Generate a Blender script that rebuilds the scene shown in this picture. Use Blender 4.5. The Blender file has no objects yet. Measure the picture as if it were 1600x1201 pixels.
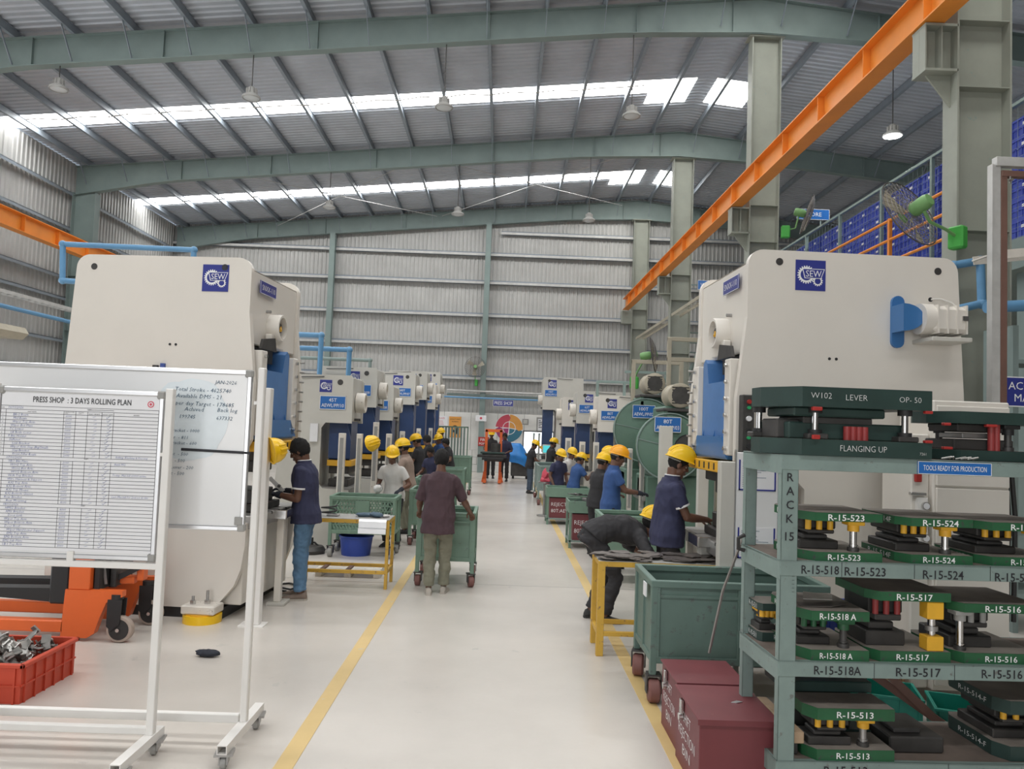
import bpy, math, random
from mathutils import Vector, Matrix, noise
random.seed(7)
scene = bpy.context.scene
COL = scene.collection
PI = math.pi

# ------------------------------------------------------------------ camera
F_PX, W_PX = 1200.0, 1600.0
yaw, pitch, roll = math.radians(0.6037), math.radians(3.0532), math.radians(2.1)
fw = Vector((math.sin(yaw)*math.cos(pitch), math.cos(yaw)*math.cos(pitch), math.sin(pitch)))
rt0 = Vector((math.cos(yaw), -math.sin(yaw), 0)); up0 = rt0.cross(fw)
rt = math.cos(roll)*rt0 + math.sin(roll)*up0
up = math.cos(roll)*up0 - math.sin(roll)*rt0
cam = bpy.data.cameras.new('camera'); cam.sensor_width = 36.0; cam.lens = 36.0*F_PX/W_PX
cam.clip_start = 0.05; cam.clip_end = 200
cam_o = bpy.data.objects.new('camera', cam); COL.objects.link(cam_o)
m = Matrix.Identity(4)
for i in range(3):
    m[i][0] = rt[i]; m[i][1] = up[i]; m[i][2] = -fw[i]
m[0][3], m[1][3], m[2][3] = 0, 0, 1.95
cam_o.matrix_world = m
scene.camera = cam_o

# ------------------------------------------------------------------ sky, lamps, exposure
world = bpy.data.worlds.new('sky'); scene.world = world; world.use_nodes = True
bg = world.node_tree.nodes['Background']; bg.inputs[0].default_value = (0.80, 0.90, 1.0, 1); bg.inputs[1].default_value = 1.6
def area(name, loc, rot, sx, sy, power, col=(1, 1, 1)):
    l = bpy.data.lights.new(name, 'AREA'); l.shape = 'RECTANGLE'; l.size = sx; l.size_y = sy; l.energy = power; l.color = col
    o = bpy.data.objects.new(name, l); o.location = loc; o.rotation_euler = rot; COL.objects.link(o); return o
# daylight through the tall shutter doorway behind the photographer and the side doorway of the left wall
area('front_doorway_daylight', (-4.0, -9.7, 3.0), (math.radians(90), 0, 0), 10, 5.4, 420, (1.0, 0.97, 0.93))
area('left_doorway_daylight', (-13.6, 12.0, 2.0), (0, math.radians(-90), 0), 3.4, 6.0, 260, (0.93, 0.97, 1.0))
SKYLIGHT = 16.0
scene.view_settings.view_transform = 'Standard'; scene.view_settings.look = 'None'
scene.view_settings.gamma = 1.0; scene.view_settings.use_curve_mapping = False
scene.view_settings.exposure = -0.04

# ------------------------------------------------------------------ materials
def mat(name, col, rough=0.5, metal=0.0, var=0.06, scale=3.0, bump=0.0, bscale=60.0, wear=None, wear_amt=0.0, spec=0.5, trans=0.0, alpha=1.0):
    mt = bpy.data.materials.new(name); mt.use_nodes = True
    nt = mt.node_tree; b = nt.nodes['Principled BSDF']; L = nt.links
    b.inputs['Roughness'].default_value = rough; b.inputs['Metallic'].default_value = metal
    b.inputs['Specular IOR Level'].default_value = spec
    c = (col[0], col[1], col[2], 1)
    b.inputs['Base Color'].default_value = c
    if alpha < 1: b.inputs['Alpha'].default_value = alpha
    if var > 0 or wear:
        tc = nt.nodes.new('ShaderNodeTexCoord'); nz = nt.nodes.new('ShaderNodeTexNoise')
        nz.inputs['Scale'].default_value = scale; nz.inputs['Detail'].default_value = 5; nz.inputs['Roughness'].default_value = 0.6
        L.new(tc.outputs['Object'], nz.inputs['Vector'])
        r = nt.nodes.new('ShaderNodeValToRGB'); e = r.color_ramp.elements
        e[0].position = 0.3; e[1].position = 0.7
        e[0].color = (col[0]*(1-var), col[1]*(1-var), col[2]*(1-var), 1)
        e[1].color = (min(1, col[0]*(1+var)), min(1, col[1]*(1+var)), min(1, col[2]*(1+var)), 1)
        L.new(nz.outputs['Fac'], r.inputs['Fac']); out = r.outputs['Color']
        if wear:
            n2 = nt.nodes.new('ShaderNodeTexNoise'); n2.inputs['Scale'].default_value = scale*4.2; n2.inputs['Detail'].default_value = 8
            n2.inputs['Roughness'].default_value = 0.7
            L.new(tc.outputs['Object'], n2.inputs['Vector'])
            r2 = nt.nodes.new('ShaderNodeValToRGB'); r2.color_ramp.elements[0].position = 1-wear_amt-0.06; r2.color_ramp.elements[1].position = 1-wear_amt
            L.new(n2.outputs['Fac'], r2.inputs['Fac'])
            mx = nt.nodes.new('ShaderNodeMixRGB'); mx.inputs['Color2'].default_value = (*wear, 1)
            L.new(r2.outputs['Color'], mx.inputs['Fac']); L.new(out, mx.inputs['Color1']); out = mx.outputs['Color']
        L.new(out, b.inputs['Base Color'])
        if bump > 0:
            n3 = nt.nodes.new('ShaderNodeTexNoise'); n3.inputs['Scale'].default_value = bscale; n3.inputs['Detail'].default_value = 4
            L.new(tc.outputs['Object'], n3.inputs['Vector'])
            bp = nt.nodes.new('ShaderNodeBump'); bp.inputs['Strength'].default_value = bump; bp.inputs['Distance'].default_value = 0.01
            L.new(n3.outputs['Fac'], bp.inputs['Height']); L.new(bp.outputs['Normal'], b.inputs['Normal'])
    return mt
def emis(name, col, st):
    mt = bpy.data.materials.new(name); mt.use_nodes = True; nt = mt.node_tree
    nt.nodes.remove(nt.nodes['Principled BSDF']); e = nt.nodes.new('ShaderNodeEmission')
    e.inputs[0].default_value = (*col, 1); e.inputs[1].default_value = st
    nt.links.new(e.outputs[0], nt.nodes['Material Output'].inputs[0]); return mt

M = {}
def dm(key, *a, **k): M[key] = mat(key, *a, **k)
dm('concrete', (0.60, 0.56, 0.515), 0.27, var=0.09, scale=0.55, wear=(0.50, 0.475, 0.45), wear_amt=0.30, bump=0.05, bscale=30)
dm('line_yellow', (0.66, 0.48, 0.21), 0.5, var=0.10, scale=1.2, wear=(0.58, 0.51, 0.40), wear_amt=0.33)
dm('roof_sheet', (0.45, 0.475, 0.52), 0.5, 0.15, var=0.10, scale=0.9)
dm('wall_sheet', (0.46, 0.455, 0.44), 0.5, 0.2, var=0.08, scale=1.2)
dm('steel_green', (0.205, 0.262, 0.25), 0.55, var=0.09, scale=1.5)
dm('steel_olive', (0.30, 0.315, 0.27), 0.55, var=0.10, scale=1.5, wear=(0.22, 0.30, 0.28), wear_amt=0.30)
dm('purlin_paint', (0.25, 0.285, 0.325), 0.5, var=0.08)
dm('galvanised', (0.52, 0.515, 0.50), 0.45, 0.15, var=0.12, scale=5)
dm('orange_paint', (0.80, 0.27, 0.035), 0.45, var=0.08, scale=1.5)
dm('stacker_orange', (0.78, 0.145, 0.03), 0.4, var=0.05)
dm('press_white', (0.735, 0.695, 0.635), 0.38, var=0.03, scale=1.2)
dm('press_grey', (0.56, 0.545, 0.50), 0.42, var=0.05, scale=2)
dm('white_paint', (0.80, 0.78, 0.75), 0.4, var=0.03)
dm('white_worn', (0.70, 0.66, 0.60), 0.5, var=0.08, scale=5, wear=(0.36, 0.31, 0.27), wear_amt=0.34)
dm('panel_white', (0.74, 0.73, 0.70), 0.5, var=0.04)
dm('board_white', (0.80, 0.80, 0.80), 0.16, var=0.015, scale=1.5)
dm('board_smear', (0.70, 0.76, 0.79), 0.2, var=0.06, scale=4)
dm('paper', (0.80, 0.80, 0.82), 0.6, var=0.02)
dm('aluminium', (0.62, 0.62, 0.63), 0.32, 0.8, var=0.06)
dm('ink_blue', (0.05, 0.09, 0.32), 0.6, var=0); dm('ink_black', (0.02, 0.02, 0.025), 0.6, var=0)
dm('ink_teal', (0.05, 0.11, 0.18), 0.6, var=0)
dm('navy_sign', (0.035, 0.045, 0.26), 0.35, var=0); dm('blue_sign', (0.02, 0.14, 0.45), 0.35, var=0)
dm('sign_white', (0.85, 0.85, 0.85), 0.4, var=0)
dm('slide_blue', (0.075, 0.20, 0.46), 0.38, var=0.10, scale=3, wear=(0.12, 0.16, 0.24), wear_amt=0.28)
dm('slide_navy', (0.02, 0.045, 0.125), 0.4, var=0.12)
dm('motor_blue', (0.045, 0.165, 0.40), 0.35, var=0.04)
dm('pipe_blue', (0.12, 0.29, 0.49), 0.4, var=0.06)
dm('yellow_bar', (0.78, 0.42, 0.03), 0.5, var=0.10, scale=6)
dm('table_yellow', (0.62, 0.37, 0.05), 0.5, var=0.10, scale=5, wear=(0.24, 0.15, 0.08), wear_amt=0.36)
dm('helmet_yellow', (0.90, 0.55, 0.01), 0.28, var=0.02); dm('helmet_orange', (0.88, 0.38, 0.015), 0.28, var=0.02)
dm('cart_green', (0.165, 0.262, 0.20), 0.5, var=0.09, scale=4, wear=(0.12, 0.15, 0.13), wear_amt=0.33)
dm('trolley_green', (0.125, 0.195, 0.168), 0.5, var=0.10, scale=3, wear=(0.11, 0.13, 0.12), wear_amt=0.36)
dm('rack_green', (0.215, 0.285, 0.265), 0.5, var=0.10, scale=5, wear=(0.16, 0.17, 0.16), wear_amt=0.34)
dm('shelf_rust', (0.16, 0.125, 0.105), 0.7, var=0.25, scale=5)
dm('die_green', (0.018, 0.105, 0.042), 0.45, var=0.14, scale=6, wear=(0.05, 0.06, 0.05), wear_amt=0.36)
dm('die_dark_green', (0.022, 0.048, 0.042), 0.45, var=0.18, scale=5)
dm('die_steel', (0.055, 0.052, 0.05), 0.5, 0.4, var=0.25, scale=6)
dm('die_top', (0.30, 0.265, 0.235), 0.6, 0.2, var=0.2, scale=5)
dm('chrome', (0.62, 0.61, 0.60), 0.22, 1.0, var=0.05)
dm('steel', (0.36, 0.35, 0.34), 0.4, 0.7, var=0.12)
dm('dark_steel', (0.075, 0.072, 0.07), 0.5, 0.5, var=0.2, scale=8)
dm('blank_steel', (0.16, 0.14, 0.13), 0.45, 0.6, var=0.25, scale=7)
dm('bracket_steel', (0.42, 0.41, 0.39), 0.4, 0.7, var=0.25, scale=9)
dm('maroon', (0.17, 0.038, 0.045), 0.5, var=0.08, scale=4, wear=(0.26, 0.12, 0.07), wear_amt=0.27)
dm('red_paint', (0.40, 0.03, 0.025), 0.45, var=0.06); dm('red_brown', (0.28, 0.035, 0.035), 0.5, var=0.1)
dm('red_crate', (0.62, 0.075, 0.035), 0.5, var=0.06)
dm('black', (0.02, 0.02, 0.021), 0.55, var=0.1); dm('rubber', (0.035, 0.033, 0.033), 0.7, var=0.2)
dm('wheel_red', (0.20, 0.085, 0.075), 0.6, var=0.15); dm('wheel_tread', (0.42, 0.34, 0.29), 0.6, var=0.1)
dm('crate_blue', (0.045, 0.075, 0.42), 0.5, var=0.1); dm('bin_blue', (0.025, 0.06, 0.33), 0.45, var=0.05)
dm('crate_teal', (0.02, 0.30, 0.23), 0.45, var=0.05)
dm('cardboard', (0.52, 0.30, 0.16), 0.8, var=0.1); dm('wood', (0.40, 0.28, 0.18), 0.7, var=0.2, scale=8)
dm('fan_green', (0.16, 0.33, 0.12), 0.5, var=0.05); dm('box_green', (0.06, 0.38, 0.06), 0.45, var=0.04)
dm('fan_wire', (0.20, 0.185, 0.175), 0.5, 0.3, var=0.05)
dm('mech_green', (0.115, 0.205, 0.155), 0.5, var=0.10, scale=3)
dm('skin', (0.150, 0.072, 0.046), 0.48, var=0.08, scale=14, bump=0.03, bscale=200)
dm('skin_light', (0.22, 0.105, 0.065), 0.48, var=0.08, scale=14)
dm('hair', (0.010, 0.009, 0.009), 0.85, var=0.3, scale=60, bump=0.6, bscale=160)
dm('cloth_navy', (0.035, 0.038, 0.085), 0.85, var=0.14, scale=9, bump=0.15, bscale=14)
dm('cloth_black', (0.028, 0.027, 0.030), 0.85, var=0.16, scale=9, bump=0.15, bscale=14)
dm('cloth_plum', (0.075, 0.043, 0.052), 0.85, var=0.16, scale=7, bump=0.15, bscale=14)
dm('cloth_blue', (0.035, 0.085, 0.24), 0.85, var=0.12, scale=9, bump=0.15, bscale=14)
dm('cloth_white', (0.66, 0.645, 0.63), 0.85, var=0.05, scale=9)
dm('cloth_beige', (0.33, 0.245, 0.20), 0.85, var=0.08, scale=9)
dm('cloth_khaki', (0.215, 0.21, 0.155), 0.85, var=0.12, scale=7, bump=0.15, bscale=14)
dm('denim', (0.095, 0.185, 0.30), 0.85, var=0.18, scale=7, bump=0.15, bscale=14)
dm('denim_dark', (0.06, 0.085, 0.125), 0.85, var=0.18, scale=8)
dm('glove_dark', (0.028, 0.032, 0.045), 0.85, var=0.2, scale=20); dm('glove_blue', (0.10, 0.15, 0.20), 0.9, var=0.25, scale=12)
dm('shoe_brown', (0.24, 0.18, 0.145), 0.7, var=0.12); dm('shoe_light', (0.46, 0.42, 0.37), 0.7, var=0.15); dm('shoe_black', (0.03, 0.03, 0.03), 0.6, var=0.1)
dm('eye_white', (0.65, 0.62, 0.58), 0.3, var=0); dm('lip', (0.12, 0.05, 0.042), 0.5, var=0.05)
dm('tarp_blue', (0.025, 0.22, 0.62), 0.45, var=0.15, scale=4)
dm('poster_red', (0.62, 0.08, 0.12), 0.5, var=0); dm('poster_orange', (0.78, 0.36, 0.08), 0.5, var=0)
dm('poster_plum', (0.34, 0.045, 0.16), 0.5, var=0); dm('poster_teal', (0.04, 0.17, 0.25), 0.5, var=0)
dm('grey_pad', (0.33, 0.325, 0.31), 0.6, var=0.1); dm('frame_tan', (0.40, 0.36, 0.28), 0.55, var=0.1)
dm('cable', (0.03, 0.03, 0.03), 0.6, var=0); dm('cable_white', (0.6, 0.58, 0.54), 0.6, var=0)
dm('brown_steel', (0.17, 0.09, 0.07), 0.6, var=0.12)
dm('green_led', (0.03, 0.4, 0.15), 0.4, var=0)
M['skylight'] = emis('skylight', (1.0, 1.0, 0.985), SKYLIGHT)
M['skylight_ridge'] = emis('skylight_ridge', (1.0, 0.99, 0.94), SKYLIGHT)
M['lamp_on'] = emis('lamp_on', (0.92, 0.97, 1.0), 45.0)
M['window_sky'] = emis('window_sky', (0.93, 0.97, 1.0), 3.2)
M['screen'] = emis('screen', (0.12, 0.75, 0.80), 0.9)
def glassy():
    mt = bpy.data.materials.new('lamp_lens'); mt.use_nodes = True; b = mt.node_tree.nodes['Principled BSDF']
    b.inputs['Base Color'].default_value = (0.55, 0.57, 0.58, 1); b.inputs['Roughness'].default_value = 0.25; return mt
M['lamp_lens'] = glassy()

# ------------------------------------------------------------------ mesh builder
class MB:
    def __init__(s): s.v = []; s.f = []; s.m = []; s.sm = []; s.mats = []
    def mi(s, k):
        if k not in s.mats: s.mats.append(k)
        return s.mats.index(k)
    def add(s, vs, fs, k, smooth=False):
        b = len(s.v); i = s.mi(k); s.v.extend([tuple(p) for p in vs])
        for f in fs: s.f.append([b+q for q in f]); s.m.append(i); s.sm.append(smooth)
        return s
    def box(s, x0, x1, y0, y1, z0, z1, k, bev=0.0, T=None):
        if x0 > x1: x0, x1 = x1, x0
        if y0 > y1: y0, y1 = y1, y0
        if z0 > z1: z0, z1 = z1, z0
        b = min(bev, (x1-x0)*.45, (y1-y0)*.45, (z1-z0)*.45)
        if b <= 0:
            vs = [(x, y, z) for x in (x0, x1) for y in (y0, y1) for z in (z0, z1)]
            fs = [(0,1,3,2), (4,6,7,5), (0,4,5,1), (2,3,7,6), (0,2,6,4), (1,5,7,3)]
        else:
            vs = []; idx = {}
            X = (x0, x1); Y = (y0, y1); Z = (z0, z1)
            for i in (0, 1):
                for j in (0, 1):
                    for l in (0, 1):
                        dx = b if i == 0 else -b; dy = b if j == 0 else -b; dz = b if l == 0 else -b
                        idx[i,j,l,0] = len(vs); vs.append((X[i], Y[j]+dy, Z[l]+dz))
                        idx[i,j,l,1] = len(vs); vs.append((X[i]+dx, Y[j], Z[l]+dz))
                        idx[i,j,l,2] = len(vs); vs.append((X[i]+dx, Y[j]+dy, Z[l]))
            fs = []
            for i in (0, 1):
                q = [idx[i,0,0,0], idx[i,1,0,0], idx[i,1,1,0], idx[i,0,1,0]]; fs.append(q if i else q[::-1])
                q = [idx[0,i,0,1], idx[0,i,1,1], idx[1,i,1,1], idx[1,i,0,1]]; fs.append(q if i else q[::-1])
                q = [idx[0,0,i,2], idx[1,0,i,2], idx[1,1,i,2], idx[0,1,i,2]]; fs.append(q if i else q[::-1])
            for a in (0, 1):
                for c in (0, 1):
                    q = [idx[0,a,c,1], idx[0,a,c,2], idx[1,a,c,2], idx[1,a,c,1]]; fs.append(q if a != c else q[::-1])
                    q = [idx[a,0,c,0], idx[a,0,c,2], idx[a,1,c,2], idx[a,1,c,0]]; fs.append(q[::-1] if a != c else q)
                    q = [idx[a,c,0,0], idx[a,c,0,1], idx[a,c,1,1], idx[a,c,1,0]]; fs.append(q if a != c else q[::-1])
            for i in (0, 1):
                for j in (0, 1):
                    for l in (0, 1):
                        q = [idx[i,j,l,0], idx[i,j,l,1], idx[i,j,l,2]]; fs.append(q if (i+j+l) % 2 else q[::-1])
        if T is not None: vs = [T @ Vector(p) for p in vs]
        return s.add(vs, fs, k)
    def beam(s, p0, p1, w, h, k, upv=(0, 0, 1), bev=0.0):
        p0 = Vector(p0); p1 = Vector(p1); d = p1-p0; L = d.length; d.normalize(); u = Vector(upv)
        if abs(d.dot(u)) > .99: u = Vector((1, 0, 0))
        r = d.cross(u).normalized(); u = r.cross(d)
        T = Matrix.Identity(4)
        for i in range(3): T[i][0] = d[i]; T[i][1] = -r[i]; T[i][2] = u[i]; T[i][3] = p0[i]
        return s.box(0, L, -w/2, w/2, -h/2, h/2, k, bev, T)
    def ring(s, c, ax, r, seg, ref=None, ry=None):
        ax = Vector(ax).normalized(); ref = Vector(ref) if ref else (Vector((0, 0, 1)) if abs(ax.z) < .9 else Vector((1, 0, 0)))
        a = (ref - ax*ref.dot(ax)).normalized(); b = ax.cross(a); c = Vector(c); ry = r if ry is None else ry
        return [c + a*math.cos(2*PI*i/seg)*r + b*math.sin(2*PI*i/seg)*ry for i in range(seg)]
    def loft(s, rings, k, caps=True, smooth=True):
        n = len(rings[0]); vs = [p for r in rings for p in r]; fs = []
        for j in range(len(rings)-1):
            for i in range(n):
                a = j*n+i; b = j*n+(i+1) % n; fs.append((a, b, b+n, a+n))
        if caps: fs.append(tuple(range(n))[::-1]); fs.append(tuple(range((len(rings)-1)*n, len(rings)*n)))
        return s.add(vs, fs, k, smooth)
    def cyl(s, p0, p1, r, k, r2=None, seg=14, caps=True, smooth=True):
        d = Vector(p1)-Vector(p0); r2 = r if r2 is None else r2
        return s.loft([s.ring(p0, d, r, seg), s.ring(p1, d, r2, seg)], k, caps, smooth)
    def tube(s, pts, r, k, seg=8, closed=False):
        P = [Vector(p) for p in pts]; n = len(P); rings = []; ref = None
        for i in range(n):
            if closed: d = (P[(i+1) % n]-P[i-1])
            else: d = P[min(i+1, n-1)]-P[max(i-1, 0)]
            d.normalize()
            if ref is None: ref = Vector((0, 0, 1)) if abs(d.z) < .9 else Vector((1, 0, 0))
            ref = (ref - d*ref.dot(d)).normalized()
            rr = r[i] if isinstance(r, (list, tuple)) else r
            b = d.cross(ref)
            rings.append([P[i] + ref*math.cos(2*PI*q/seg)*rr + b*math.sin(2*PI*q/seg)*rr for q in range(seg)])
        if closed: rings.append(rings[0]); return s.loft(rings, k, False)
        return s.loft(rings, k)
    def prism(s, poly, fn, a0, a1, k, smooth=False):
        """poly: 2-D outline; fn(u, v, a) -> 3-D"""
        n = len(poly); vs = [fn(u, v, a0) for u, v in poly] + [fn(u, v, a1) for u, v in poly]
        fs = [tuple(range(n))[::-1], tuple(range(n, 2*n))] + [(i, (i+1) % n, n+(i+1) % n, n+i) for i in range(n)]
        return s.add(vs, fs, k, smooth)
    def lathe(s, prof, o, ax, k, seg=20, sx=1.0, sy=1.0, ref=None):
        ax = Vector(ax).normalized(); o = Vector(o)
        return s.loft([s.ring(o+ax*h, ax, max(r, 1e-4)*sx, seg, ref, max(r, 1e-4)*sy) for r, h in prof], k, True, True)
    def ball(s, c, r, k, seg=12, rings=8, R=None):
        if not isinstance(r, (tuple, list)): r = (r, r, r)
        c = Vector(c); rs = []
        for j in range(rings+1):
            t = PI*j/rings; q = max(math.sin(t), 0.02)
            ring = []
            for i in range(seg):
                p = Vector((r[0]*q*math.cos(2*PI*i/seg), r[1]*q*math.sin(2*PI*i/seg), -r[2]*math.cos(t)))
                ring.append(c + (R @ p if R is not None else p))
            rs.append(ring)
        return s.loft(rs, k)
    def text(s, txt, o, right, upv, size, k, align='CENTER', shear=0.0, thin=0.0, res=2, width=None):
        vs, fs = text_geo(txt, thin, res)
        if not vs: return s
        xs = [p[0] for p in vs]; w = max(xs)-min(xs); mn = min(xs); o = Vector(o); r = Vector(right).normalized(); u = Vector(upv).normalized()
        sc = size; scx = size if width is None else width/max(w, 1e-6)
        off = -mn if align == 'LEFT' else -(mn+w/2)
        n = r.cross(u)
        return s.add([o + r*((x+off)*scx + shear*y*sc) + u*(y*sc) + n*0.0015 for x, y in vs], fs, k)
    def build(s, name, parent=None, loc=None, ang=40, rot=None):
        me = bpy.data.meshes.new(name); me.from_pydata(s.v, [], s.f)
        for k in s.mats: me.materials.append(M[k])
        me.polygons.foreach_set('material_index', s.m); me.polygons.foreach_set('use_smooth', s.sm)
        me.update()
        if any(s.sm): me.set_sharp_from_angle(angle=math.radians(ang))
        o = bpy.data.objects.new(name, me); COL.objects.link(o)
        if parent is not None: o.parent = parent
        if loc is not None: o.location = loc
        if rot is not None: o.rotation_euler = rot
        return o
_tc = {}
def text_geo(txt, thin=0.0, res=2):
    key = (txt, thin, res)
    if key in _tc: return _tc[key]
    cu = bpy.data.curves.new('lettering_curve', 'FONT'); cu.body = txt; cu.size = 1.0; cu.resolution_u = res; cu.offset = thin
    ob = bpy.data.objects.new('lettering_curve', cu)
    me = ob.to_mesh()
    _tc[key] = ([(v.co.x, v.co.y) for v in me.vertices], [tuple(p.vertices) for p in me.polygons])
    ob.to_mesh_clear(); bpy.data.objects.remove(ob); bpy.data.curves.remove(cu)
    return _tc[key]

def tag(o, label=None, cat=None, group=None, kind=None):
    if label: o['label'] = label
    if cat: o['category'] = cat
    if group: o['group'] = group
    if kind: o['kind'] = kind
    return o
def thing(name, label, cat, loc=(0, 0, 0), rz=0.0, group=None):
    o = bpy.data.objects.new(name, None); COL.objects.link(o); o.empty_display_size = 0.1
    o.location = loc; o.rotation_euler = (0, 0, rz); return tag(o, label, cat, group)
def struct(name, loc=(0, 0, 0)):
    o = bpy.data.objects.new(name, None); COL.objects.link(o); o.location = loc; o['kind'] = 'structure'; return o
def inst(src, parent, loc=None, rot=None, scale=None):
    c = src.copy(); COL.objects.link(c); c.parent = parent
    if loc is not None: c.location = loc
    if rot is not None: c.rotation_euler = rot
    if scale is not None: c.scale = scale
    return c
def dup(root, loc, rz=0.0, label=None, group=None, rot=None):
    r = root.copy(); COL.objects.link(r); r.location = loc; r.rotation_euler = rot if rot else (0, 0, rz)
    if label: r['label'] = label
    if group: r['group'] = group
    for ch in list(root.children):
        c = ch.copy(); COL.objects.link(c); c.parent = r
        for g in list(ch.children):
            d = g.copy(); COL.objects.link(d); d.parent = c
    return r
def arc(cx, cy, r, a0, a1, n=6):
    return [(cx+r*math.cos(math.radians(a0+(a1-a0)*i/n)), cy+r*math.sin(math.radians(a0+(a1-a0)*i/n))) for i in range(n+1)]
# ================================================================== THE HALL
Y0, Y1 = -10.0, 31.8           # front and back end walls
XL, XR, XRIDGE = -13.9, 24.5, 5.3
def roof_z(x): return 9.78 + 0.0995*(x-XL) if x <= XRIDGE else 9.78 + 0.0995*(XR-x)
FRAMES = [-6.5, 1.1, 8.7, 16.3, 24.0, 31.5]

b = MB(); b.box(XL, XR, Y0-6, Y1, -0.3, 0.0, 'concrete'); floor = tag(b.build('floor'), kind='structure')
for xa in (-1.15, 1.12):
    b = MB(); y = Y0
    b.box(xa-0.055, xa+0.055, Y0, 30.0, 0.0, 0.003, 'line_yellow'); b.build('floor_line', floor)
b = MB()
for i in range(6): b.box(XL, XR, -2.5+6.0*i-0.006, -2.5+6.0*i+0.006, 0.0, 0.0012, 'grey_pad')
b.build('floor_joint', floor)

# corrugated sheet: profile in (a, h); 1 m wide, five ribs
def corr(a0, a1, pitch=0.2, h=0.03):
    pts = []; n = max(1, round((a1-a0)/pitch)); p = (a1-a0)/n
    for i in range(n):
        s = a0+i*p; pts += [(s, 0), (s+p*.55, 0), (s+p*.68, h), (s+p*.87, h)]
    pts.append((a1, 0)); return pts
ceiling = struct('ceiling')
LS = math.hypot(XRIDGE-XL, roof_z(XRIDGE)-roof_z(XL))
SKY_Y = [(f0+f1)/2+0.8 for f0, f1 in zip(FRAMES[:-1], FRAMES[1:])]
def sheet_roof(side, ya, yb, x_a, x_b, k, name, h=0.03):
    b = MB(); pr = corr(ya, yb, 0.2, h)
    vs = [(x_a, y, roof_z(x_a)+0.0-hh) for y, hh in pr] + [(x_b, y, roof_z(x_b)+0.0-hh) for y, hh in pr]
    n = len(pr); fs = [(i, i+1, n+i+1, n+i) for i in range(n-1)]
    b.add(vs, fs, k); return b.build(name, ceiling)
edges = []
for sy in SKY_Y: edges.append((sy-0.45, sy+1.15))
def fill(side, xa, xb):
    cuts = [Y0-0.2] + [e for ed in edges for e in ed] + [Y1+0.2]
    for a, c in zip(cuts[0::2], cuts[1::2]):
        n = max(1, round((c-a)/1.0))
        for i in range(n): sheet_roof(side, a+(c-a)*i/n, a+(c-a)*(i+1)/n, xa, xb, 'roof_sheet', 'roof_sheet')
fill(-1, XL-0.3, XRIDGE); fill(1, XRIDGE, XR+0.3)
for sy in SKY_Y:
    sheet_roof(-1, sy-0.45, sy+0.40, XL+0.1, 3.8, 'skylight', 'skylight_panel', 0.012)
    sheet_roof(-1, sy+0.40, sy+1.15, XL-0.3, 3.8, 'roof_sheet', 'roof_sheet')
    sheet_roof(1, sy-0.45, sy+1.15, 6.7, XR+0.3, 'roof_sheet', 'roof_sheet')
    sheet_roof(-1, sy-0.45, sy+1.15, 5.0, XRIDGE, 'roof_sheet', 'roof_sheet')
    sheet_roof(1, sy-0.45, sy+1.15, XRIDGE, 5.55, 'roof_sheet', 'roof_sheet')
    # two wider panels either side of the ridge
    sheet_roof(-1, sy-0.45, sy+1.15, 3.8, 5.0, 'skylight_ridge', 'skylight_panel', 0.012)
    sheet_roof(1, sy-0.45, sy+1.15, 5.55, 6.7, 'skylight_ridge', 'skylight_panel', 0.012)
# purlins along the hall, C-section hung under the sheets
PX = [XL+0.55+1.27*i for i in range(15)]
PXR = [XRIDGE+0.45+1.45*i for i in range(13)]
b = MB(); b.box(-0.03, 0.03, Y0, Y1, -0.21, -0.035, 'purlin_paint'); b.box(-0.03, 0.05, Y0, Y1, -0.215, -0.205, 'purlin_paint'); b.box(-0.03, 0.05, Y0, Y1, -0.045, -0.035, 'purlin_paint')
p0 = b.build('purlin', ceiling, (PX[0], 0, roof_z(PX[0])))
for x in PX[1:]+PXR: inst(p0, ceiling, (x, 0, roof_z(x)))
# rafters: tapered plate girders
def raf_bot(x):
    if x <= XRIDGE:
        t = (x-XL)/(XRIDGE-XL)
        d = 0.62 + (0.30*max(0, 1-t/0.16)) + 0.16*max(0, (t-0.85)/0.15)
    else:
        t = (x-XRIDGE)/(XR-XRIDGE); d = 0.62 + 0.16*max(0, 1-t/0.15) + 0.30*max(0, (t-0.84)/0.16)
    return roof_z(x)-0.22-d
for yf in FRAMES:
    b = MB(); xs = [XL+0.2+(XR-XL-0.4)*i/48 for i in range(49)] + [XRIDGE]; xs.sort()
    for x0_, x1_ in zip(xs[:-1], xs[1:]):
        for (w, za, zb) in ((0.008, lambda x: raf_bot(x), lambda x: roof_z(x)-0.22), (0.11, lambda x: raf_bot(x)-0.016, lambda x: raf_bot(x)), (0.11, lambda x: roof_z(x)-0.236, lambda x: roof_z(x)-0.22)):
            vs = [(x, yf+q*w, z(x)) for x in (x0_, x1_) for q in (-1, 1) for z in (za, zb)]
            b.add(vs, [(0,1,3,2), (4,6,7,5), (0,4,5,1), (2,3,7,6), (0,2,6,4), (1,5,7,3)], 'steel_green')
    for x in (-10.4, -7.6, -4.3, -0.6, 2.6, 4.7, 7.9, 11.2, 15.0):
        b.box(x-0.006, x+0.006, yf-0.09, yf+0.09, raf_bot(x), roof_z(x)-0.24, 'steel_green')
    b.build('rafter', ceiling)
# fly braces from each purlin down to the rafter's bottom flange
b = MB(); b.beam((0, 0.55, -0.2), (0, 0.06, -0.80), 0.05, 0.012, 'purlin_paint', (1, 0, 0)); fb = None
for yf in FRAMES[2:]:
    for x in PX+PXR:
        for q in (-1, 1):
            if yf > 31 and q > 0: continue
            if fb is None: fb = b.build('fly_brace', ceiling)
            o = fb if fb.location.length == 0 else inst(fb, ceiling)
            o.location = (x, yf, roof_z(x)); o.rotation_euler = (0, 0, 0 if q > 0 else PI)
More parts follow.
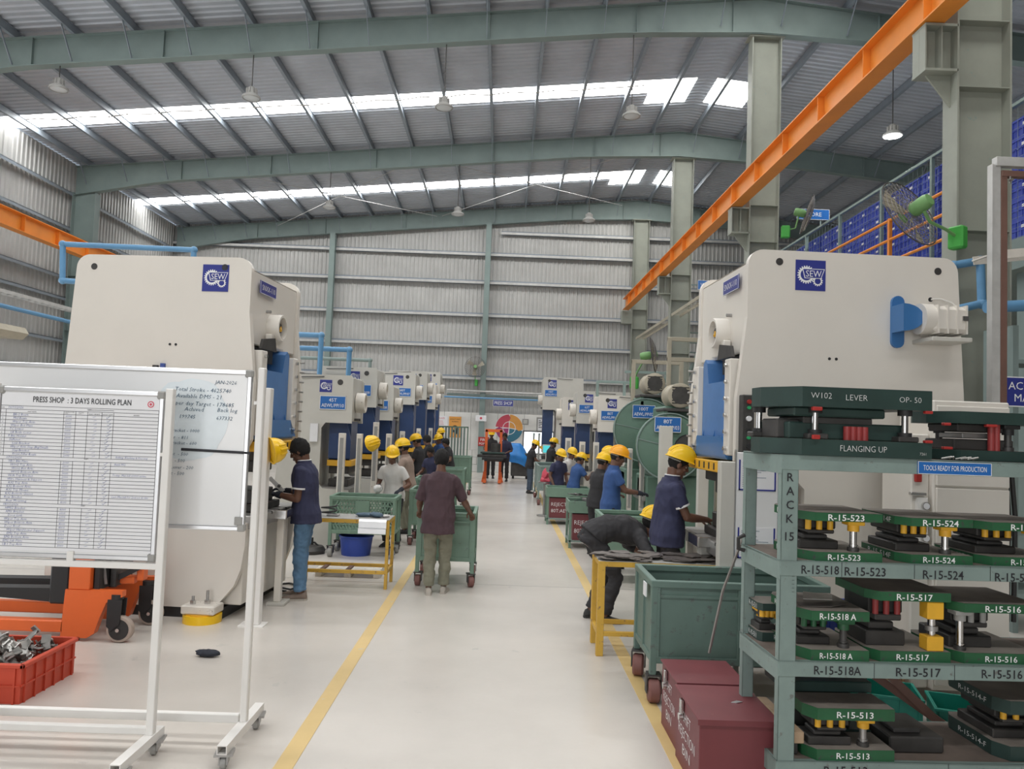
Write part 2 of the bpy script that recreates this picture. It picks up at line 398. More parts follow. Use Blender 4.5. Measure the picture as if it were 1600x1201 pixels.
# sag rods and wind bracing
b = MB()
for (xa, ya, xb, yb) in ((-9.5, 24.3, -3.0, 31.2), (-9.5, 31.2, -3.0, 24.3), (-2.8, 24.3, 4.6, 31.2), (-2.8, 31.2, 4.6, 24.3)):
    b.tube([(xa, ya, roof_z(xa)-0.45), (xb, yb, roof_z(xb)-0.45)], 0.012, 'galvanised', 5)
b.build('wind_brace', ceiling)
b = MB()
for sy in SKY_Y[2:]:
    b.tube([(XL+0.9, sy-0.72, roof_z(XL+0.9)-0.26)] + [(x, sy-0.72+0.03*math.sin(x), roof_z(x)-0.25-0.03*(1+math.cos(2*PI*(x-PX[0])/1.27))) for x in [XL+1.2+0.6*i for i in range(28)]], 0.016, 'cable_white', 5)
tag(b.build('lighting_conduit', ceiling))

# ---- walls
wall_back = struct('wall_back')
yb_ = Y1-0.05
GIRTS = [3.87, 5.19, 6.48, 7.85, 9.03, 9.95]
x = XL
while x < XR-0.01:
    x2 = min(x+1.0, XR); b = MB(); pr = corr(x, x2, 0.172, 0.028)
    zt = lambda q: roof_z(q)-0.03
    n = len(pr); vs = [(a, yb_-h, 2.35) for a, h in pr]+[(a, yb_-h, zt(a)) for a, h in pr]
    b.add(vs, [(i, n+i, n+i+1, i+1) for i in range(n-1)], 'wall_sheet'); b.build('wall_sheet', wall_back); x = x2
for z in GIRTS:
    xr = XL if z < 9.2 else XL+(z-8.6)/0.0995
    b = MB(); b.box(xr, XR, yb_-0.20, yb_-0.03, z-0.008, z+0.008, 'purlin_paint'); b.box(xr, XR, yb_-0.21, yb_-0.195, z-0.09, z+0.008, 'galvanised'); b.box(xr, XR, yb_-0.04, yb_-0.028, z-0.09, z+0.09, 'purlin_paint')
    b.build('girt', wall_back)
# white lined panels at the foot of the back wall, and block course
x = -9.0; i = 0
while x < 9.0:
    b = MB(); b.box(x+0.006, x+1.094, yb_-0.075, yb_-0.035, 0.90, 2.42, 'panel_white', 0.006); b.build('panel', wall_back); x += 1.1
for r in range(3):
    x = -9.0+(0.2 if r % 2 else 0)
    while x < 9.0:
        b = MB(); b.box(x+0.005, x+0.595, yb_-0.085, yb_-0.03, 0.005+0.3*r, 0.295+0.3*r, 'panel_white', 0.006); b.build('block', wall_back); x += 0.6
b = MB(); b.box(XL, XR, yb_-0.03, yb_, 0, 2.4, 'grey_pad'); b.build('backing', wall_back)

wall_left = struct('wall_left')
def side_sheet(ya, yc, z0, z1):
    b = MB(); pr = corr(ya, yc, 0.2, 0.03); n = len(pr)
    b.add([(XL+h, a, z0) for a, h in pr]+[(XL+h, a, z1) for a, h in pr], [(i, i+1, n+i+1, n+i) for i in range(n-1)], 'wall_sheet'); b.build('wall_sheet', wall_left)
yy = Y0
while yy < Y1-0.01:
    y2 = min(yy+1.0, Y1)
    opening = 9.0 <= yy < 15.0
    side_sheet(yy, y2, 4.1 if opening else 0.0, 9.74); yy = y2
for z in (3.2, 4.1, 5.4, 6.05, 7.6, 8.7):
    b = MB(); b.box(XL+0.03, XL+0.2, Y0, Y1, z-0.008, z+0.008, 'purlin_paint'); b.box(XL+0.19, XL+0.2, Y0, Y1, z-0.09, z+0.008, 'purlin_paint'); b.build('girt', wall_left)
b = MB(); b.box(XL-0.02, XL+0.01, 18.5, 20.5, 2.6, 3.6, 'window_sky'); w1 = tag(b.build('window_1'), kind='structure')
b = MB()
for z in (2.6, 3.1, 3.6): b.box(XL+0.01, XL+0.05, 18.4, 20.6, z-0.03, z+0.03, 'white_paint')
for q in (18.5, 19.5, 20.5): b.box(XL+0.01, XL+0.05, q-0.03, q+0.03, 2.6, 3.6, 'white_paint')
b.build('window_frame', w1)
wall_right = struct('wall_right')
b = MB(); pr = corr(Y0, Y1, 0.2, 0.03); n = len(pr)
b.add([(XR-h, a, 0) for a, h in pr]+[(XR-h, a, 9.74) for a, h in pr], [(i, n+i, n+i+1, i+1) for i in range(n-1)], 'wall_sheet'); b.build('wall_sheet', wall_right)
wall_front = struct('wall_front')
for (xa, xb, za, zb) in ((XL, -9.0, 0, 10.0), (1.0, XR, 0, 11.3), (-9.0, 1.0, 5.8, 11.3)):
    b = MB(); pr = corr(xa, xb, 0.2, 0.03); n = len(pr)
    b.add([(a, Y0+h, za) for a, h in pr]+[(a, Y0+h, min(zb, roof_z(a))) for a, h in pr], [(i, i+1, n+i+1, n+i) for i in range(n-1)], 'wall_sheet'); b.build('wall_sheet', wall_front)

# ---- columns
def i_col(name, label, xc, yc, ztop, depth=0.62, fl=0.30, k='steel_olive', cap=True):
    t = thing(name, label, 'column', (xc, yc, 0), 0, 'steel columns of the hall')
    b = MB(); b.box(-depth/2+.018, depth/2-.018, -.007, .007, 0, ztop, k)
    b.build('web', t)
    for q in (-1, 1):
        b = MB(); b.box(q*depth/2-.011, q*depth/2+.011, -fl/2, fl/2, 0, ztop, k); b.build('flange', t)
    b = MB(); b.box(-depth/2-.06, depth/2+.06, -fl/2-.05, fl/2+.05, 0, 0.03, k)
    if cap: b.box(-depth/2-.08, depth/2+.08, -fl/2-.03, fl/2+.03, ztop-.03, ztop, k)
    for z in (2.2, 4.4, 6.1, 6.9):
        if z < ztop: b.box(-depth/2, depth/2, -fl/2+.01, fl/2-.01, z-.006, z+.006, k)
    b.build('stiffener', t); return t
names = ['nearest green steel column at right, beside the big white press', 'second green steel column at right, carrying the small wall fan', 'third green steel column at right, behind the far presses', 'green steel column in the right corner of the back wall']
CC = []
for yf, lb in zip(FRAMES[2:], names):
    CC.append(i_col('steel_column', lb, 5.48, yf+0.15 if yf < 31 else yf, raf_bot(5.48)-0.016))
for yf, lb in zip(FRAMES[2:5], ['green steel column on the left wall beside the orange beam, nearest', 'green steel column on the left wall behind the left big press', 'green steel column on the left wall, farther one under the second rafter']):
    i_col('wall_column', lb, XL+0.55, yf+0.0, raf_bot(XL+0.6)-0.02, 0.7, 0.3, 'steel_green', False)
for xc, lb in ((-0.85, 'slim green column in the middle of the back wall, behind the wall fan'), (-7.25, 'slim green column on the back wall above the left presses')):
    t = thing('end_wall_column', lb, 'column', (xc, Y1-0.42, 0), 0, 'slim columns of the back wall')
    zt_ = raf_bot(xc)-.02
    b = MB(); b.box(-.006, .006, -.12, .12, 0, zt_, 'steel_green'); b.build('web', t)
    for q in (-1, 1):
        b = MB(); b.box(-.11, .11, q*.12-.008, q*.12+.008, 0, zt_, 'steel_green'); b.build('flange', t)
# corbels that carry the crane beam (parts of the columns)
for t in CC[:3]:
    b = MB()
    b.box(-0.70, -0.31, -.15, .15, 6.81, 6.84, 'steel_olive'); b.box(-0.70, -0.31, -.15, .15, 6.27, 6.30, 'steel_olive')
    b.box(-0.70, -0.31, -.008, .008, 6.30, 6.81, 'steel_olive')
    for x in (-0.69, -0.50): b.box(x-.008, x+.008, -.14, .14, 6.30, 6.81, 'steel_olive')
    b.prism([(-0.62, 6.27), (-0.31, 6.27), (-0.31, 5.88)], lambda u, v, a: (u, a, v), -.012, .012, 'steel_olive')
    b.build('corbel', t)
t = CC[3]
b = MB(); b.box(-0.74, -0.31, -.15, .15, 6.3, 6.84, 'steel_olive', .01); b.build('corbel', t)

# ---- crane runway beams
def runway(label, xc, zb, ya, yc, h=0.46):
    t = thing('crane_beam', label, 'beam', (xc, 0, zb), 0, 'orange crane runway beams')
    b = MB(); b.box(-.13, .13, ya, yc, 0, .018, 'orange_paint'); b.build('bottom_flange', t)
    b = MB(); b.box(-.13, .13, ya, yc, h-.018, h, 'orange_paint'); b.build('top_flange', t)
    b = MB(); b.box(-.007, .007, ya, yc, .018, h-.018, 'orange_paint'); b.build('web', t)
    s0 = None
    n = int((yc-ya)/1.52)
    for i in range(n+1):
        if s0 is None:
            b = MB(); b.box(-.11, .11, -.006, .006, .018, h-.018, 'orange_paint'); s0 = b.build('stiffener', t, (0, ya+.1, 0))
        else: inst(s0, t, (0, ya+.1+1.52*i, 0))
    b = MB(); b.box(-.03, .03, ya, yc, h, h+.05, 'dark_steel'); b.build('rail', t)
runway('long orange crane beam on the right-hand columns', 4.88, 6.85, -2.0, 31.3)
runway('orange crane beam along the left corrugated wall', -12.55, 6.43, 8.9, 27.0, 0.46)
# ================================================================== PRESSES
def gear_poly(cx, cz, r, teeth, dep):
    pts = []
    for i in range(teeth):
        a = 2*PI*i/teeth; w = 2*PI/teeth
        for f, rr in ((0, r-dep), (.18, r), (.52, r), (.70, r-dep)): pts.append((cx+rr*math.cos(a+w*f), cz+rr*math.sin(a+w*f)))
    return pts
def logo(b, o, right, upv, S):
    """navy square with two gears and three letters; o = lower-left corner of the sticker"""
    o = Vector(o); r = Vector(right); u = Vector(upv); n = r.cross(u)
    P = lambda x, z, e=0.0: o+r*(x*S)+u*(z*S)+n*e
    b.add([P(0, 0, .002), P(1, 0, .002), P(1, 1, .002), P(0, 1, .002)], [(0, 1, 2, 3)], 'navy_sign')
    def ringpoly(cx, cz, ro, ri, teeth, dep, e):
        out = gear_poly(cx, cz, ro, teeth, dep); N = len(out)
        inn = [(cx+ri*math.cos(2*PI*i/N), cz+ri*math.sin(2*PI*i/N)) for i in range(N)]
        vs = [P(x, z, e) for x, z in out]+[P(x, z, e) for x, z in inn]
        b.add(vs, [(i, (i+1) % N, N+(i+1) % N, N+i) for i in range(N)], 'sign_white')
    ringpoly(.36, .52, .30, .19, 22, .05, .003)
    ringpoly(.74, .32, .17, .10, 14, .035, .0035)
    q = [(.30, .40), (.85, .40), (.97, .72), (.22, .72)]
    b.add([P(x, z, .004) for x, z in q], [(0, 1, 2, 3)], 'sign_white')
    q = [(.325, .42), (.835, .42), (.94, .70), (.25, .70)]
    b.add([P(x, z, .0045) for x, z in q], [(0, 1, 2, 3)], 'navy_sign')
    b.text('SEW', P(.60, .455, .0045), r, u, .30*S, 'sign_white', width=.52*S)
def sign_mb(o, right, upv, w, h, lines, k='blue_sign', tk='sign_white', size=None, border=True):
    b = MB(); o = Vector(o); r = Vector(right).normalized(); u = Vector(upv).normalized(); n = r.cross(u)
    P = lambda x, z, e: o+r*x+u*z+n*e
    def slab(x0, x1, z0, z1, e0, e1, kk):
        vs = [P(x, z, e) for x in (x0, x1) for z in (z0, z1) for e in (e0, e1)]
        b.add(vs, [(0,1,3,2), (4,6,7,5), (0,4,5,1), (2,3,7,6), (0,2,6,4), (1,5,7,3)], kk)
    slab(-w/2, w/2, -h/2, h/2, 0, .008, k)
    if border:
        t = min(h, w)*.035
        for (x0, x1, z0, z1) in ((-w/2, w/2, h/2-t, h/2), (-w/2, w/2, -h/2, -h/2+t), (-w/2, -w/2+t, -h/2, h/2), (w/2-t, w/2, -h/2, h/2)): slab(x0, x1, z0, z1, .006, .0095, tk)
    L = len(lines)
    for i, ln in enumerate(lines):
        sz = size or h/(L+.6)*.95
        zz = h/2-(i+.5+ (0.25 if L > 1 else 0))*h/(L+(.5 if L > 1 else 0))-sz*.34
        b.text(ln, P(0, zz, .0085), r, u, sz, tk, width=min(w*.86, text_w(ln)*sz))
    return b
def text_w(t):
    vs, fs = text_geo(t); xs = [p[0] for p in vs]; return max(xs)-min(xs)

def big_press(label, xf, y0, W, H, D, s):
    """s=+1: front faces +X (left row), s=-1: front faces -X. u runs from the front backwards."""
    t = thing('power_press', label, 'press', (xf, y0, 0), 0, 'big white presses')
    X = lambda u: -s*u
    prof = [(.08, 2.95)] + [(.08+.13-.13*math.cos(math.radians(a)), H-.13+.13*math.sin(math.radians(a))) for a in range(0, 91, 15)]
    prof += [(D-.13+.13*math.sin(math.radians(a)), H-.13+.13*math.cos(math.radians(a))) for a in range(0, 91, 15)]
    prof += [(D+.06, 2.3), (D+.12, 1.2), (D+.12, .10), (.36, .10), (.22, .16), (.09, .32), (.03, .48), (0, .70), (0, .92), (.50, .94), (.60, 1.04), (.60, 1.50), (.50, 1.60), (.05, 1.62), (0, 1.72), (0, 2.25)]
    for q, nm in ((0, 'side_plate'), (W-.07, 'side_plate')):
        b = MB(); b.prism(prof, lambda u, v, a: (X(u), a, v), q, q+.07, 'press_white'); b.build(nm, t)
    # body between the plates
    b = MB(); b.box(X(.10), X(.62), .07, W-.07, 2.66, H-.10, 'press_white', .012); b.prism([(.10, H-.10), (.62, H-.10), (.62, H-.03), (.30, H-.03)], lambda u, v, a: (X(u), a, v), .07, W-.07, 'press_white'); b.build('head_cover', t)
    b = MB(); b.box(X(.66), X(D-.05), .07, W-.07, .12, H-.05, 'press_white'); b.build('rear_body', t)
    b = MB(); b.box(X(.05), X(.66), .10, W-.10, .12, .86, 'press_white', .01); b.build('bed', t)
    b = MB(); b.box(X(-.06), X(.64), .05, W-.05, .86, .985, 'steel', .008)
    for yy in (.3, .5, .7, .9): b.box(X(-.062), X(.64), yy-.012, yy+.012, .96, .9865, 'dark_steel')
    b.build('bolster', t)
    # holes in the near plate for lifting, their shade drawn as dark discs
    b = MB()
    for u, z in ((.35, H-.10), (D-.18, H-.12)): b.cyl((X(u), -.003, z), (X(u), .02, z), .032, 'dark_steel', seg=16)
    for u, z in ((.80, 2.62), (.86, 2.62), (.80, 2.10), (.86, 2.10)): b.cyl((X(u), -.003, z), (X(u), .01, z), .013, 'black', seg=10)
    b.build('lifting_hole', t)
    b = MB(); logo(b, (X(.57 if s > 0 else .49), -.001, H-.34 if s > 0 else H-.34), (1, 0, 0), (0, 0, 1), .265); b.build('logo_sticker', t)
    # model plate on the front of the head
    rr = (0, s, 0)
    sign_mb((X(.075), .42, H-.24), rr, (0, 0, 1), .42, .13, ['SNXX-110'], 'navy_sign').build('model_plate', t)
    # crank housing
    b = MB(); c = (X(.10), .62, 2.88)
    b.lathe([(.14, 0), (.14, .12), (.134, .13), (.112, .13), (.108, .04), (.0, .04)], c, (s, 0, 0), 'press_white', 28); b.lathe([(.107, .042), (.0, .043)], c, (s, 0, 0), 'dark_steel', 24)  # dark disc set in the recess stands in for the shade inside the opening
    b.box(X(.09), X(.02), .44, .80, 2.66, 2.80, 'press_white', .01)
    b.build('crank_housing', t)
    b = MB(); b.cyl((X(.06), .62, 2.88), (X(.0), .62, 2.88), .05, 'dark_steel', seg=14); b.cyl((X(.02), .66, 2.91), (X(-.02), .58, 2.85), .014, 'yellow_bar', seg=8); b.build('crank_shaft', t)
    b = MB()
    for yy, z in ((.47, 3.03), (.77, 3.03), (.47, 2.70), (.77, 2.70)): b.cyl((X(.10), yy, z), (X(.05), yy, z), .016, 'steel', seg=6)
    b.build('bolt', t)
    # slide, with its sloped shoulder and flange
    ya, yc = .26, W-.42
    b = MB(); b.prism([(ya, 1.80), (yc, 1.80), (yc, 2.62), (yc-.06, 2.66), (yc-.12, 2.62), (yc-.18, 2.42), (ya, 2.42)], lambda u, v, a: (X(a), u, v), .02, .50, 'slide_blue'); b.build('slide', t)
    b = MB(); b.box(X(-.02), X(.52), .16, W-.30, 1.72, 1.80, 'motor_blue', .006)
    for yy in (ya+.05, (ya+yc)/2, yc-.05):
        b.prism([(.02, 1.80), (-.02, 1.80), (.02, 1.98)], lambda u, v, a: (X(u), a, v), yy-.012, yy+.012, 'motor_blue')
    b.prism([(.16, 1.74), (W-.24, 1.74), (W-.42, 1.92), (.30, 1.92)], lambda u, v, a: (X(a), u, v), -.03, .01, 'motor_blue')
    b.build('slide_flange', t)
    b = MB(); b.box(X(-.05), X(.50), .12, W-.12, 1.60, 1.70, 'yellow_bar', .006)
    b.build('die_clamp_bar', t)
    b = MB()
    for i in range(6): b.box(X(-.056), X(-.04), .25+.15*i, .275+.15*i, 1.62, 1.68, 'dark_steel')
    b.build('clamp_slot', t)
    b = MB(); b.box(X(.10), X(.50), .2, .7, 2.50, 2.64, 'black'); b.prism([(.15, 2.62), (.55, 2.62), (.5, 2.76), (.2, 2.72)], lambda u, v, a: (X(a), u, v), .0, .03, 'dark_steel'); b.build('slide_cover', t)
    for ga in (.10, W-.41):
        b = MB(); b.box(X(-.03), X(.20), ga, ga+.14, 1.76, 2.60, 'press_white', .008); g = b.build('gib', t)
        for i in range(6):
            b = MB(); b.cyl((X(-.03), ga+.07, 1.82+.145*i), (X(-.055), ga+.07, 1.82+.145*i), .019, 'chrome', seg=8); b.build('bolt', g)
    b = MB()
    for i in range(8): b.cyl((X(-.0), W-.12, 1.80+.11*i), (X(-.05), W-.12, 1.80+.11*i), .010, 'steel', seg=6)
    b.build('adjuster_screw', t)
    # die on the bolster
    b = MB(); b.box(X(.05), X(.50), .32, 1.0, .985, 1.06, 'die_steel', .008); b.box(X(.1), X(.42), .40, .92, 1.06, 1.20, 'dark_steel', .01); b.build('lower_die', t)
    b = MB(); b.box(X(.05), X(.50), .32, 1.0, 1.50, 1.60, 'die_steel', .008); b.box(X(.12), X(.42), .42, .90, 1.38, 1.50, 'dark_steel', .01)
    for yy in (.38, .94): b.cyl((X(.42), yy, 1.06), (X(.42), yy, 1.50), .022, 'chrome', seg=10)
    b.build('upper_die', t)
    b = MB(); b.box(X(.2), X(D+.10), .02, W-.02, 0, .10, 'black'); b.build('plinth', t)
    return t, X
lp, XL_ = big_press('big white press at left behind the whiteboards, navy gear sticker at its upper right', -2.42, 7.45, 1.40, 3.49, 1.86, 1)
lp.rotation_euler = (0, 0, math.radians(-4.5))
# round anti-vibration mount under the near corner
b = MB(); b.cyl((-.34, -.08, 0), (-.34, -.08, .075), .175, 'helmet_yellow', seg=28); b.cyl((-.34, -.08, .075), (-.34, -.08, .085), .15, 'yellow_bar', seg=28); mt_ = b.build('machine_mount', lp)
b = MB(); b.box(-.50, -.18, -.20, .02, .085, .165, 'white_worn', .01); b.build('foot_bracket', mt_)
b = MB()
for x_, y_, h_ in ((-.42, -.12, .24), (-.30, -.08, .29)):
    b.cyl((x_, y_, .16), (x_, y_, h_), .014, 'steel', seg=8); b.cyl((x_, y_, .165), (x_, y_, .20), .030, 'chrome', seg=6)
b.build('bolt', mt_)
b = MB(); b.box(-.93, -.89, -.03, 0, 2.37, 2.43, 'ink_blue'); b.cyl((-.98, -.02, 2.37), (-.98, -.02, 2.41), .03, 'dark_steel', seg=8); b.build('lubricator_fitting', lp)
# a second stand foot further back at left
rp, XR_ = big_press('big white press at right behind the tool rack, motor and blue guard on its side', 1.98, 6.5, 1.46, 3.54, 1.93, -1)
rp.rotation_euler = (0, 0, math.radians(2.0))
# motor, belt guard on the near side of the right press
DX, DZ = .085, .11
g = MB(); g.prism(arc(1.30, 3.02, .055, 0, 180, 8)+arc(1.30, 2.68, .055, 180, 360, 8), lambda u, v, a: (u+DX, a, v+DZ), -.03, 0, 'motor_blue'); bg_ = g.build('belt_guard', rp)
g = MB(); g.prism([(1.24, 2.75), (1.24, 2.98)]+[(1.24+.005+.17*math.sin(math.radians(a))*1.0, 2.865+.115*math.cos(math.radians(a))*1.0) for a in range(0, 181, 15)], lambda u, v, a: (u+DX, a, v+DZ), -.22, -.03, 'motor_blue'); g.build('guard_bulge', bg_)
g = MB(); g.cyl((1.40, -.16, 2.86), (1.50, -.16, 2.86), .13, 'press_white', seg=24); g.box(1.47, 1.76, -.28, -.04, 2.74, 2.96, 'press_white', .03)
for x_ in (1.5, 1.58, 1.66, 1.74): g.box(x_-.006, x_+.006, -.29, -.03, 2.73, 2.97, 'press_white')
g.box(1.44, 1.78, -.30, 0, 2.665, 2.70, 'press_grey', .005); g.box(1.70, 1.75, -.295, -.28, 2.84, 2.88, 'chrome')
mo = g.build('motor', rp, (DX, 0, DZ))
g = MB(); g.tube([(1.60, -.01, 3.06), (1.66, -.05, 3.06), (1.73, -.10, 3.02), (1.765, -.16, 2.95), (1.765, -.20, 2.90)], .008, 'cable_white', 6); g.build('cable', mo)
g = MB(); g.cyl((1.60, -.004, 3.06), (1.60, .01, 3.06), .02, 'black', seg=10); g.build('cable_hole', mo)
# push-button panel on the front edge of the near plate
g = MB(); g.box(.02, .12, -.10, -.005, 1.76, 2.28, 'dark_steel', .006); cp = g.build('control_panel', rp)
g = MB()
for z, k, r_ in ((2.22, 'red_paint', .018), (2.17, 'green_led', .014), (2.08, 'paper', .022), (1.98, 'black', .018), (1.92, 'green_led', .014), (1.85, 'black', .02), (1.80, 'black', .016)):
    g.cyl((.07, -.10, z), (.07, -.125, z), r_, k, seg=10)
g.build('push_button', cp)
# electrical cabinet in front of the right press's rear
t = thing('electrical_cabinet', 'white electrical cabinet with two doors behind the tool rack, red switch at its left', 'cabinet', (3.12, 5.78, 0))
g = MB(); g.box(.14, .72, .0, .5, .10, 2.26, 'press_white', .01); g.box(.0, .14, .05, .5, .10, 2.0, 'press_white', .01); g.build('housing', t)
for z0_, z1_ in ((.14, 1.60), (1.615, 2.22)):
    g = MB(); g.box(.155, .71, -.022, 0, z0_, z1_, 'press_white', .006); d_ = g.build('door', t)
    g = MB(); g.cyl((.21, -.022, z1_-.22), (.21, -.032, z1_-.22), .012, 'dark_steel', seg=8); g.build('lock', d_)
g = MB(); g.box(.02, .07, .02, .05, 1.635, 1.71, 'red_paint', .006); g.build('isolator_switch', t)
g = MB(); g.box(-.02, .1, .01, .05, 1.535, 1.56, 'chrome', .004); g.build('door_handle', t)
g = MB(); g.box(.03, .11, .01, .05, .98, 1.52, 'white_paint', .004); pp = g.build('gauge_panel', t)
g = MB()
for x_, z_ in ((.085, 1.46), (.085, 1.22), (.045, 1.12), (.05, 1.34)): g.cyl((x_, .01, z_), (x_, -.015, z_), .030, 'chrome', seg=16); g.cyl((x_, -.015, z_), (x_, -.017, z_), .024, 'paper', seg=16)
g.build('pressure_gauge', pp)
g = MB(); g.box(.72, .80, .02, .2, 1.75, 1.86, 'press_grey', .008); g.tube([(.76, .1, 1.75), (.78, .1, 1.4), (.77, .1, .6)], .018, 'cable', 8); g.tube([(.80, .1, 1.75), (.83, .1, 1.4), (.82, .1, .6)], .018, 'cable', 8); g.build('cable_box', t)

# ------------------------------------------------ the smaller presses of both rows
def small_press(label, xf, y0, H, s, sgn, W=.95, D=1.05, k='press_grey', head=.74, slide='slide_navy', logo_size=.19, flat=False):
    t = thing('c_frame_press', label, 'press', (xf, y0, 0), 0, 'small presses of the left row' if s > 0 else 'small presses of the right row')
    X = lambda u: -s*u; hb = H-head
    prof = [(0, H-.06), (.03, H), (D, H), (D+.08, 1.0), (D+.08, 0), (.08, 0), (0, .2), (0, .86), (.40, .88), (.46, .94), (.46, hb-.08), (.40, hb), (0, hb)]
    for q in (0, W-.05):
        b = MB(); b.prism(prof, lambda u, v, a: (X(u), a, v), q, q+.05, k); b.build('side_plate', t)
    b = MB(); b.box(X(.03), X(.5), .05, W-.05, hb+.03, H-.02, k, .01); b.build('head_cover', t)
    b = MB(); b.box(X(.48), X(D), .05, W-.05, .05, H-.03, k); b.build('rear_body', t)
    b = MB(); b.box(X(-.03), X(.5), .03, W-.03, .80, .90, 'steel', .006); b.build('bolster', t)
    b = MB(); b.box(X(.05), X(.5), .06, W-.06, .05, .80, k); b.build('bed', t)
    b = MB(); zs = 1.32
    b.prism([(.22, hb+.05), (W-.22, hb+.05), (W-.22, zs+.05), (W-.16, zs), (.16, zs), (.22, zs+.05)], lambda u, v, a: (X(a), u, v), .04, .36, slide)
    b.prism([(.36, hb+.05), (.10, hb+.05), (.02, hb-.28), (.02, zs+.02), (.36, zs+.02)], lambda u, v, a: (X(u), a, v), .12, .20, slide)
    b.build('slide', t)
    b = MB(); b.box(X(.0), X(.38), .14, W-.14, zs-.10, zs-.005, 'yellow_bar', .006); b.build('die_clamp_bar', t)
    b = MB(); b.lathe([(.16, 0), (.16, .13), (.15, .145), (.125, .145), (.12, .06), (.0, .06)], (X(.02), W*.5, hb+.33), (s, 0, 0), 'white_worn', 22); b.build('crank_housing', t)
    b = MB(); b.cyl((X(.20), -.004, H-.11), (X(.20), .01, H-.11), .045, 'dark_steel', seg=14); b.build('lifting_hole', t)
    b = MB()
    for z in (.25, .75): b.cyl((X(.06), W*.3+z*.4, hb+.06), (X(-.03), W*.3+z*.4, hb+.06), .02, 'dark_steel', seg=6)
    b.build('bolt', t)
    L = logo_size*1.0
    b = MB(); xc = X(.42) if s > 0 else X(.30); logo(b, (xc-L/2, -.001, H-.08-L), (1, 0, 0), (0, 0, 1), L); b.build('logo_sticker', t)
    if sgn:
        sw = .40; sign_mb((X(.30) if s > 0 else X(.26), -.004, H-.08-L-.16), (1, 0, 0), (0, 0, 1), sw, .21, sgn).build('machine_sign', t)
    b = MB(); b.box(X(.05), X(.36), .2, W-.2, .90, 1.02, 'dark_steel', .01); b.box(X(.05), X(.36), .2, W-.2, 1.10, zs-.10, 'die_steel', .01)
    for yy in (.26, W-.26): b.cyl((X(.3), yy, 1.02), (X(.3), yy, 1.12), .02, 'chrome', seg=8)
    b.build('die', t)
    b = MB(); b.tube([(X(.95), -.01, H-.05), (X(.70), -.02, H-.045), (X(.52), -.015, H-.035), (X(.45), -.01, H-.03)], .007, 'cable', 5); b.build('air_hose', t)
    b = MB(); b.box(X(.50), X(.62), -.05, -.005, hb-.30, hb-.02, 'paper', .004); b.build('instruction_plate', t)
    return t
LW = [('nearest grey C-frame press of the left row, blue sign under its gear sticker', -2.33, 11.9, 2.63, ['45T', 'AEWL/PP/10']),
      ('second grey press of the left row, taller than the nearest', -2.36, 14.3, 2.93, ['63T', 'AEWL/PP/09']),
      ('third press of the left row, lower than its neighbours', -2.30, 16.1, 2.70, ['45T', 'AEWL/PP/08']),
      ('fourth press of the left row, behind the low one', -2.14, 18.6, 3.14, ['80T', 'AEWL/PP/07']),
      ('fifth press of the left row, its sticker half hidden', -2.10, 21.0, 3.34, ['80T', 'AEWL/PP/06']),
      ('sixth press of the left row with a white side', -2.02, 22.9, 3.12, ['63T', 'AEWL/PP/05']),
      ('last press of the left row, farthest away', -2.16, 26.0, 3.66, ['100T', 'AEWL/PP/04'])]
for i, (lb, xf, y_, H_, sg) in enumerate(LW):
    small_press(lb, xf, y_, H_, 1, sg, k='press_white' if i in (5,) else 'press_grey', head=.74+.04*(i > 2)+.1*(i == 6), logo_size=.19 if i < 3 else .24)
RW = [('nearest grey C-frame press of the right row, blue sign below its gear sticker', 2.06, 16.6, 2.68, ['80T', 'AEWL/PP/11'], 'press_white'),
      ('second press of the right row, sticker high on its side', 1.80, 18.8, 2.86, ['63T', 'AEWL/PP/12'], 'press_grey'),
      ('third press of the right row with a pale narrow head', 1.62, 21.0, 2.78, None, 'press_white'),
      ('last press of the right row, farthest away and tallest', 1.27, 24.8, 3.55, ['100T', 'AEWL/PP/13'], 'press_grey')]
for i, (lb, xf, y_, H_, sg, k_) in enumerate(RW):
    small_press(lb, xf, y_, H_, -1, sg, k=k_, head=.80 if i < 3 else 1.05, D=1.3, logo_size=.20 if i < 2 else .27)

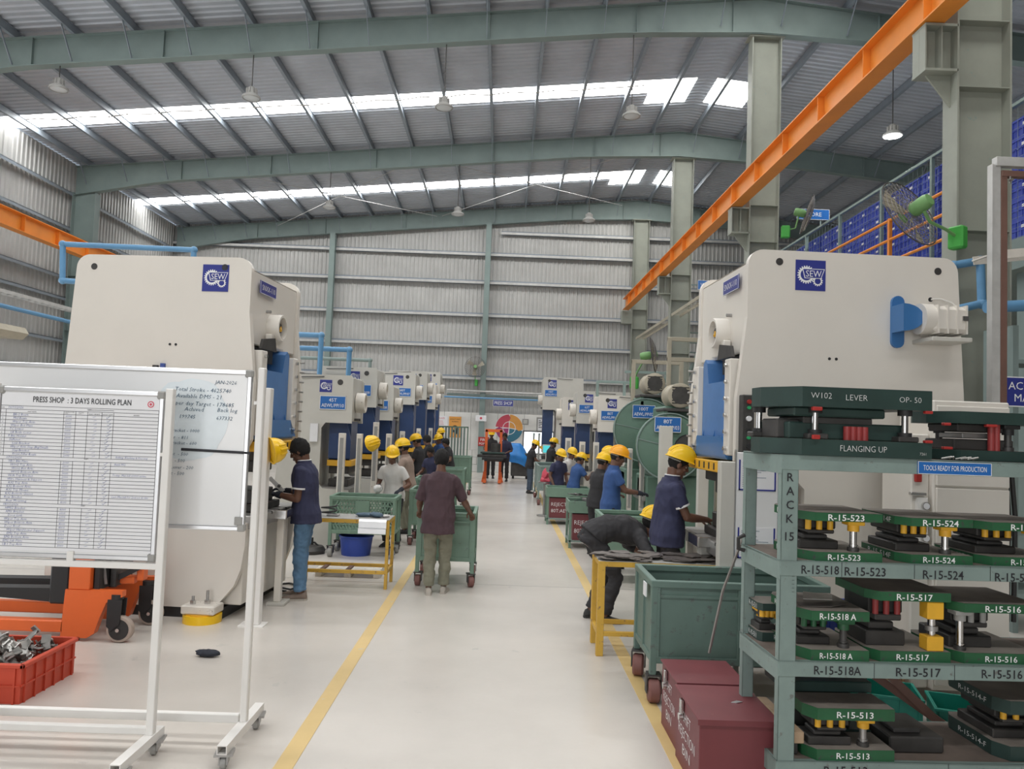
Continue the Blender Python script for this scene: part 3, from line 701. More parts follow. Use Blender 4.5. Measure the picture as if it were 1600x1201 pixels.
# green mechanical presses with big flywheel guards, behind the right big press
def mech_press(label, x, y, z, r, lines):
    t = thing('flywheel_press', label, 'press', (x, y, 0), 0, 'green flywheel presses')
    b = MB(); b.box(-.30, .75, .22, 1.15, .0, 1.25, 'mech_green', .02); b.box(-.05, .80, .25, 1.15, 1.25, z+.62, 'mech_green', .03); b.prism([(-.3, 1.0), (-.05, 1.6), (-.05, 1.0)], lambda u, v, a: (u, a, v), .3, 1.1, 'mech_green'); b.build('frame', t)
    b = MB(); b.lathe([(0, 0), (r*.93, 0), (r, .02), (r, .15), (r*.97, .17), (0, .17)], (0, 0, z), (0, 1, 0), 'mech_green', 40); fg = b.build('flywheel_guard', t, ang=30)
    b = MB(); b.tube([(r*math.cos(a), -.004, z+r*math.sin(a)) for a in [2*PI*i/48 for i in range(48)]], .012, 'rack_green', 6, True)
    b.beam((-r*.95, -.006, z+.10), (r*.2, -.006, z-.02), .015, .012, 'rack_green', (0, 1, 0)); b.build('guard_rim', fg)
    b = MB(); b.lathe([(.20, 0), (.20, .05), (.05, .06), (.05, .10), (0, .10)], (r*.55, -.0, z-.02), (0, -1, 0), 'dark_steel', 24); b.lathe([(.215, -.01), (.215, .02)], (r*.55, 0, z-.02), (0, -1, 0), 'black', 24); b.build('hub', t)
    b = MB(); yy = .35; zc = z+r+.28
    b.lathe([(0, -.02), (.15, -.02), (.19, 0), (.19, .06), (.17, .08), (.17, .45), (.19, .47), (.19, .5), (0, .5)], (.15, yy-.3, zc), (0, 1, 0), 'frame_tan', 22); mo = b.build('motor', t)
    b = MB()
    for q in range(-3, 4): b.box(.15-.13, .15+.13, yy-.325, yy-.318, zc+q*.04-.008, zc+q*.04+.008, 'black')
    b.lathe([(.135, -.326), (.135, -.322), (.0, -.322)], (.15, yy, zc), (0, 1, 0), 'dark_steel', 20)
    b.build('fan_cowl', mo)
    b = MB(); b.box(-.12, .50, -.02, .55, zc-.25, zc-.20, 'dark_steel', .01); b.box(-.1, -.05, 0, .5, z+.3, zc-.2, 'mech_green'); b.box(.42, .47, 0, .5, z+.3, zc-.2, 'mech_green'); b.build('motor_bracket', t)
    b = MB(); b.tube([(.34, .1, zc), (.46, .02, zc-.05), (.50, -.03, zc-.25), (.56, -.05, zc-.45)], .018, 'cable_white', 6); b.build('conduit', t)
    sign_mb((-.05, -.04, z+.33), (1, 0, 0), (0, 0, 1), .40, .23, lines).build('machine_sign', t)
    b = MB(); b.box(-.35, .4, .25, 1.1, .86, .95, 'steel', .01); b.box(-.3, .0, .35, 1.0, .95, 1.2, 'dark_steel', .02); b.box(-.3, .0, .35, 1.0, 1.35, 1.6, 'dark_steel', .02); b.build('die_space', t)
    return t
mech_press('green flywheel press with round guard, the farther of the two behind the right big press', 2.54, 13.6, 1.95, .56, ['100T', 'AEWL/PP/02'])
mech_press('green flywheel press with round guard, the nearer of the two behind the right big press', 2.54, 11.6, 1.72, .50, ['80T', 'AEWL/PP/03'])

# ---- white guard posts that hold the light curtains
def guard_post(label, x, y, h, w=.10, d=.08, k='white_worn', face=-1, slot=True):
    t = thing('guard_post', label, 'post', (x, y, 0), 0, 'light curtain posts')
    b = MB(); b.box(-w/2, w/2, -d/2, d/2, .012, h, k, .006); b.build('post', t)
    b = MB(); b.box(-w*.9, w*.9, -d*.9, d*.9, 0, .012, k); b.build('foot_plate', t)
    if slot:
        b = MB(); b.box(-w*.28, w*.28, -d/2-.004, -d/2+.002, h*.45, h*.96, 'grey_pad'); b.build('light_curtain', t)
    return t
guard_post('tall white post in front of the left big press, where the yellow helmet hangs', -2.26, 7.32, 2.22, .13, .10, 'white_paint', slot=False)
guard_post('white post before the nearest left-row press, left one of its pair', -2.42, 11.72, 1.74)
guard_post('white post before the nearest left-row press, right one of its pair', -2.16, 11.74, 1.74, .085)
guard_post('white post before the second left-row press, left one of its pair', -2.28, 13.95, 1.92)
guard_post('white post before the second left-row press, right one of its pair', -2.04, 13.95, 1.72)
guard_post('white post beside the third left-row press', -2.04, 15.8, 1.75)
guard_post('white post beside the fourth left-row press', -1.98, 18.3, 1.8)
guard_post('white post beside the fifth left-row press', -1.92, 20.7, 1.8)
guard_post('broad grey-white post in front of the green flywheel guards', 2.26, 10.6, 2.02, .17, .12, 'press_grey', slot=False)
guard_post('narrow white post right of the broad one before the flywheel guards', 2.41, 10.55, 1.75, .08)
guard_post('white post with cover beside the far side of the right big press', 2.52, 9.6, 2.05, .13, .1, 'press_grey', slot=False)
guard_post('left slim white post just right of the orange helmet', 2.00, 11.95, 1.66, .07)
guard_post('right slim white post just right of the orange helmet', 2.20, 12.0, 1.66, .07)
guard_post('white post before the nearest right-row press, right one', 2.00, 16.3, 1.66, .12)
guard_post('white post before the nearest right-row press, left one', 1.72, 16.4, 1.66, .12)
guard_post('white post before the second right-row press', 1.60, 18.5, 1.70, .14)
guard_post('dark slim post left of the far right press, before the bright window', .98, 23.6, 1.75, .06, .06, 'steel_green')
guard_post('second dark slim post before the bright window', 1.14, 23.6, 1.75, .06, .06, 'steel_green')
guard_post('grey stained post at the throat of the right big press', 1.86, 6.34, 1.72, .12, .10, 'press_grey', slot=False)
# ================================================================== PEOPLE
def ik(a, t, l1, l2, pole):
    a = Vector(a); t = Vector(t); d = t-a; L = d.length; mx = (l1+l2)*0.998
    if L > mx: t = a+d*(mx/L); d = t-a; L = mx
    dn = d.normalized(); x = (l1*l1-l2*l2+L*L)/(2*L); h = math.sqrt(max(l1*l1-x*x, 1e-6))
    p = Vector(pole); p = (p-dn*p.dot(dn)).normalized()
    return a+dn*x+p*h, t
def limb(b, pts, k='skin', seg=14):
    """pts: [(pos, rx, ry)], rings perpendicular to the chain"""
    n = len(pts); rs = []; ref = Vector((1, 0, 0))
    for i in range(n):
        d = (Vector(pts[min(i+1, n-1)][0])-Vector(pts[max(i-1, 0)][0])).normalized()
        if abs(d.dot(ref)) > .95: ref = Vector((0, 1, 0))
        rs.append(b.ring(pts[i][0], d, pts[i][1], seg, ref, pts[i][2] if len(pts[i]) > 2 else None))
    b.loft(rs, k)
def seg_pts(a, c, prof):
    a = Vector(a); c = Vector(c)
    return [(a+(c-a)*t, r) for t, r in prof]
WORK = bpy.data.scenes.new('workbench')   # scratch scene in which body and clothing surfaces are grown
def remesh(b, name, k, parent, vox, smooth=3, wr=0.0, freq=7.0, stretch=(1, 1, 1), seed=0.0):
    me = bpy.data.meshes.new(name); me.from_pydata(b.v, [], b.f); o = bpy.data.objects.new(name, me); WORK.collection.objects.link(o)
    md = o.modifiers.new('r', 'REMESH'); md.mode = 'VOXEL'; md.voxel_size = vox; md.use_smooth_shade = True
    s2 = o.modifiers.new('s', 'SMOOTH'); s2.iterations = smooth; s2.factor = 0.5
    with bpy.context.temp_override(scene=WORK, view_layer=WORK.view_layers[0]):
        dg = bpy.context.evaluated_depsgraph_get(); nm = bpy.data.meshes.new_from_object(o.evaluated_get(dg), preserve_all_data_layers=False, depsgraph=dg)
    o.modifiers.clear(); o.data = nm; bpy.data.meshes.remove(me); nm.name = name
    WORK.collection.objects.unlink(o); COL.objects.link(o)
    if wr > 0:
        src = [(v.co.copy(), v.normal.copy()) for v in nm.vertices]; out = []
        for p, nr in src:
            q = Vector((p.x*freq*stretch[0]+seed, p.y*freq*stretch[1]+seed, p.z*freq*stretch[2]))
            a = noise.noise(q)*.6 + (1-abs(noise.noise(q*1.9+Vector((3, 5, 7)))))*.45-.3
            out.extend(p + nr*(wr*a))
        nm.vertices.foreach_set('co', out)
    nm.polygons.foreach_set('use_smooth', [True]*len(nm.polygons))
    nm.materials.clear(); nm.materials.append(M[k]); nm.update()
    o.name = name; o.parent = parent; return o

def helmet_mb(k, c=(0, 0, 0), R=None):
    b = MB(); R = R or Matrix.Identity(3); c = Vector(c)
    def P(x, y, z): return c + R @ Vector((x, y, z))
    rs = []
    for j in range(9):
        t = j/8*PI/2; rr = math.cos(t); z = 0.135*math.sin(t)
        ring = []
        for i in range(28):
            a = 2*PI*i/28; ridge = 0.007*max(0, 1-abs(math.sin(a-PI/2))**.4*0) if False else 0
            ring.append(P(0.122*rr*math.cos(a)+0, 0.148*rr*math.sin(a), z+0.01))
        rs.append(ring)
    b.loft(rs, k)
    # brim with a peak in front
    ro = []; ri = []
    for i in range(28):
        a = 2*PI*i/28; s = max(0, math.sin(a)); e = 0.012+0.045*s**3
        ro.append(P((0.122+e*.55)*math.cos(a), (0.148+e)*math.sin(a), 0.006-0.014*s**3)); ri.append(P(0.119*math.cos(a), 0.144*math.sin(a), 0.016))
    ro2 = [p - R @ Vector((0, 0, 0.008)) for p in ro]; ri2 = [p - R @ Vector((0, 0, 0.012)) for p in ri]
    b.loft([ri, ro, ro2, ri2], k, False)
    for q in (-.04, 0, .04):   # crown ridges
        pts = [P(q, 0.148*math.cos(t)*(1 if abs(q) < .01 else .95), 0.010+0.135*math.sin(t)*(1.0 if abs(q) < .01 else .945)) for t in [PI*(.10+.80*i/12) for i in range(13)]]
        b.tube(pts, 0.011 if q == 0 else .007, k, 6)
    return b

def person(label, loc, yawdeg, s=1.0, lean=0.0, hz=0.945, hy=0.0, head=(10, 0), hands=((-.2, .35, 1.05), (.2, .35, 1.05)), feet=((-.1, 0), (.1, 0)),
           shirt='cloth_navy', pants='cloth_black', shoe='shoe_black', sleeve=.62, hat=None, gloves=None, near=False, trim=None, mask=None, skin='skin', twist=0.0, collar=True, grip=0.55, belly=1.0, bulk=0.0, hem=.13, seed=1.0, pole=None, palm=(0, 0, -1)):
    t = thing('person', label, 'person', loc, math.radians(yawdeg), 'workers')
    t.scale = (s, s, s)
    ln = math.radians(lean); hips = Vector((0, hy, hz))
    def sp(u): # point on the spine u metres above the pelvis, bending mostly at the waist
        a = ln*min(1, 0.55+u*1.1) if u > 0 else ln*.5
        return hips + Vector((0, math.sin(a)*u, math.cos(a)*u))
    tw = math.radians(twist)
    right = Vector((math.cos(tw), math.sin(tw), 0))
    TOR = [(-.22, .150, .112), (-.17, .152, .114), (-.13, .150, .113), (-.09, .145, .112), (-.02, .165, .120), (.08, .152, .108*belly), (.18, .142, .102*belly), (.30, .160, .113), (.40, .165, .112), (.445, .142, .096), (.48, .098, .080), (.51, .066, .064), (.55, .056, .058), (.60, .053, .056), (.62, .05, .054)]
    def torso(b, inf=0.0, lo=-.14, hi=1.0, hem=0.0):
        rs = []
        for u, rx, ry in TOR:
            if inf == 0 and u < -.10: rx = ry = .085
            if u < lo or u > hi: continue
            c = sp(u); d = (sp(u+.02)-sp(u-.02)).normalized(); e = inf + (hem*max(0, (.12-u)/.25))
            rs.append(b.ring(c, d, rx+e, 20, right, ry+e))
        b.loft(rs, 'skin')
    # shoulders, arms
    sh = {}; el = {}; wr = {}
    for i, q in ((0, -1), (1, 1)):
        sh[i] = sp(.425)+right*q*.165
        po = pole[i] if pole else (q*.45, -.45, -.75)
        el[i], wr[i] = ik(sh[i], hands[i], .285, .255, po)
    hip = {}; kn = {}; an = {}
    for i, q in ((0, -1), (1, 1)):
        hip[i] = hips+Vector((q*.088, 0, -.05)); f = feet[i]
        kn[i], an[i] = ik(hip[i], (f[0], f[1], f[2] if len(f) > 2 else .085), .402, .399, (q*.12, 1, 0))
    # ---- head frame
    nk = sp(.566); hp = math.radians(head[0])+ln*.45; hyaw = math.radians(head[1])
    Rh = Matrix.Rotation(hyaw+tw, 3, 'Z') @ Matrix.Rotation(-hp, 3, 'X')
    hc = nk + Rh @ Vector((0, .018, .085))
    H = lambda x, y, z: hc + Rh @ Vector((x, y, z))
    b = MB(); torso(b)
    for i, q in ((0, -1), (1, 1)):
        b.ball(sh[i]-right*q*.012, (.062, .06, .06), 'skin')
        limb(b, seg_pts(sh[i], el[i], [(-.06, .05), (.12, .055), (.4, .049), (.75, .042), (1.0, .040)]))
        b.ball(el[i], .041, 'skin', 10, 6)
        limb(b, seg_pts(el[i], wr[i], [(0, .040), (.25, .044), (.6, .036), (.9, .028), (1.04, .026)]))
        limb(b, seg_pts(hip[i], kn[i], [(-.1, .075), (.1, .083), (.5, .070), (.85, .056), (1, .054)]))
        b.ball(kn[i], .055, 'skin', 10, 6)
        limb(b, seg_pts(kn[i], an[i], [(0, .052), (.25, .054), (.6, .043), (.9, .036), (1.05, .038)]))
    # hands: palm, four fingers, thumb from the side of the palm
    hb = b
    def hand(b, i, q, inf=0.0):
        f = (wr[i]-el[i]).normalized(); n = Vector(palm); n = (n-f*n.dot(f))
        n = n.normalized() if n.length > .1 else Vector((-q, 0, 0)); sd = f.cross(n).normalized()  # across the palm
        if sd.x*q > 0: sd = -sd                      # thumb side towards the body's middle
        w0 = wr[i]; P = lambda a, c, e: w0+f*a+sd*c+n*e
        rs = []
        for a, rx, ry in ((-.01, .026, .021), (.02, .031, .018), (.05, .040, .016), (.085, .042, .0145), (.10, .036, .012)):
            rs.append(b.ring(P(a, 0, .002), f, rx+inf, 12, sd, ry+inf))
        b.loft(rs, 'skin')
        for j, (c, L) in enumerate(((.030, .068), (.010, .076), (-.011, .070), (-.030, .055))):
            p = P(.085, c, 0); dd = f.copy(); pts = [(p, .0095+inf)]
            for sgi, fr in enumerate((.45, .32, .25)):
                ang = grip*(.55+.35*sgi)
                dd = (dd*math.cos(ang)+n*math.sin(ang)).normalized() if sgi == 0 else (Matrix.Rotation(ang, 3, f.cross(n)) @ dd).normalized()
                p = p+dd*L*fr; pts.append((p, .0092-.0011*sgi+inf))
            limb(b, pts, seg=8)
        th = [(P(.018, .024, .004), .013+inf), (P(.045, .045, .014), .012+inf), (P(.068, .052, .03), .0105+inf), (P(.088, .046, .042), .009+inf)]
        limb(b, th, seg=8)
    for i, q in ((0, -1), (1, 1)): hand(b, i, q)
    # head: cranium, face, jaw, nose, brow, lips, ears
    b.ball(H(0, -.008, .03), (.075, .096, .088), 'skin', 16, 12, Rh)
    b.ball(H(0, .030, -.035), (.058, .062, .078), 'skin', 14, 10, Rh)
    b.ball(H(0, .064, -.090), (.028, .026, .024), 'skin', 10, 8, Rh)
    b.ball(H(0, .018, -.060), (.057, .058, .045), 'skin', 12, 8, Rh)
    b.ball(H(0, .078, .038), (.050, .018, .014), 'skin', 10, 6, Rh)
    limb(b, [(H(0, .080, .030), .010), (H(0, .096, .006), .012), (H(0, .106, -.014), .0155), (H(0, .090, -.022), .012)], seg=8)
    for q in (-1, 1):
        b.ball(H(q*.013, .092, -.017), (.010, .011, .009), 'skin', 8, 6, Rh)
        b.ball(H(q*.036, .066, -.018), (.022, .022, .018), 'skin', 8, 6, Rh)
        b.ball(H(q*.077, -.006, .0), (.012, .022, .033), 'skin', 8, 6, Rh)
    b.ball(H(0, .086, -.046), (.026, .012, .007), 'skin', 8, 6, Rh); b.ball(H(0, .083, -.059), (.024, .013, .008), 'skin', 8, 6, Rh)
    body = remesh(b, 'body', skin, t, .0065 if near else .013, 2)
    # eyes, brows, lips
    if True:
        e = MB()
        for q in (-1, 1):
            e.ball(H(q*.031, .067, .012), (.014, .012, .0085), 'eye_white', 10, 6, Rh); e.ball(H(q*.031, .0755, .012), (.0065, .0045, .0065), 'black', 8, 6, Rh)
        e.build('eyes', t)
        e = MB()
        for q in (-1, 1): e.tube([H(q*.012, .089, .032), H(q*.032, .087, .039), H(q*.050, .072, .034)], .0055, 'hair', 6)
        e.build('eyebrows', t)
        e = MB(); e.tube([H(-.024, .084, -.053), H(-.008, .0975, -.0495), H(0, .0965, -.051), H(.008, .0975, -.0495), H(.024, .084, -.053)], .005, 'lip', 6)
        e.tube([H(-.022, .084, -.056), H(0, .096, -.060), H(.022, .084, -.056)], .0055, 'lip', 6); e.build('lips', t)
    # hair
    b = MB(); n_a, n_r = 40, 20; vs = []; fs = []
    for j in range(n_r+1):
        for i in range(n_a):
            th = PI*.5*1.62*j/n_r; a = 2*PI*i/n_a
            fr = max(0, math.sin(a)); lim = PI*.5*(1.62-.78*fr**.7 - (.25 if abs(math.cos(a)) > .75 else 0)*0); th = min(th, lim)
            k_ = 1+.05*noise.noise(Vector((math.cos(a)*3, math.sin(a)*3, th*3+seed)))+(.10 if not hat else .05)*noise.noise(Vector((math.cos(a)*7, math.sin(a)*7, th*6+seed)))
            hh = .10+.012*max(0, math.cos(th)); cr = 1.0
            vs.append(H((.091 if not hat else .080)*math.sin(th)*math.cos(a)*k_, -.012+(.116 if not hat else .102)*math.sin(th)*math.sin(a)*k_, .034+(.118 if not hat else .090)*math.cos(th)*k_))
    for j in range(n_r):
        for i in range(n_a): fs.append((j*n_a+i, j*n_a+(i+1) % n_a, (j+1)*n_a+(i+1) % n_a, (j+1)*n_a+i))
    b.add(vs, [f[::-1] for f in fs], 'hair', True)
    b.build('hair', t)
    if hat:
        ho = helmet_mb(hat, H(0, .004, .062), Rh @ Matrix.Rotation(math.radians(4), 3, 'X')).build('helmet', t, ang=60)
        s2 = MB(); s2.tube([H(.075*math.cos(a), -.010+.100*math.sin(a), .042) for a in [PI*(1+i/10) for i in range(11)]], .010, 'grey_pad', 6); s2.build('headband', t)
    if mask:
        b = MB(); b.ball(H(0, .052, -.042), (.063, .060, .056), 'cloth_black', 14, 10, Rh); b.build('mask', t)
    # shirt
    b = MB(); vox = .010 if near else .016
    torso(b, .020+bulk, -hem-.005, .53, .022)
    for i, q in ((0, -1), (1, 1)):
        b.ball(sh[i]-right*q*.016, (.070, .070, .064), 'skin')
        if sleeve <= 1:
            limb(b, seg_pts(sh[i], el[i], [(-.12, .056), (.1, .066), (sleeve*.6, .067), (sleeve, .068)]))
        else:
            limb(b, seg_pts(sh[i], el[i], [(-.12, .062), (.1, .074), (.6, .066), (1.0, .058)])); b.ball(el[i], .058, 'skin', 10, 6)
            limb(b, seg_pts(el[i], wr[i], [(0, .056), (.5, .052), (sleeve-1, .044)]))
    so = remesh(b, 'shirt', shirt, t, vox, 3, .026 if near else .016, 9.0, (1, 1, .5), seed*3.1)
    if collar:
        c = MB(); d0 = (sp(.53)-sp(.50)).normalized()
        rs = [c.ring(sp(.475), d0, .108, 20, right, .095), c.ring(sp(.505), d0, .090, 20, right, .085), c.ring(sp(.545), d0, .071, 20, right, .073), c.ring(sp(.541), d0, .064, 20, right, .066)]
        c.loft(rs, shirt, False); c.build('collar', t)
        if trim:
            c = MB(); c.tube([p for p in c.ring(sp(.546), d0, .071, 20, right, .073)], .0055, trim, 6, True); c.build('collar_trim', t)
    if trim:
        for i in (0, 1):
            c = MB(); d = (el[i]-sh[i]).normalized(); c.loft([c.ring(sh[i]+d*.285*(sleeve-.05), d, .0715, 18), c.ring(sh[i]+d*.285*(sleeve+.015), d, .0715, 18)], trim, False); c.build('cuff', t)
    # trousers
    b = MB(); torso(b, .010, -.14, .0)
    for i in (0, 1):
        limb(b, seg_pts(hip[i], kn[i], [(-.12, .088), (.08, .097), (.5, .086), (.9, .074), (1, .072)])); b.ball(kn[i], .072, 'skin', 10, 6)
        limb(b, seg_pts(kn[i], an[i], [(0, .072), (.3, .072), (.7, .066), (.97, .066)]))
    remesh(b, 'trousers', pants, t, vox, 3, .028 if near else .016, 9.0, (1, 1, 1.5), seed*5.3)
    # shoes
    for i, q in ((0, -1), (1, 1)):
        f = feet[i]; fz = (f[2]-.085) if len(f) > 2 else 0; ty = .10*q
        b = MB(); rs = []
        for y, rx, ht in ((-.075, .022, .05), (-.06, .034, .085), (-.02, .038, .10), (.03, .039, .085), (.09, .044, .06), (.14, .044, .048), (.18, .034, .036), (.20, .016, .024)):
            c = an[i]+Vector((-math.sin(ty)*0+ty*y, y, 0)); ring = []
            for j in range(14):
                a = 2*PI*j/14; ring.append(Vector((c.x+rx*math.cos(a), c.y, fz+max(0.0, ht*.5+ht*.5*math.sin(a)*1.0))))
            rs.append(ring)
        b.loft(rs, shoe); so = b.build('shoe', t)
        b = MB(); rs = []
        for y, rx in ((-.078, .024), (-.06, .037), (0, .041), (.09, .048), (.15, .047), (.19, .034), (.206, .014)):
            c = an[i]+Vector((ty*y, y, 0))
            rs.append([Vector((c.x+rx*e, c.y, fz+zz)) for e, zz in ((-1, .0), (1, 0), (1, .02), (-1, .02))])
        b.loft(rs, 'shoe_light' if shoe != 'shoe_black' else 'rubber', True, False); b.build('sole', so)
    if gloves:
        for i, q in ((0, -1), (1, 1)):
            b = MB(); hand(b, i, q, .0035); limb(b, seg_pts(el[i], wr[i], [(.78, .042), (.9, .038), (1.03, .033)]))
            remesh(b, 'glove', gloves, t, .006 if near else .010, 1)
    return t

WN, WY = 'sign_white', 'helmet_yellow'
person('bareheaded man in navy polo with white trim and blue jeans at the left big press', (-2.10, 8.45, 0), 90, 1.0, 5, hz=.945, head=(24, 0), hands=((-.10, .30, 1.12), (.13, .27, 1.14)), feet=((-.09, .0), (.10, .05)), pole=((-.25, -.8, -.6), (.25, -.8, -.6)),
       shirt='cloth_navy', pants='denim', shoe='shoe_brown', near=True, trim=WN, gloves='glove_dark', seed=1.3, bulk=.008)
person('man in plum T-shirt and khaki trousers seen from behind, pushing a green cart', (-.69, 8.88, 0), 0, .955, 6, hz=.94, head=(14, 3), hands=((-.26, .27, .955), (.36, .29, .955)), feet=((-.085, -.02), (.085, .09)),
       shirt='cloth_plum', pants='cloth_khaki', shoe='shoe_light', sleeve=.95, near=True, collar=False, seed=2.7, pole=((-.12, -1, -.2), (.12, -1, -.2)), belly=1.12, bulk=.012, hem=.22)
person('man in navy polo with white trim and yellow helmet, working at the right big press', (1.66, 7.6, 0), -90, 1.02, 4, hz=.945, head=(20, 0), hands=((-.12, .34, 1.06), (.06, .37, 1.08)), feet=((-.11, 0), (.11, .02)),
       shirt='cloth_navy', pants='cloth_black', shoe='shoe_black', hat=WY, near=True, trim=WN, seed=4.1, belly=1.1, bulk=.012, grip=.9)
person('man in black bending far over behind the yellow table at right', (1.06, 7.95, 0), -82, 1.0, 86, hz=.86, hy=-.08, head=(-18, 0), hands=((-.16, .52, .66), (.18, .50, .70)), feet=((-.11, -.06), (.12, .02)),
       shirt='cloth_black', pants='cloth_black', shoe='shoe_black', hat=WY, near=True, seed=5.2, sleeve=1.5, bulk=.01, hem=.05, pole=((-.6, -.5, .3), (.6, -.5, .3)))
person('man in white shirt and yellow helmet behind the green mesh cart', (-1.66, 12.15, 0), 165, .92, 14, hz=.89, head=(12, 20), hands=((-.22, .26, .98), (.15, .30, 1.02)), shirt='cloth_white', pants='cloth_black', hat=WY, gloves='glove_dark', seed=6.1)
person('man in beige shirt, black mask and yellow helmet at the left presses', (-1.62, 13.6, 0), 80, .94, 8, hz=.92, head=(10, 0), hands=((-.2, .38, 1.1), (.15, .36, 1.12)), shirt='cloth_beige', pants='cloth_khaki', hat=WY, mask=True, sleeve=1.4, seed=7.7)
person('man in black T-shirt and yellow helmet left of the man with the cart', (-1.78, 17.0, 0), 75, .95, 6, head=(16, 0), hands=((-.18, .35, 1.0), (.15, .36, .95)), shirt='cloth_black', pants='cloth_black', hat=WY, seed=8.8, skin='skin_light')
person('bareheaded man in black standing behind the black-shirted one with helmet', (-1.72, 18.8, 0), 70, .95, 8, head=(15, 0), shirt='cloth_black', pants='cloth_black', seed=9.9)
person('bareheaded man in navy facing this way, just over the cart pusher\'s head', (-1.42, 16.4, 0), 150, .87, 14, hz=.90, head=(15, 0), hands=((-.2, .34, 1.0), (.2, .34, 1.0)), shirt='cloth_navy', pants='cloth_black', seed=10.3)
person('man in blue shirt and yellow helmet far along the left presses', (-1.72, 22.0, 0), 140, .92, 8, head=(12, 0), shirt='cloth_blue', pants='cloth_black', hat=WY, seed=11.2)
person('worker in yellow helmet farthest along the left row, behind the blue-shirted man', (-1.90, 24.6, 0), 150, 1.0, 4, head=(8, 0), shirt='cloth_navy', pants='cloth_black', hat=WY, seed=12.4)
person('bareheaded man in black at the right end of the left-hand group', (-1.36, 20.4, 0), 120, .90, 10, head=(16, 0), shirt='cloth_black', pants='cloth_black', seed=13.1)
person('man in royal blue polo and orange helmet with black gloves at the right', (1.58, 11.0, 0), -88, .965, 4, head=(16, 0), hands=((-.12, .40, 1.10), (.10, .42, 1.10)), shirt='cloth_blue', pants='cloth_black', hat='helmet_orange', gloves='glove_dark', seed=14.6)
person('man in black with yellow helmet just left of the orange helmet', (1.50, 12.0, 0), -60, .89, 8, head=(14, 0), shirt='cloth_black', pants='cloth_black', hat=WY, seed=15.3)
person('worker whose yellow helmet shows above and behind the orange helmet', (1.72, 13.0, 0), -75, .93, 6, head=(10, 0), shirt='cloth_navy', pants='cloth_black', hat=WY, seed=16.4)
person('man in bright blue shirt and yellow helmet leaning in between the right presses', (1.52, 16.0, 0), -60, .84, 15, hz=.90, head=(14, 0), hands=((-.2, .40, 1.15), (.16, .42, 1.2)), shirt='cloth_blue', pants='denim_dark', hat=WY, seed=17.5)
person('man in dark navy shirt and yellow helmet facing the aisle behind a rejection bin', (1.22, 16.6, 0), -150, .855, 8, hz=.91, head=(14, 0), hands=((-.22, .15, .82), (.22, .18, .85)), shirt='cloth_navy', pants='cloth_black', hat=WY, seed=18.6)
person('worker in white shirt and yellow helmet peering over the navy-shirted man', (1.52, 17.6, 0), -140, .865, 10, hz=.91, head=(14, 0), shirt='cloth_white', pants='cloth_black', hat=WY, seed=19.2)
person('man in black with yellow helmet and mask before the bright window', (1.40, 22.2, 0), -70, .92, 6, head=(14, 0), hands=((-.2, .36, 1.15), (.16, .38, 1.1)), shirt='cloth_black', pants='cloth_black', hat=WY, mask=True, seed=20.7)
person('man in black T-shirt, blue jeans and yellow helmet standing at the teal cart', (.84, 22.45, 0), -80, .88, 8, head=(24, 0), hands=((-.16, .36, .98), (.16, .38, .98)), shirt='cloth_black', pants='denim_dark', hat=WY, seed=21.9)
person('bareheaded man in navy uniform right of the orange hoist', (.12, 27.0, 0), 165, .97, 3, head=(8, 0), hands=((-.16, .24, 1.05), (.16, .24, 1.05)), shirt='cloth_navy', pants='cloth_black', seed=22.3, sleeve=.9)
person('worker with yellow helmet standing behind the orange hoist', (-.38, 28.2, 0), 180, .98, 3, head=(8, 0), hands=((-.2, .3, 1.05), (.2, .3, 1.05)), shirt='cloth_black', pants='cloth_black', hat=WY, seed=23.8)

bpy.data.scenes.remove(WORK)
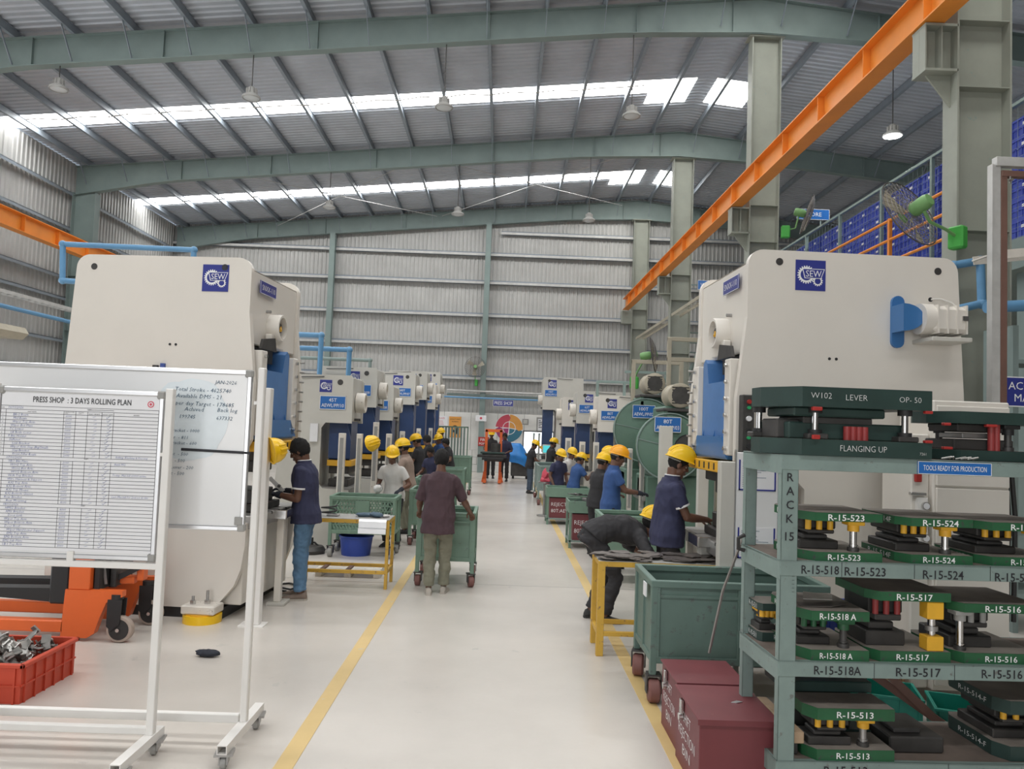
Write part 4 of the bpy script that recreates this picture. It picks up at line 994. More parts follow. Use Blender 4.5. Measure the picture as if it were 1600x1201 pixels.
# ================================================================== CARTS, TABLES, BINS
def caster(parent, x, y, ztop, r=.055, yawd=0, fork='dark_steel', wheel='wheel_red'):
    ca = math.radians(yawd); R = Matrix.Rotation(ca, 4, 'Z'); T = Matrix.Translation((x, y, 0)) @ R
    b = MB(); b.box(-.05, .05, -.05, .05, ztop-.012, ztop, fork, 0, T)
    for q in (-1, 1): b.box(q*r*.62-.004, q*r*.62+.004, -.045, .03, r*.8, ztop-.01, fork, 0, T)
    o = b.build('caster', parent)
    b = MB(); ax = R @ Vector((1, 0, 0)); c = T @ Vector((0, -.02, r))
    b.lathe([(0, -r*.5), (r*.85, -r*.5), (r, -r*.35), (r, r*.35), (r*.85, r*.5), (0, r*.5)], c, ax, wheel, 20); b.build('wheel', o)
    return o
def cart(label, x0, x1, y0, y1, zb, zt, k='cart_green', mesh=False, r=.06, front_panels=2, casters=True, contents=None, handle=False, wheel='wheel_red', group='green carts'):
    t = thing('cart', label, 'cart', ((x0+x1)/2, (y0+y1)/2, 0), 0, group); w = (x1-x0)/2; d = (y1-y0)/2; p = .025
    cz = 2*r+.03 if casters else 0
    b = None
    for sx in (-1, 1):
        for sy in (-1, 1):
            b = MB(); b.box(sx*(w-.003), sx*(w-.05), sy*(d-.003), sy*(d-.05), cz, zt-.004, k, .004); b.build('post', t)
    b = MB()
    for sy in (-1, 1): b.box(-w, w, sy*d, sy*(d-.045), zt-.05, zt, k, .005)
    for sx in (-1, 1):
        b.box(sx*(w+.002), sx*(w-.043), -d+.003, d-.003, zt-.049, zt+.001, k, .005)
    b.build('rim_frame', t)
    b = MB()
    for sy in (-1, 1): b.box(-w+.006, w-.006, sy*(d-.006), sy*(d-.04), zb, zb+.05, k, .004)
    for sx in (-1, 1): b.box(sx*(w-.008), sx*(w-.04), -d+.01, d-.01, zb+.001, zb+.049, k, .004)
    b.build('base_frame', t)
    b = MB(); b.box(-w+.02, w-.02, -d+.02, d-.02, zb+.01, zb+.03, k); b.build('floor_pan', t)
    for sy in (-1, 1):
        if mesh:
            b = MB(); n = int((2*w-.16)/.045)
            rows = 6
            for rI in range(rows):
                za = zb+.06+(zt-zb-.12)*rI/rows; zc = zb+.06+(zt-zb-.12)*(rI+1)/rows
                for i in range(n):
                    xa = -w+.08+.045*i; dz = .030 if rI % 2 else -.030
                    b.add([(xa, sy*(d-.014), za+.004), (xa+.027, sy*(d-.014), za+.004), (xa+.027+dz, sy*(d-.014), zc-.004), (xa+dz, sy*(d-.014), zc-.004)], [(0, 1, 2, 3)], k)
                b.box(-w+.04, w-.04, sy*(d-.018), sy*(d-.010), zc-.006, zc+.006, k)
            o = b.build('expanded_mesh', t); o['kind'] = 'stuff'
        else:
            b = MB(); b.box(-w+.03, w-.03, sy*(d-.02), sy*(d-.028), zb+.03, zt-.04, k); o = b.build('side_panel', t)
            b = MB()
            for i in range(front_panels+1):
                x = -w+.05+(2*w-.1)*i/front_panels; b.box(x-.018, x+.018, sy*(d-.004), sy*(d-.022), zb+.04, zt-.05, k, .003)
            b.box(-w+.05, w-.05, sy*(d-.008), sy*(d-.022), zt-.12, zt-.10, k)
            b.build('panel_rib', o)
    for sx in (-1, 1):
        b = MB(); b.box(sx*(w-.02), sx*(w-.028), -d+.03, d-.03, zb+.03, zt-.04, k); o = b.build('end_panel', t)
        b = MB(); b.box(sx*(w-.006), sx*(w-.022), -.015, .015, zb+.04, zt-.04, k); b.build('panel_rib', o)
    if casters:
        for sx in (-1, 1):
            for sy in (-1, 1): caster(t, sx*(w-.04), sy*(d-.05), cz, r, 8*sx-6*sy, wheel=wheel)
    if handle:
        b = MB(); b.tube([(-w+.03, -d-.0, zt-.02), (-w+.03, -d-.10, zt+.0), (w-.03, -d-.10, zt+.0), (w-.03, -d-.0, zt-.02)], .014, k, 8); b.build('handle', t)
    return t
cart('green cart being pushed down the aisle by the man in plum', -.985, -.275, 9.30, 10.15, .30, .88, handle=True, r=.065)
mc = cart('green cart with expanded mesh sides in front of the white-shirted man', -2.42, -1.47, 11.02, 11.62, .33, .86, mesh=True, r=.065, wheel='grey_pad')
b = MB(); b.box(-.10, .10, -.318, -.300, .64, .80, 'cart_green', .003); b.build('tag_plate', mc)
tt = cart('big dark green trolley with empty deep box beside the tool rack', 1.12, 2.42, 5.60, 6.30, .28, .87, 'trolley_green', front_panels=2, r=.085)
b = MB(); b.box(-.664, -.655, -.20, -.10, .72, .82, 'paper'); b.build('paper_tag', tt)
cart('dark green cart between the mesh cart and the cart pusher, behind them', -1.44, -.72, 12.3, 13.1, .32, .88, r=.06)
cart('green bench cart at the left row behind the pushed cart', -1.62, -.86, 14.6, 15.4, .34, .90, r=.06)
cart('green bench cart farther along the left row', -1.55, -.80, 17.4, 18.2, .34, .93, r=.06)
cart('tall green cart at the far end of the left row', -1.45, -.82, 21.2, 22.0, .34, 1.05, r=.06)
cart('green cart with open box beside the man in royal blue', 1.30, 2.22, 9.75, 10.5, .32, .86, r=.06)
cart('teal green narrow cart where the man in jeans works', .93, 1.45, 19.2, 21.3, .36, .98, 'rack_green', r=.07)
# blue tubs under the mesh cart and behind the pushed cart
def tub(label, x, y, r, h):
    t = thing('blue_tub', label, 'tub', (x, y, 0), 0, 'blue plastic tubs')
    b = MB(); b.lathe([(0, .012), (r*.84, .012), (r*.84, 0), (r*.86, 0), (r*.98, h-.03), (r, h), (r*.95, h), (r*.84, .02), (0, .02)], (0, 0, 0), (0, 0, 1), 'bin_blue', 28); b.build('bowl', t)
    b = MB(); b.tube([(r*1.0*math.cos(a), r*1.0*math.sin(a), h-.008) for a in [2*PI*i/28 for i in range(28)]], .013, 'bin_blue', 6, True); b.build('rim', t)
tub('blue plastic tub on the floor under the mesh cart', -2.06, 11.30, .24, .28)
tub('blue plastic tub on a pallet behind the pushed cart, left of the aisle', -1.22, 13.9, .20, .40)
# rejection bins on stands
def reject_bin(label, x, y, w, d, zt, first, group='rejection bin tables'):
    t = thing('rejection_table', label, 'table', (x, y, 0), 0, group)
    for sx in (0, 1):
        for sy in (0, 1):
            b = MB(); b.box(sx*(w-.04), sx*(w-.04)+.04, sy*(d-.04), sy*(d-.04)+.04, 0, zt-.18, 'cart_green', .003); b.build('leg', t)
    b = MB(); b.box(-.01, w+.01, -.01, d+.01, zt-.19, zt-.17, 'cart_green'); b.box(-.01, w+.01, -.012, .012, zt-.19, zt, 'cart_green', .004); b.box(-.01, w+.01, d-.012, d+.012, zt-.19, zt, 'cart_green', .004)
    for q in (0, w): b.box(q-.012, q+.012, -.01, d+.01, zt-.19, zt, 'cart_green', .004)
    b.build('tray', t)
    b = MB(); b.box(0, w, 0, d, .10, .13, 'rack_green', .004); b.build('lower_shelf', t)
    t2 = thing('rejection_bin', first, 'bin', (x+.06, y+.03, .13), 0, 'maroon rejection bins')
    ww, dd, hh = w-.12, d-.1, zt-.34
    b = MB(); b.box(0, ww, 0, .008, 0, hh, 'maroon'); b.box(0, ww, dd-.008, dd, 0, hh, 'maroon'); b.box(0, .008, .008, dd-.008, 0, hh, 'maroon'); b.box(ww-.008, ww, .008, dd-.008, 0, hh, 'maroon'); b.box(.008, ww-.008, .008, dd-.008, 0, .01, 'maroon'); b.box(-.006, ww+.006, -.006, .012, hh-.02, hh, 'maroon'); b.build('box', t2)
    b = MB(); b.text('REJECTION BIN', (ww/2, -.001, hh*.60), (1, 0, 0), (0, 0, 1), .10, 'sign_white', width=ww*.92, thin=-.01); b.build('lettering', t2); b = MB(); b.text('80T:AEWL/PP/10', (ww/2, -.001, hh*.28), (1, 0, 0), (0, 0, 1), .10, 'sign_white', width=ww*.92, thin=-.01)
    b.build('lettering', t2)
    return t
reject_bin('green stand with a maroon rejection bin, nearer of the two right of the aisle', 1.14, 12.55, .80, .62, .76, 'maroon bin lettered in white under the nearer green stand')
reject_bin('green stand with a maroon rejection bin, farther of the two right of the aisle', 0.95, 15.5, .86, .6, .74, 'maroon bin lettered in white under the farther green stand')

# flat dark blanks: one mesh each, irregular outline with thickness
def blank_mb(L, W, th, k, seed):
    rnd = random.Random(seed); n = 15; pts = []
    for i in range(n):
        a = 2*PI*i/n; rr = 1-.42*rnd.random(); pts.append((L/2*rr*math.cos(a), W/2*rr*math.sin(a)))
    b = MB(); b.prism(pts, lambda u, v, a: (u, v, a), 0, th, k); return b
blk = [blank_mb(.26, .17, .006, 'blank_steel', i).build('steel_blank') for i in range(4)]
rnd = random.Random(3)
bl = ['in front', 'in the middle', 'at the back']
for i in range(46):
    src = blk[i % 4]; o = src if i < 4 else src.copy()
    if i >= 4: COL.objects.link(o)
    a = .94+1.02*rnd.random(); c = 6.74+.34*rnd.random(); lay = i//12
    o.location = (a, c, .815+.008*lay+.004*rnd.random()); o.rotation_euler = (rnd.uniform(-.06, .06), rnd.uniform(-.06, .06), rnd.random()*6.28)
    tag(o, 'flat dark steel blank lying in the loose layer on the yellow table at right', 'blank', 'steel blanks on the yellow table')
# narrow dark blades heaped on the nearer rejection stand
bd = MB(); bd.prism([(-.16, -.02), (-.10, -.035), (.13, -.03), (.17, .0), (.12, .035), (-.13, .03)], lambda u, v, a: (u, v, a), 0, .008, 'dark_steel')
bd.box(-.02, .02, -.03, .03, .006, .018, 'steel'); bd0 = bd.build('steel_blank')
for i in range(34):
    o = bd0 if i == 0 else bd0.copy()
    if i: COL.objects.link(o)
    lay = i//8; o.location = (1.22+.64*rnd.random(), 12.63+.46*rnd.random(), .68+.05*lay); o.rotation_euler = (rnd.uniform(-.25, .25), rnd.uniform(-.25, .25), rnd.random()*6.28)
    tag(o, 'dark steel blade in the heap on the nearer rejection stand', 'blank', 'steel blades on the rejection stand')
# yellow tables
def yellow_table(label, x0, x1, y0, y1, zt, top='grey_pad', lw=.036):
    t = thing('yellow_table', label, 'table', (x0, y0, 0), 0, 'yellow steel tables'); w = x1-x0; d = y1-y0
    for sx in (0, 1):
        for sy in (0, 1):
            b = MB(); b.box(sx*(w-lw), sx*(w-lw)+lw, sy*(d-lw), sy*(d-lw)+lw, 0, zt-.005, 'table_yellow', .003); b.build('leg', t)
    b = MB()
    for sy in (0, 1): b.box(.003, w-.003, sy*(d-.045)+.002, sy*(d-.045)+.043, zt-.05, zt-.007, 'table_yellow', .003)
    for sx in (0, 1): b.box(sx*(w-.045)+.004, sx*(w-.045)+.041, .004, d-.004, zt-.049, zt-.009, 'table_yellow', .003)
    b.build('frame', t)
    b = MB()
    for sy in (0, 1): b.box(0.03, w-.03, sy*(d-.04)+.004, sy*(d-.04)+.036, .17, .21, 'table_yellow', .003)
    for sx in (0, 1): b.box(sx*(w-.04)+.004, sx*(w-.04)+.036, .03, d-.03, .171, .209, 'table_yellow', .003)
    b.build('lower_rail', t)
    b = MB(); b.box(.005, w-.005, .005, d-.005, zt-.008, zt, top, .002); b.build('table_top', t)
    return t
yellow_table('yellow steel table under the loose dark blanks, beside the dark green trolley', .875, 2.0, 6.70, 7.16, .812, lw=.062)
ty = yellow_table('yellow steel table with gloves on it, right of the man in jeans', -2.34, -1.27, 9.02, 9.50, .80)
b = MB()
for x_ in (.25, .55): b.box(x_, x_+.05, .03, .45, .165, .185, 'brown_steel')
b.build('lower_slat', ty)
# crumpled gloves and a folded aluminium tray on the table
def rag(name, label, cat, x, y, z, L, W, Hh, k, seed, rz=0.0):
    b = MB(); n = 18; m_ = 10; vs = []; fs = []
    for j in range(m_+1):
        for i in range(n):
            th = PI*j/m_; a = 2*PI*i/n; q = 1+.35*noise.noise(Vector((math.cos(a)*2, math.sin(a)*2, th*2+seed)))
            vs.append((L/2*math.sin(th)*math.cos(a)*q, W/2*math.sin(th)*math.sin(a)*q, max(0, Hh/2-Hh/2*math.cos(th)+Hh*.30*noise.noise(Vector((math.cos(a)*4, th*4, seed*2)))*math.sin(th))))
    for j in range(m_):
        for i in range(n): fs.append((j*n+i, j*n+(i+1) % n, (j+1)*n+(i+1) % n, (j+1)*n+i))
    b.add(vs, fs, k, True); o = b.build(name, loc=(x, y, z), ang=80); o.rotation_euler = (0, 0, rz); return tag(o, label, cat)
rag('work_glove', 'blue-grey work glove crumpled on the yellow table, left of the pair', 'glove', -1.60, 9.26, .80, .22, .13, .05, 'glove_blue', 1.2, .3)
rag('work_glove', 'blue-grey work glove crumpled on the yellow table, over the right one', 'glove', -1.46, 9.24, .80, .18, .12, .06, 'glove_blue', 4.7, -.5)
rag('rag', 'small white rag beside the gloves on the yellow table', 'cloth', -1.35, 9.26, .80, .10, .09, .035, 'cloth_white', 2.4)
rag('work_glove', 'dark navy glove lying alone on the grey floor', 'glove', -2.31, 6.34, 0, .20, .10, .055, 'glove_dark', 8.1, -.15)
rag('rag', 'dark blue cloth bundle in the throat of the right big press', 'cloth', 2.24, 6.95, 1.20, .26, .20, .10, 'cloth_navy', 5.5)
rag('rag', 'white cloth bundle held over the mesh cart edge', 'cloth', -1.83, 11.60, .87, .13, .10, .12, 'cloth_white', 7.7)
t = thing('sheet_metal_tray', 'folded bright aluminium sheet hanging off the front of the yellow table', 'tray', (-1.62, 9.0, .80))
b = MB(); b.prism([(.02, .004), (.0, .004), (-.02, -.02), (-.02, -.09), (-.05, -.10), (-.05, -.155), (-.046, -.158), (-.042, -.104), (-.012, -.094), (-.012, -.02), (.004, 0), (.02, 0)], lambda u, v, a: (a, u, v), .0, .32, 'aluminium'); b.build('folded_sheet', t)
t = thing('die_lifter', 'small coil of black cable and clamp on the left end of the yellow table', 'cable', (-2.02, 9.22, .80))
b = MB(); b.tube([(.09*math.cos(a), .06*math.sin(a), .012+.004*i) for i, a in enumerate([.45*i for i in range(30)])], .010, 'cable', 6); b.build('coil', t)
b = MB(); b.box(-.02, .12, -.05, .05, .0, .022, 'steel', .005); b.build('clamp', t)
b = thing('floor_motor', 'black pump with handle on the floor left of the blue tub', 'pump', (-2.72, 11.3, 0))
g = MB(); g.lathe([(0, 0), (.20, 0), (.22, .05), (.18, .10), (.06, .12), (0, .12)], (0, 0, 0), (0, 0, 1), 'dark_steel', 24); g.build('housing', b)
g = MB(); g.cyl((.02, 0, .12), (.02, 0, .22), .018, 'black', seg=8); g.tube([(-.16, 0, .08), (-.1, .0, .15), (.06, 0, .15), (.14, 0, .08)], .014, 'black', 6); g.build('handle', b)
# low pallets on the floor along the left row
def pallet(label, x, y, w, d, n=5):
    t = thing('pallet', label, 'pallet', (x, y, 0), 0, 'low pallets')
    for i in range(3):
        b = MB(); b.box(w*i/2-(.0 if i == 0 else .04*i), w*i/2-(.0 if i == 0 else .04*i)+.08, 0, d, 0, .07, 'white_worn'); b.build('runner', t)
    for i in range(n):
        b = MB(); b.box(0, w, d*i/n+.01, d*(i+1)/n-.01, .071, .09, 'white_worn', .003); b.build('slat', t)
pallet('pale low pallet on the floor under the blue tub behind the cart pusher', -1.55, 13.6, .70, .60)
pallet('pale low pallet under the yellow table, by the aisle line', -2.25, 9.65, .8, .5)

# work tables of the operators at the big presses
t = thing('operator_tray', 'silver steel tray on a bracket in front of the left-hand operator', 'tray', (-2.355, 8.02, 0))
b = MB(); b.box(0, .16, .0, .34, .94, .955, 'steel', .003); b.box(.15, .165, 0, .34, .91, .99, 'chrome', .003); b.box(.0, .16, -.01, .01, .90, .99, 'chrome', .003); b.build('tray', t)
b = MB(); b.box(.04, .11, .10, .18, .03, .94, 'press_white', .006); b.box(-.02, .17, .05, .28, 0, .03, 'press_grey', .004); b.build('pedestal', t)
t = thing('operator_tray', 'silver steel tray on a pedestal in front of the right-hand operator', 'tray', (1.80, 6.95, 0))
b = MB(); b.box(0, .16, .0, .34, .98, .995, 'steel', .003); b.box(-.01, .01, 0, .34, .92, 1.01, 'chrome', .003); b.box(.0, .16, -.01, .01, .92, 1.01, 'chrome', .003); b.build('tray', t)
b = MB(); b.box(.05, .15, .1, .24, .03, .98, 'press_grey', .006); b.box(-.02, .18, .04, .30, 0, .03, 'press_grey', .004); b.build('pedestal', t)
t = thing('handheld_part', 'narrow pale metal strip held up in the gloved hands of the man in jeans', 'tool', (-2.40, 8.38, 1.17))
b = MB(); b.beam((-.10, .02, .12), (.06, .0, -.02), .045, .010, 'bracket_steel', (0, 1, 0)); b.box(-.03, .0, -.01, .02, .02, .05, 'dark_steel', .004, Matrix.Rotation(.7, 4, 'Y')); b.build('strip', t)
# foot pedal cable loops
t = thing('foot_cable', 'black foot-switch cable looping on the floor behind the left operator', 'cable', (-2.62, 8.9, 0))
b = MB(); b.tube([(-.1, 0, .5), (.05, .02, .25), (.12, .0, .02), (.30, -.1, .015), (.38, .1, .015), (.20, .22, .015), (.0, .1, .015), (.05, -.12, .015), (.28, -.2, .015)], .012, 'cable', 6); b.build('cable', t)

# hard hats that hang on their own
def hat(label, x, y, z, rot):
    o = helmet_mb('helmet_yellow').build('hard_hat', loc=(x, y, z), ang=60); o.rotation_euler = rot; return tag(o, label, 'helmet', 'hung hard hats')
hat('yellow hard hat hanging on the white post of the left big press', -2.155, 7.25, 1.63, (math.radians(-10), math.radians(78), math.radians(20)))
hat('yellow hard hat hanging on a white post of the left row', -1.98, 11.66, 1.60, (math.radians(20), math.radians(70), 0))

# ------------------------------------------------ maroon lidded boxes
def maroon_box(label, x, y, w, d, h, txt, k=0):
    t = thing('lidded_box', label, 'box', (x, y, 0), 0, 'maroon lidded boxes')
    b = MB(); b.box(0, w, 0, d, 0, h-.012, 'maroon', .004); b.build('body', t)
    b = MB(); b.box(-.012, w+.012, -.012, d+.012, h-.012, h, 'maroon', .003); b.box(-.012, w+.012, -.013, -.009, h-.03, h, 'maroon'); b.build('lid', t)
    for i, ln in enumerate(txt):
        b = MB(); b.text(ln, (-.0015, d*.5, h*(.66-.22*i)), (0, -1, 0), (0, 0, 1), .085, 'sign_white', width=d*.70 if len(ln) > 5 else d*.32, thin=-.01); b.build('lettering', t)
    b = MB(); b.box(-.022, -.004, d*.62, d*.70, h-.10, h-.02, 'chrome', .003); b.cyl((-.03, d*.66, h-.12), (-.006, d*.66, h-.12), .022, 'chrome', seg=12)
    b.tube([(-.02, d*.66-.015, h-.10), (-.02, d*.66-.015, h-.07), (-.02, d*.66+.015, h-.07), (-.02, d*.66+.015, h-.10)], .004, 'steel', 6); b.build('padlock', t)
    return t
maroon_box('maroon steel box with rusty lid at front, nearest the camera', 1.115, 4.19, .42, .54, .42, ['SHIFT', 'REJECTION', 'BIN'])
mb = maroon_box('maroon steel box behind the nearest one, beside the green trolley', 1.135, 4.78, .42, .46, .42, ['SHIFT', 'REJECTION', 'BIN'])
t = thing('paper_scrap', 'small white foil scrap lying on the front maroon lid', 'scrap', (1.39, 4.46, .421)); b = MB(); b.prism([(-.03, -.012), (.0, -.02), (.04, .0), (.01, .016)], lambda u, v, a: (u, v, a+.01*abs(u)*10*.1), 0, .004, 'aluminium'); b.build('foil', t)
t = thing('broom_handle', 'grey thin pole leaning between the trolley and the rack', 'pole', (0, 0, 0)); b = MB(); b.tube([(1.47, 5.32, .45), (1.52, 5.2, .9), (1.58, 4.85, 1.42)], .010, 'steel', 6); b.build('pole', t)

# ------------------------------------------------ red crate of brackets, stacker
t = thing('red_crate', 'red plastic crate full of bright brackets at lower left', 'crate', (-3.97, 5.20, 0), 0)
w, d, h = .86, .64, .26
b = MB()
for (x0, x1, y0, y1) in ((0, w, 0, .012), (0, w, d-.012, d), (0, .012, .012, d-.012), (w-.012, w, .012, d-.012)): b.box(x0, x1, y0, y1, 0, h, 'red_crate')
b.box(.012, w-.012, .012, d-.012, 0, .012, 'red_crate'); b.build('walls', t)
b = MB(); b.box(-.02, w+.02, -.02, .004, h-.028, h, 'red_crate', .005); b.box(-.02, w+.02, d-.004, d+.02, h-.028, h, 'red_crate', .005); b.box(-.02, .004, -.02, d+.02, h-.028, h, 'red_crate', .005); b.box(w-.004, w+.02, -.02, d+.02, h-.028, h, 'red_crate', .005); b.build('rim', t)
b = MB()
for i in range(6):
    y_ = .04+i*(d-.08)/5; b.box(w, w+.012, y_-.006, y_+.006, 0, h-.03, 'red_crate')
    x_ = .04+i*(w-.08)/5; b.box(x_-.006, x_+.006, -.012, 0, 0, h-.03, 'red_crate')
b.box(w, w+.010, 0, d, .11, .122, 'red_crate'); b.box(0, w, -.010, 0, .11, .122, 'red_crate'); b.build('rib', t)
b = MB(); b.box(.60, .68, -.03, -.01, .15, .185, 'black', .006); b.build('latch', t)
br = MB()
br.prism([(-.07, -.03), (.0, -.045), (.05, -.03), (.075, .0), (.05, .035), (-.01, .03), (-.03, .05), (-.075, .02)], lambda u, v, a: (u, v, a+.9*u*u*4), 0, .006, 'bracket_steel')
br.box(-.075, -.065, -.025, .025, 0, .05, 'bracket_steel'); br.box(.03, .045, -.03, .03, 0, .035, 'bracket_steel'); br.cyl((.0, 0, .0), (.0, 0, .024), .018, 'bracket_steel', seg=10)
br0 = br.build('pressed_part')
rnd = random.Random(11)
for i in range(72):
    o = br0 if i == 0 else br0.copy()
    if i: COL.objects.link(o)
    x_, y_ = rnd.uniform(.10, w-.09), rnd.uniform(.09, d-.09); cen = 1-((x_-w/2)/(w/2))**2*.5-((y_-d/2)/(d/2))**2*.5
    o.location = (-3.97+x_, 5.20+y_, .13+.05*(i//30)+.05*cen+.02*rnd.random()); o.rotation_euler = (rnd.uniform(-.7, .7), rnd.uniform(-.7, .7), rnd.random()*6.28)
    s_ = rnd.uniform(.9, 1.25); o.scale = (s_, s_, s_)
    tag(o, 'small pressed steel bracket in the heap inside the red crate', 'bracket', 'brackets in the red crate')

t = thing('pallet_stacker', 'orange and black hand pallet stacker with two swivel wheels behind the whiteboards', 'stacker', (-3.54, 6.62, 0))
b = MB(); b.prism([(-.12, .03), (.10, .03), (.16, .07), (.20, .20), (.25, .33), (.33, .37), (.38, .38), (.38, .43), (-.10, .43)], lambda u, v, a: (u, a, v), .0, .07, 'stacker_orange'); b.build('side_plate', t)
b = MB(); b.prism([(-.12, .03), (.10, .03), (.16, .07), (.20, .20), (.25, .33), (.33, .37), (.38, .38), (.38, .43), (-.10, .43)], lambda u, v, a: (u, a, v), .62, .69, 'stacker_orange'); b.build('side_plate', t)
b = MB(); b.box(-.08, .10, .003, .067, .431, 1.47, 'stacker_orange', .006); b.build('mast', t)
b = MB(); b.box(-.08, .10, .623, .687, .431, 1.47, 'stacker_orange', .006); b.build('mast', t)
b = MB(); b.box(-.08, .10, .0, .69, 1.48, 1.55, 'stacker_orange', .006); b.build('crosshead', t)
b = MB(); b.box(.11, .16, .05, .64, .42, 1.4, 'black', .006); b.box(.17, .22, .2, .5, .42, 1.3, 'dark_steel', .006); b.build('inner_mast', t)
b = MB(); b.cyl((.15, .30, .40), (.15, .30, 1.25), .035, 'dark_steel', seg=12); b.cyl((.15, .30, 1.0), (.15, .30, 1.45), .022, 'chrome', seg=10); b.build('hydraulic_ram', t)
b = MB(); b.box(-.25, -.085, .02, .67, .30, .90, 'black', .015); b.cyl((-.24, .0, .86), (-.24, .69, .86), .05, 'black', seg=14); b.cyl((-.24, -.01, .86), (-.24, .0, .86), .03, 'chrome', seg=12); b.build('fork_carriage', t)
for y_ in (.08, .47):
    b = MB(); b.prism([(-.20, .42), (-.20, .30), (-1.25, .36), (-1.25, .40)], lambda u, v, a: (u, a, v), y_, y_+.14, 'black'); b.build('fork', t)
for y_ in (0, .60):
    b = MB(); b.box(-1.35, -.10, y_, y_+.09, .07, .17, 'stacker_orange', .01); o = b.build('leg_beam', t)
    b = MB(); b.cyl((-1.25, y_+.01, .045), (-1.25, y_+.08, .045), .045, 'wheel_tread', seg=16); b.build('wheel', o)
for y_ in (-.02, .55):
    b = MB(); b.cyl((.33, y_+.05, .36), (.33, y_+.05, .40), .05, 'black', seg=14); b.prism([(.27, .36), (.39, .36), (.38, .16), (.31, .10), (.27, .14)], lambda u, v, a: (u, a, v), y_, y_+.012, 'black'); b.prism([(.27, .36), (.39, .36), (.38, .16), (.31, .10), (.27, .14)], lambda u, v, a: (u, a, v), y_+.088, y_+.10, 'black'); o = b.build('swivel_fork', t)
    b = MB(); b.lathe([(0, .015), (.085, .015), (.105, .02), (.11, .03), (.11, .07), (.105, .08), (.085, .085), (0, .085)], (.37, y_, .11), (0, 1, 0), 'wheel_tread', 28); b.lathe([(0, .012), (.085, .012), (.085, .088), (0, .088)], (.37, y_, .11), (0, 1, 0), 'rubber', 24); b.cyl((.37, y_-.012, .11), (.37, y_+.11, .11), .016, 'chrome', seg=10); b.build('wheel', o)
b = MB(); b.box(.10, .34, .28, .36, .43, .50, 'stacker_orange', .01); b.box(.36, .42, .28, .38, .46, .60, 'stacker_orange', .01); b.beam((.12, .26, .44), (.42, .26, .60), .03, .045, 'black'); b.tube([(.38, .30, .58), (.44, .30, .62), (.50, .30, .63)], .012, 'steel', 6); b.build('brake_pedal', t)
b = MB(); b.beam((.13, .1, .80), (.18, .12, .46), .02, .012, 'steel', (0, 1, 0)); b.build('release_lever', t)
# ================================================================== WHITEBOARDS
def frame_board(t, x0, x1, z0, z1, name='board', k='board_white', smear=None):
    b = MB(); b.box(x0+.02, x1-.02, -.008, .008, z0+.02, z1-.02, k); o = b.build(name, t)
    b = MB()
    b.box(x0, x1, -.016, .014, z1-.028, z1, 'aluminium', .005); b.box(x0, x1, -.016, .014, z0, z0+.028, 'aluminium', .005)
    b.box(x0, x0+.028, -.016, .014, z0, z1, 'aluminium', .005); b.box(x1-.028, x1, -.016, .014, z0, z1, 'aluminium', .005)
    b.build('board_frame', t)
    b = MB()
    for x in (x0, x1-.04):
        for z in (z0, z1-.04): b = MB(); b.box(x-.004, x+.044, -.02, .018, z-.004, z+.044, 'grey_pad', .008); b.build('corner_cap', t)
    return o
def base_leg(t, x, ya, yc, z=.085):
    b = MB(); w = .028
    for (x0, x1, z0, z1) in ((x-w, x+w, z+.045, z+.05), (x-w, x+w, z, z+.005), (x-w, x-w+.005, z+.005, z+.045), (x+w-.005, x+w, z+.005, z+.045)): b.box(x0, x1, ya, yc, z0, z1, 'white_paint')
    b.build('base_bar', t)
    for y_ in (ya+.05, yc-.05): caster(t, x, y_, z, .034, 10, 'steel', 'grey_pad')
t = thing('whiteboard', 'front mobile whiteboard with the printed 3-day rolling plan sheet', 'whiteboard', (-2.915, 4.47, 0), 0, 'mobile whiteboards')
W_ = .985
for x_ in (-.02, W_+.005):
    b = MB(); b.box(x_-.022, x_+.022, -.0225, .0225, .13, 2.09, 'white_paint', .004); b.build('upright', t)
    base_leg(t, x_, -.40, .12)
b = MB(); b.box(-.02, W_, -.02, .02, .135, .175, 'white_paint', .004); b.build('lower_rail', t)
b = MB(); b.box(-.02, W_, -.022, .022, 1.055, 1.09, 'white_paint', .004); b.build('bottom_rail', t)
b = MB(); b.box(W_-.03, W_+.0, -.02, .02, 1.70, 1.72, 'white_paint'); b.box(.46, .50, -.02, .012, 1.085, 1.145, 'white_paint', .003); b.build('bracket', t)
frame_board(t, .0, W_-.025, 1.10, 2.07)
# printed sheet
SX0, SX1, SZ0, SZ1 = .026, W_-.052, 1.14, 2.035
b = MB(); b.box(SX0, SX1, -.0105, -.0085, SZ0, SZ1, 'paper'); sheet = b.build('plan_sheet', t)
b = MB(); YS = -.0115
def hline(x0, x1, z, w=.0011): b.add([(x0, YS, z-w), (x1, YS, z-w), (x1, YS, z+w), (x0, YS, z+w)], [(0, 1, 2, 3)], 'ink_black')
def vline(x, z0, z1, w=.0011): b.add([(x-w, YS, z0), (x+w, YS, z0), (x+w, YS, z1), (x-w, YS, z1)], [(0, 1, 2, 3)], 'ink_black')
SH = SZ1-SZ0; SW = SX1-SX0
cols = [.0, .035, .40, .475, .55, .64, .715]
cx_ = [SX0+SW*c for c in cols]
top = SZ1-.075; rows = 39; rh = (top-SZ0-.02)/rows
zr = [top-rh*i for i in range(rows+1)]
for i, z in enumerate(zr): hline(SX0, SX1, z)
hline(cx_[4], cx_[6], top-rh*.5)
for j, x in enumerate(cx_):
    for (a, c) in ((1, 14), (15, 27), (28, 39)):
        vline(x, zr[c], zr[a])
vline(SX1-.001, zr[-1], zr[0]); vline(SX0+.001, zr[-1], SZ1)
b.build('ruled_line', sheet)['kind'] = 'stuff'
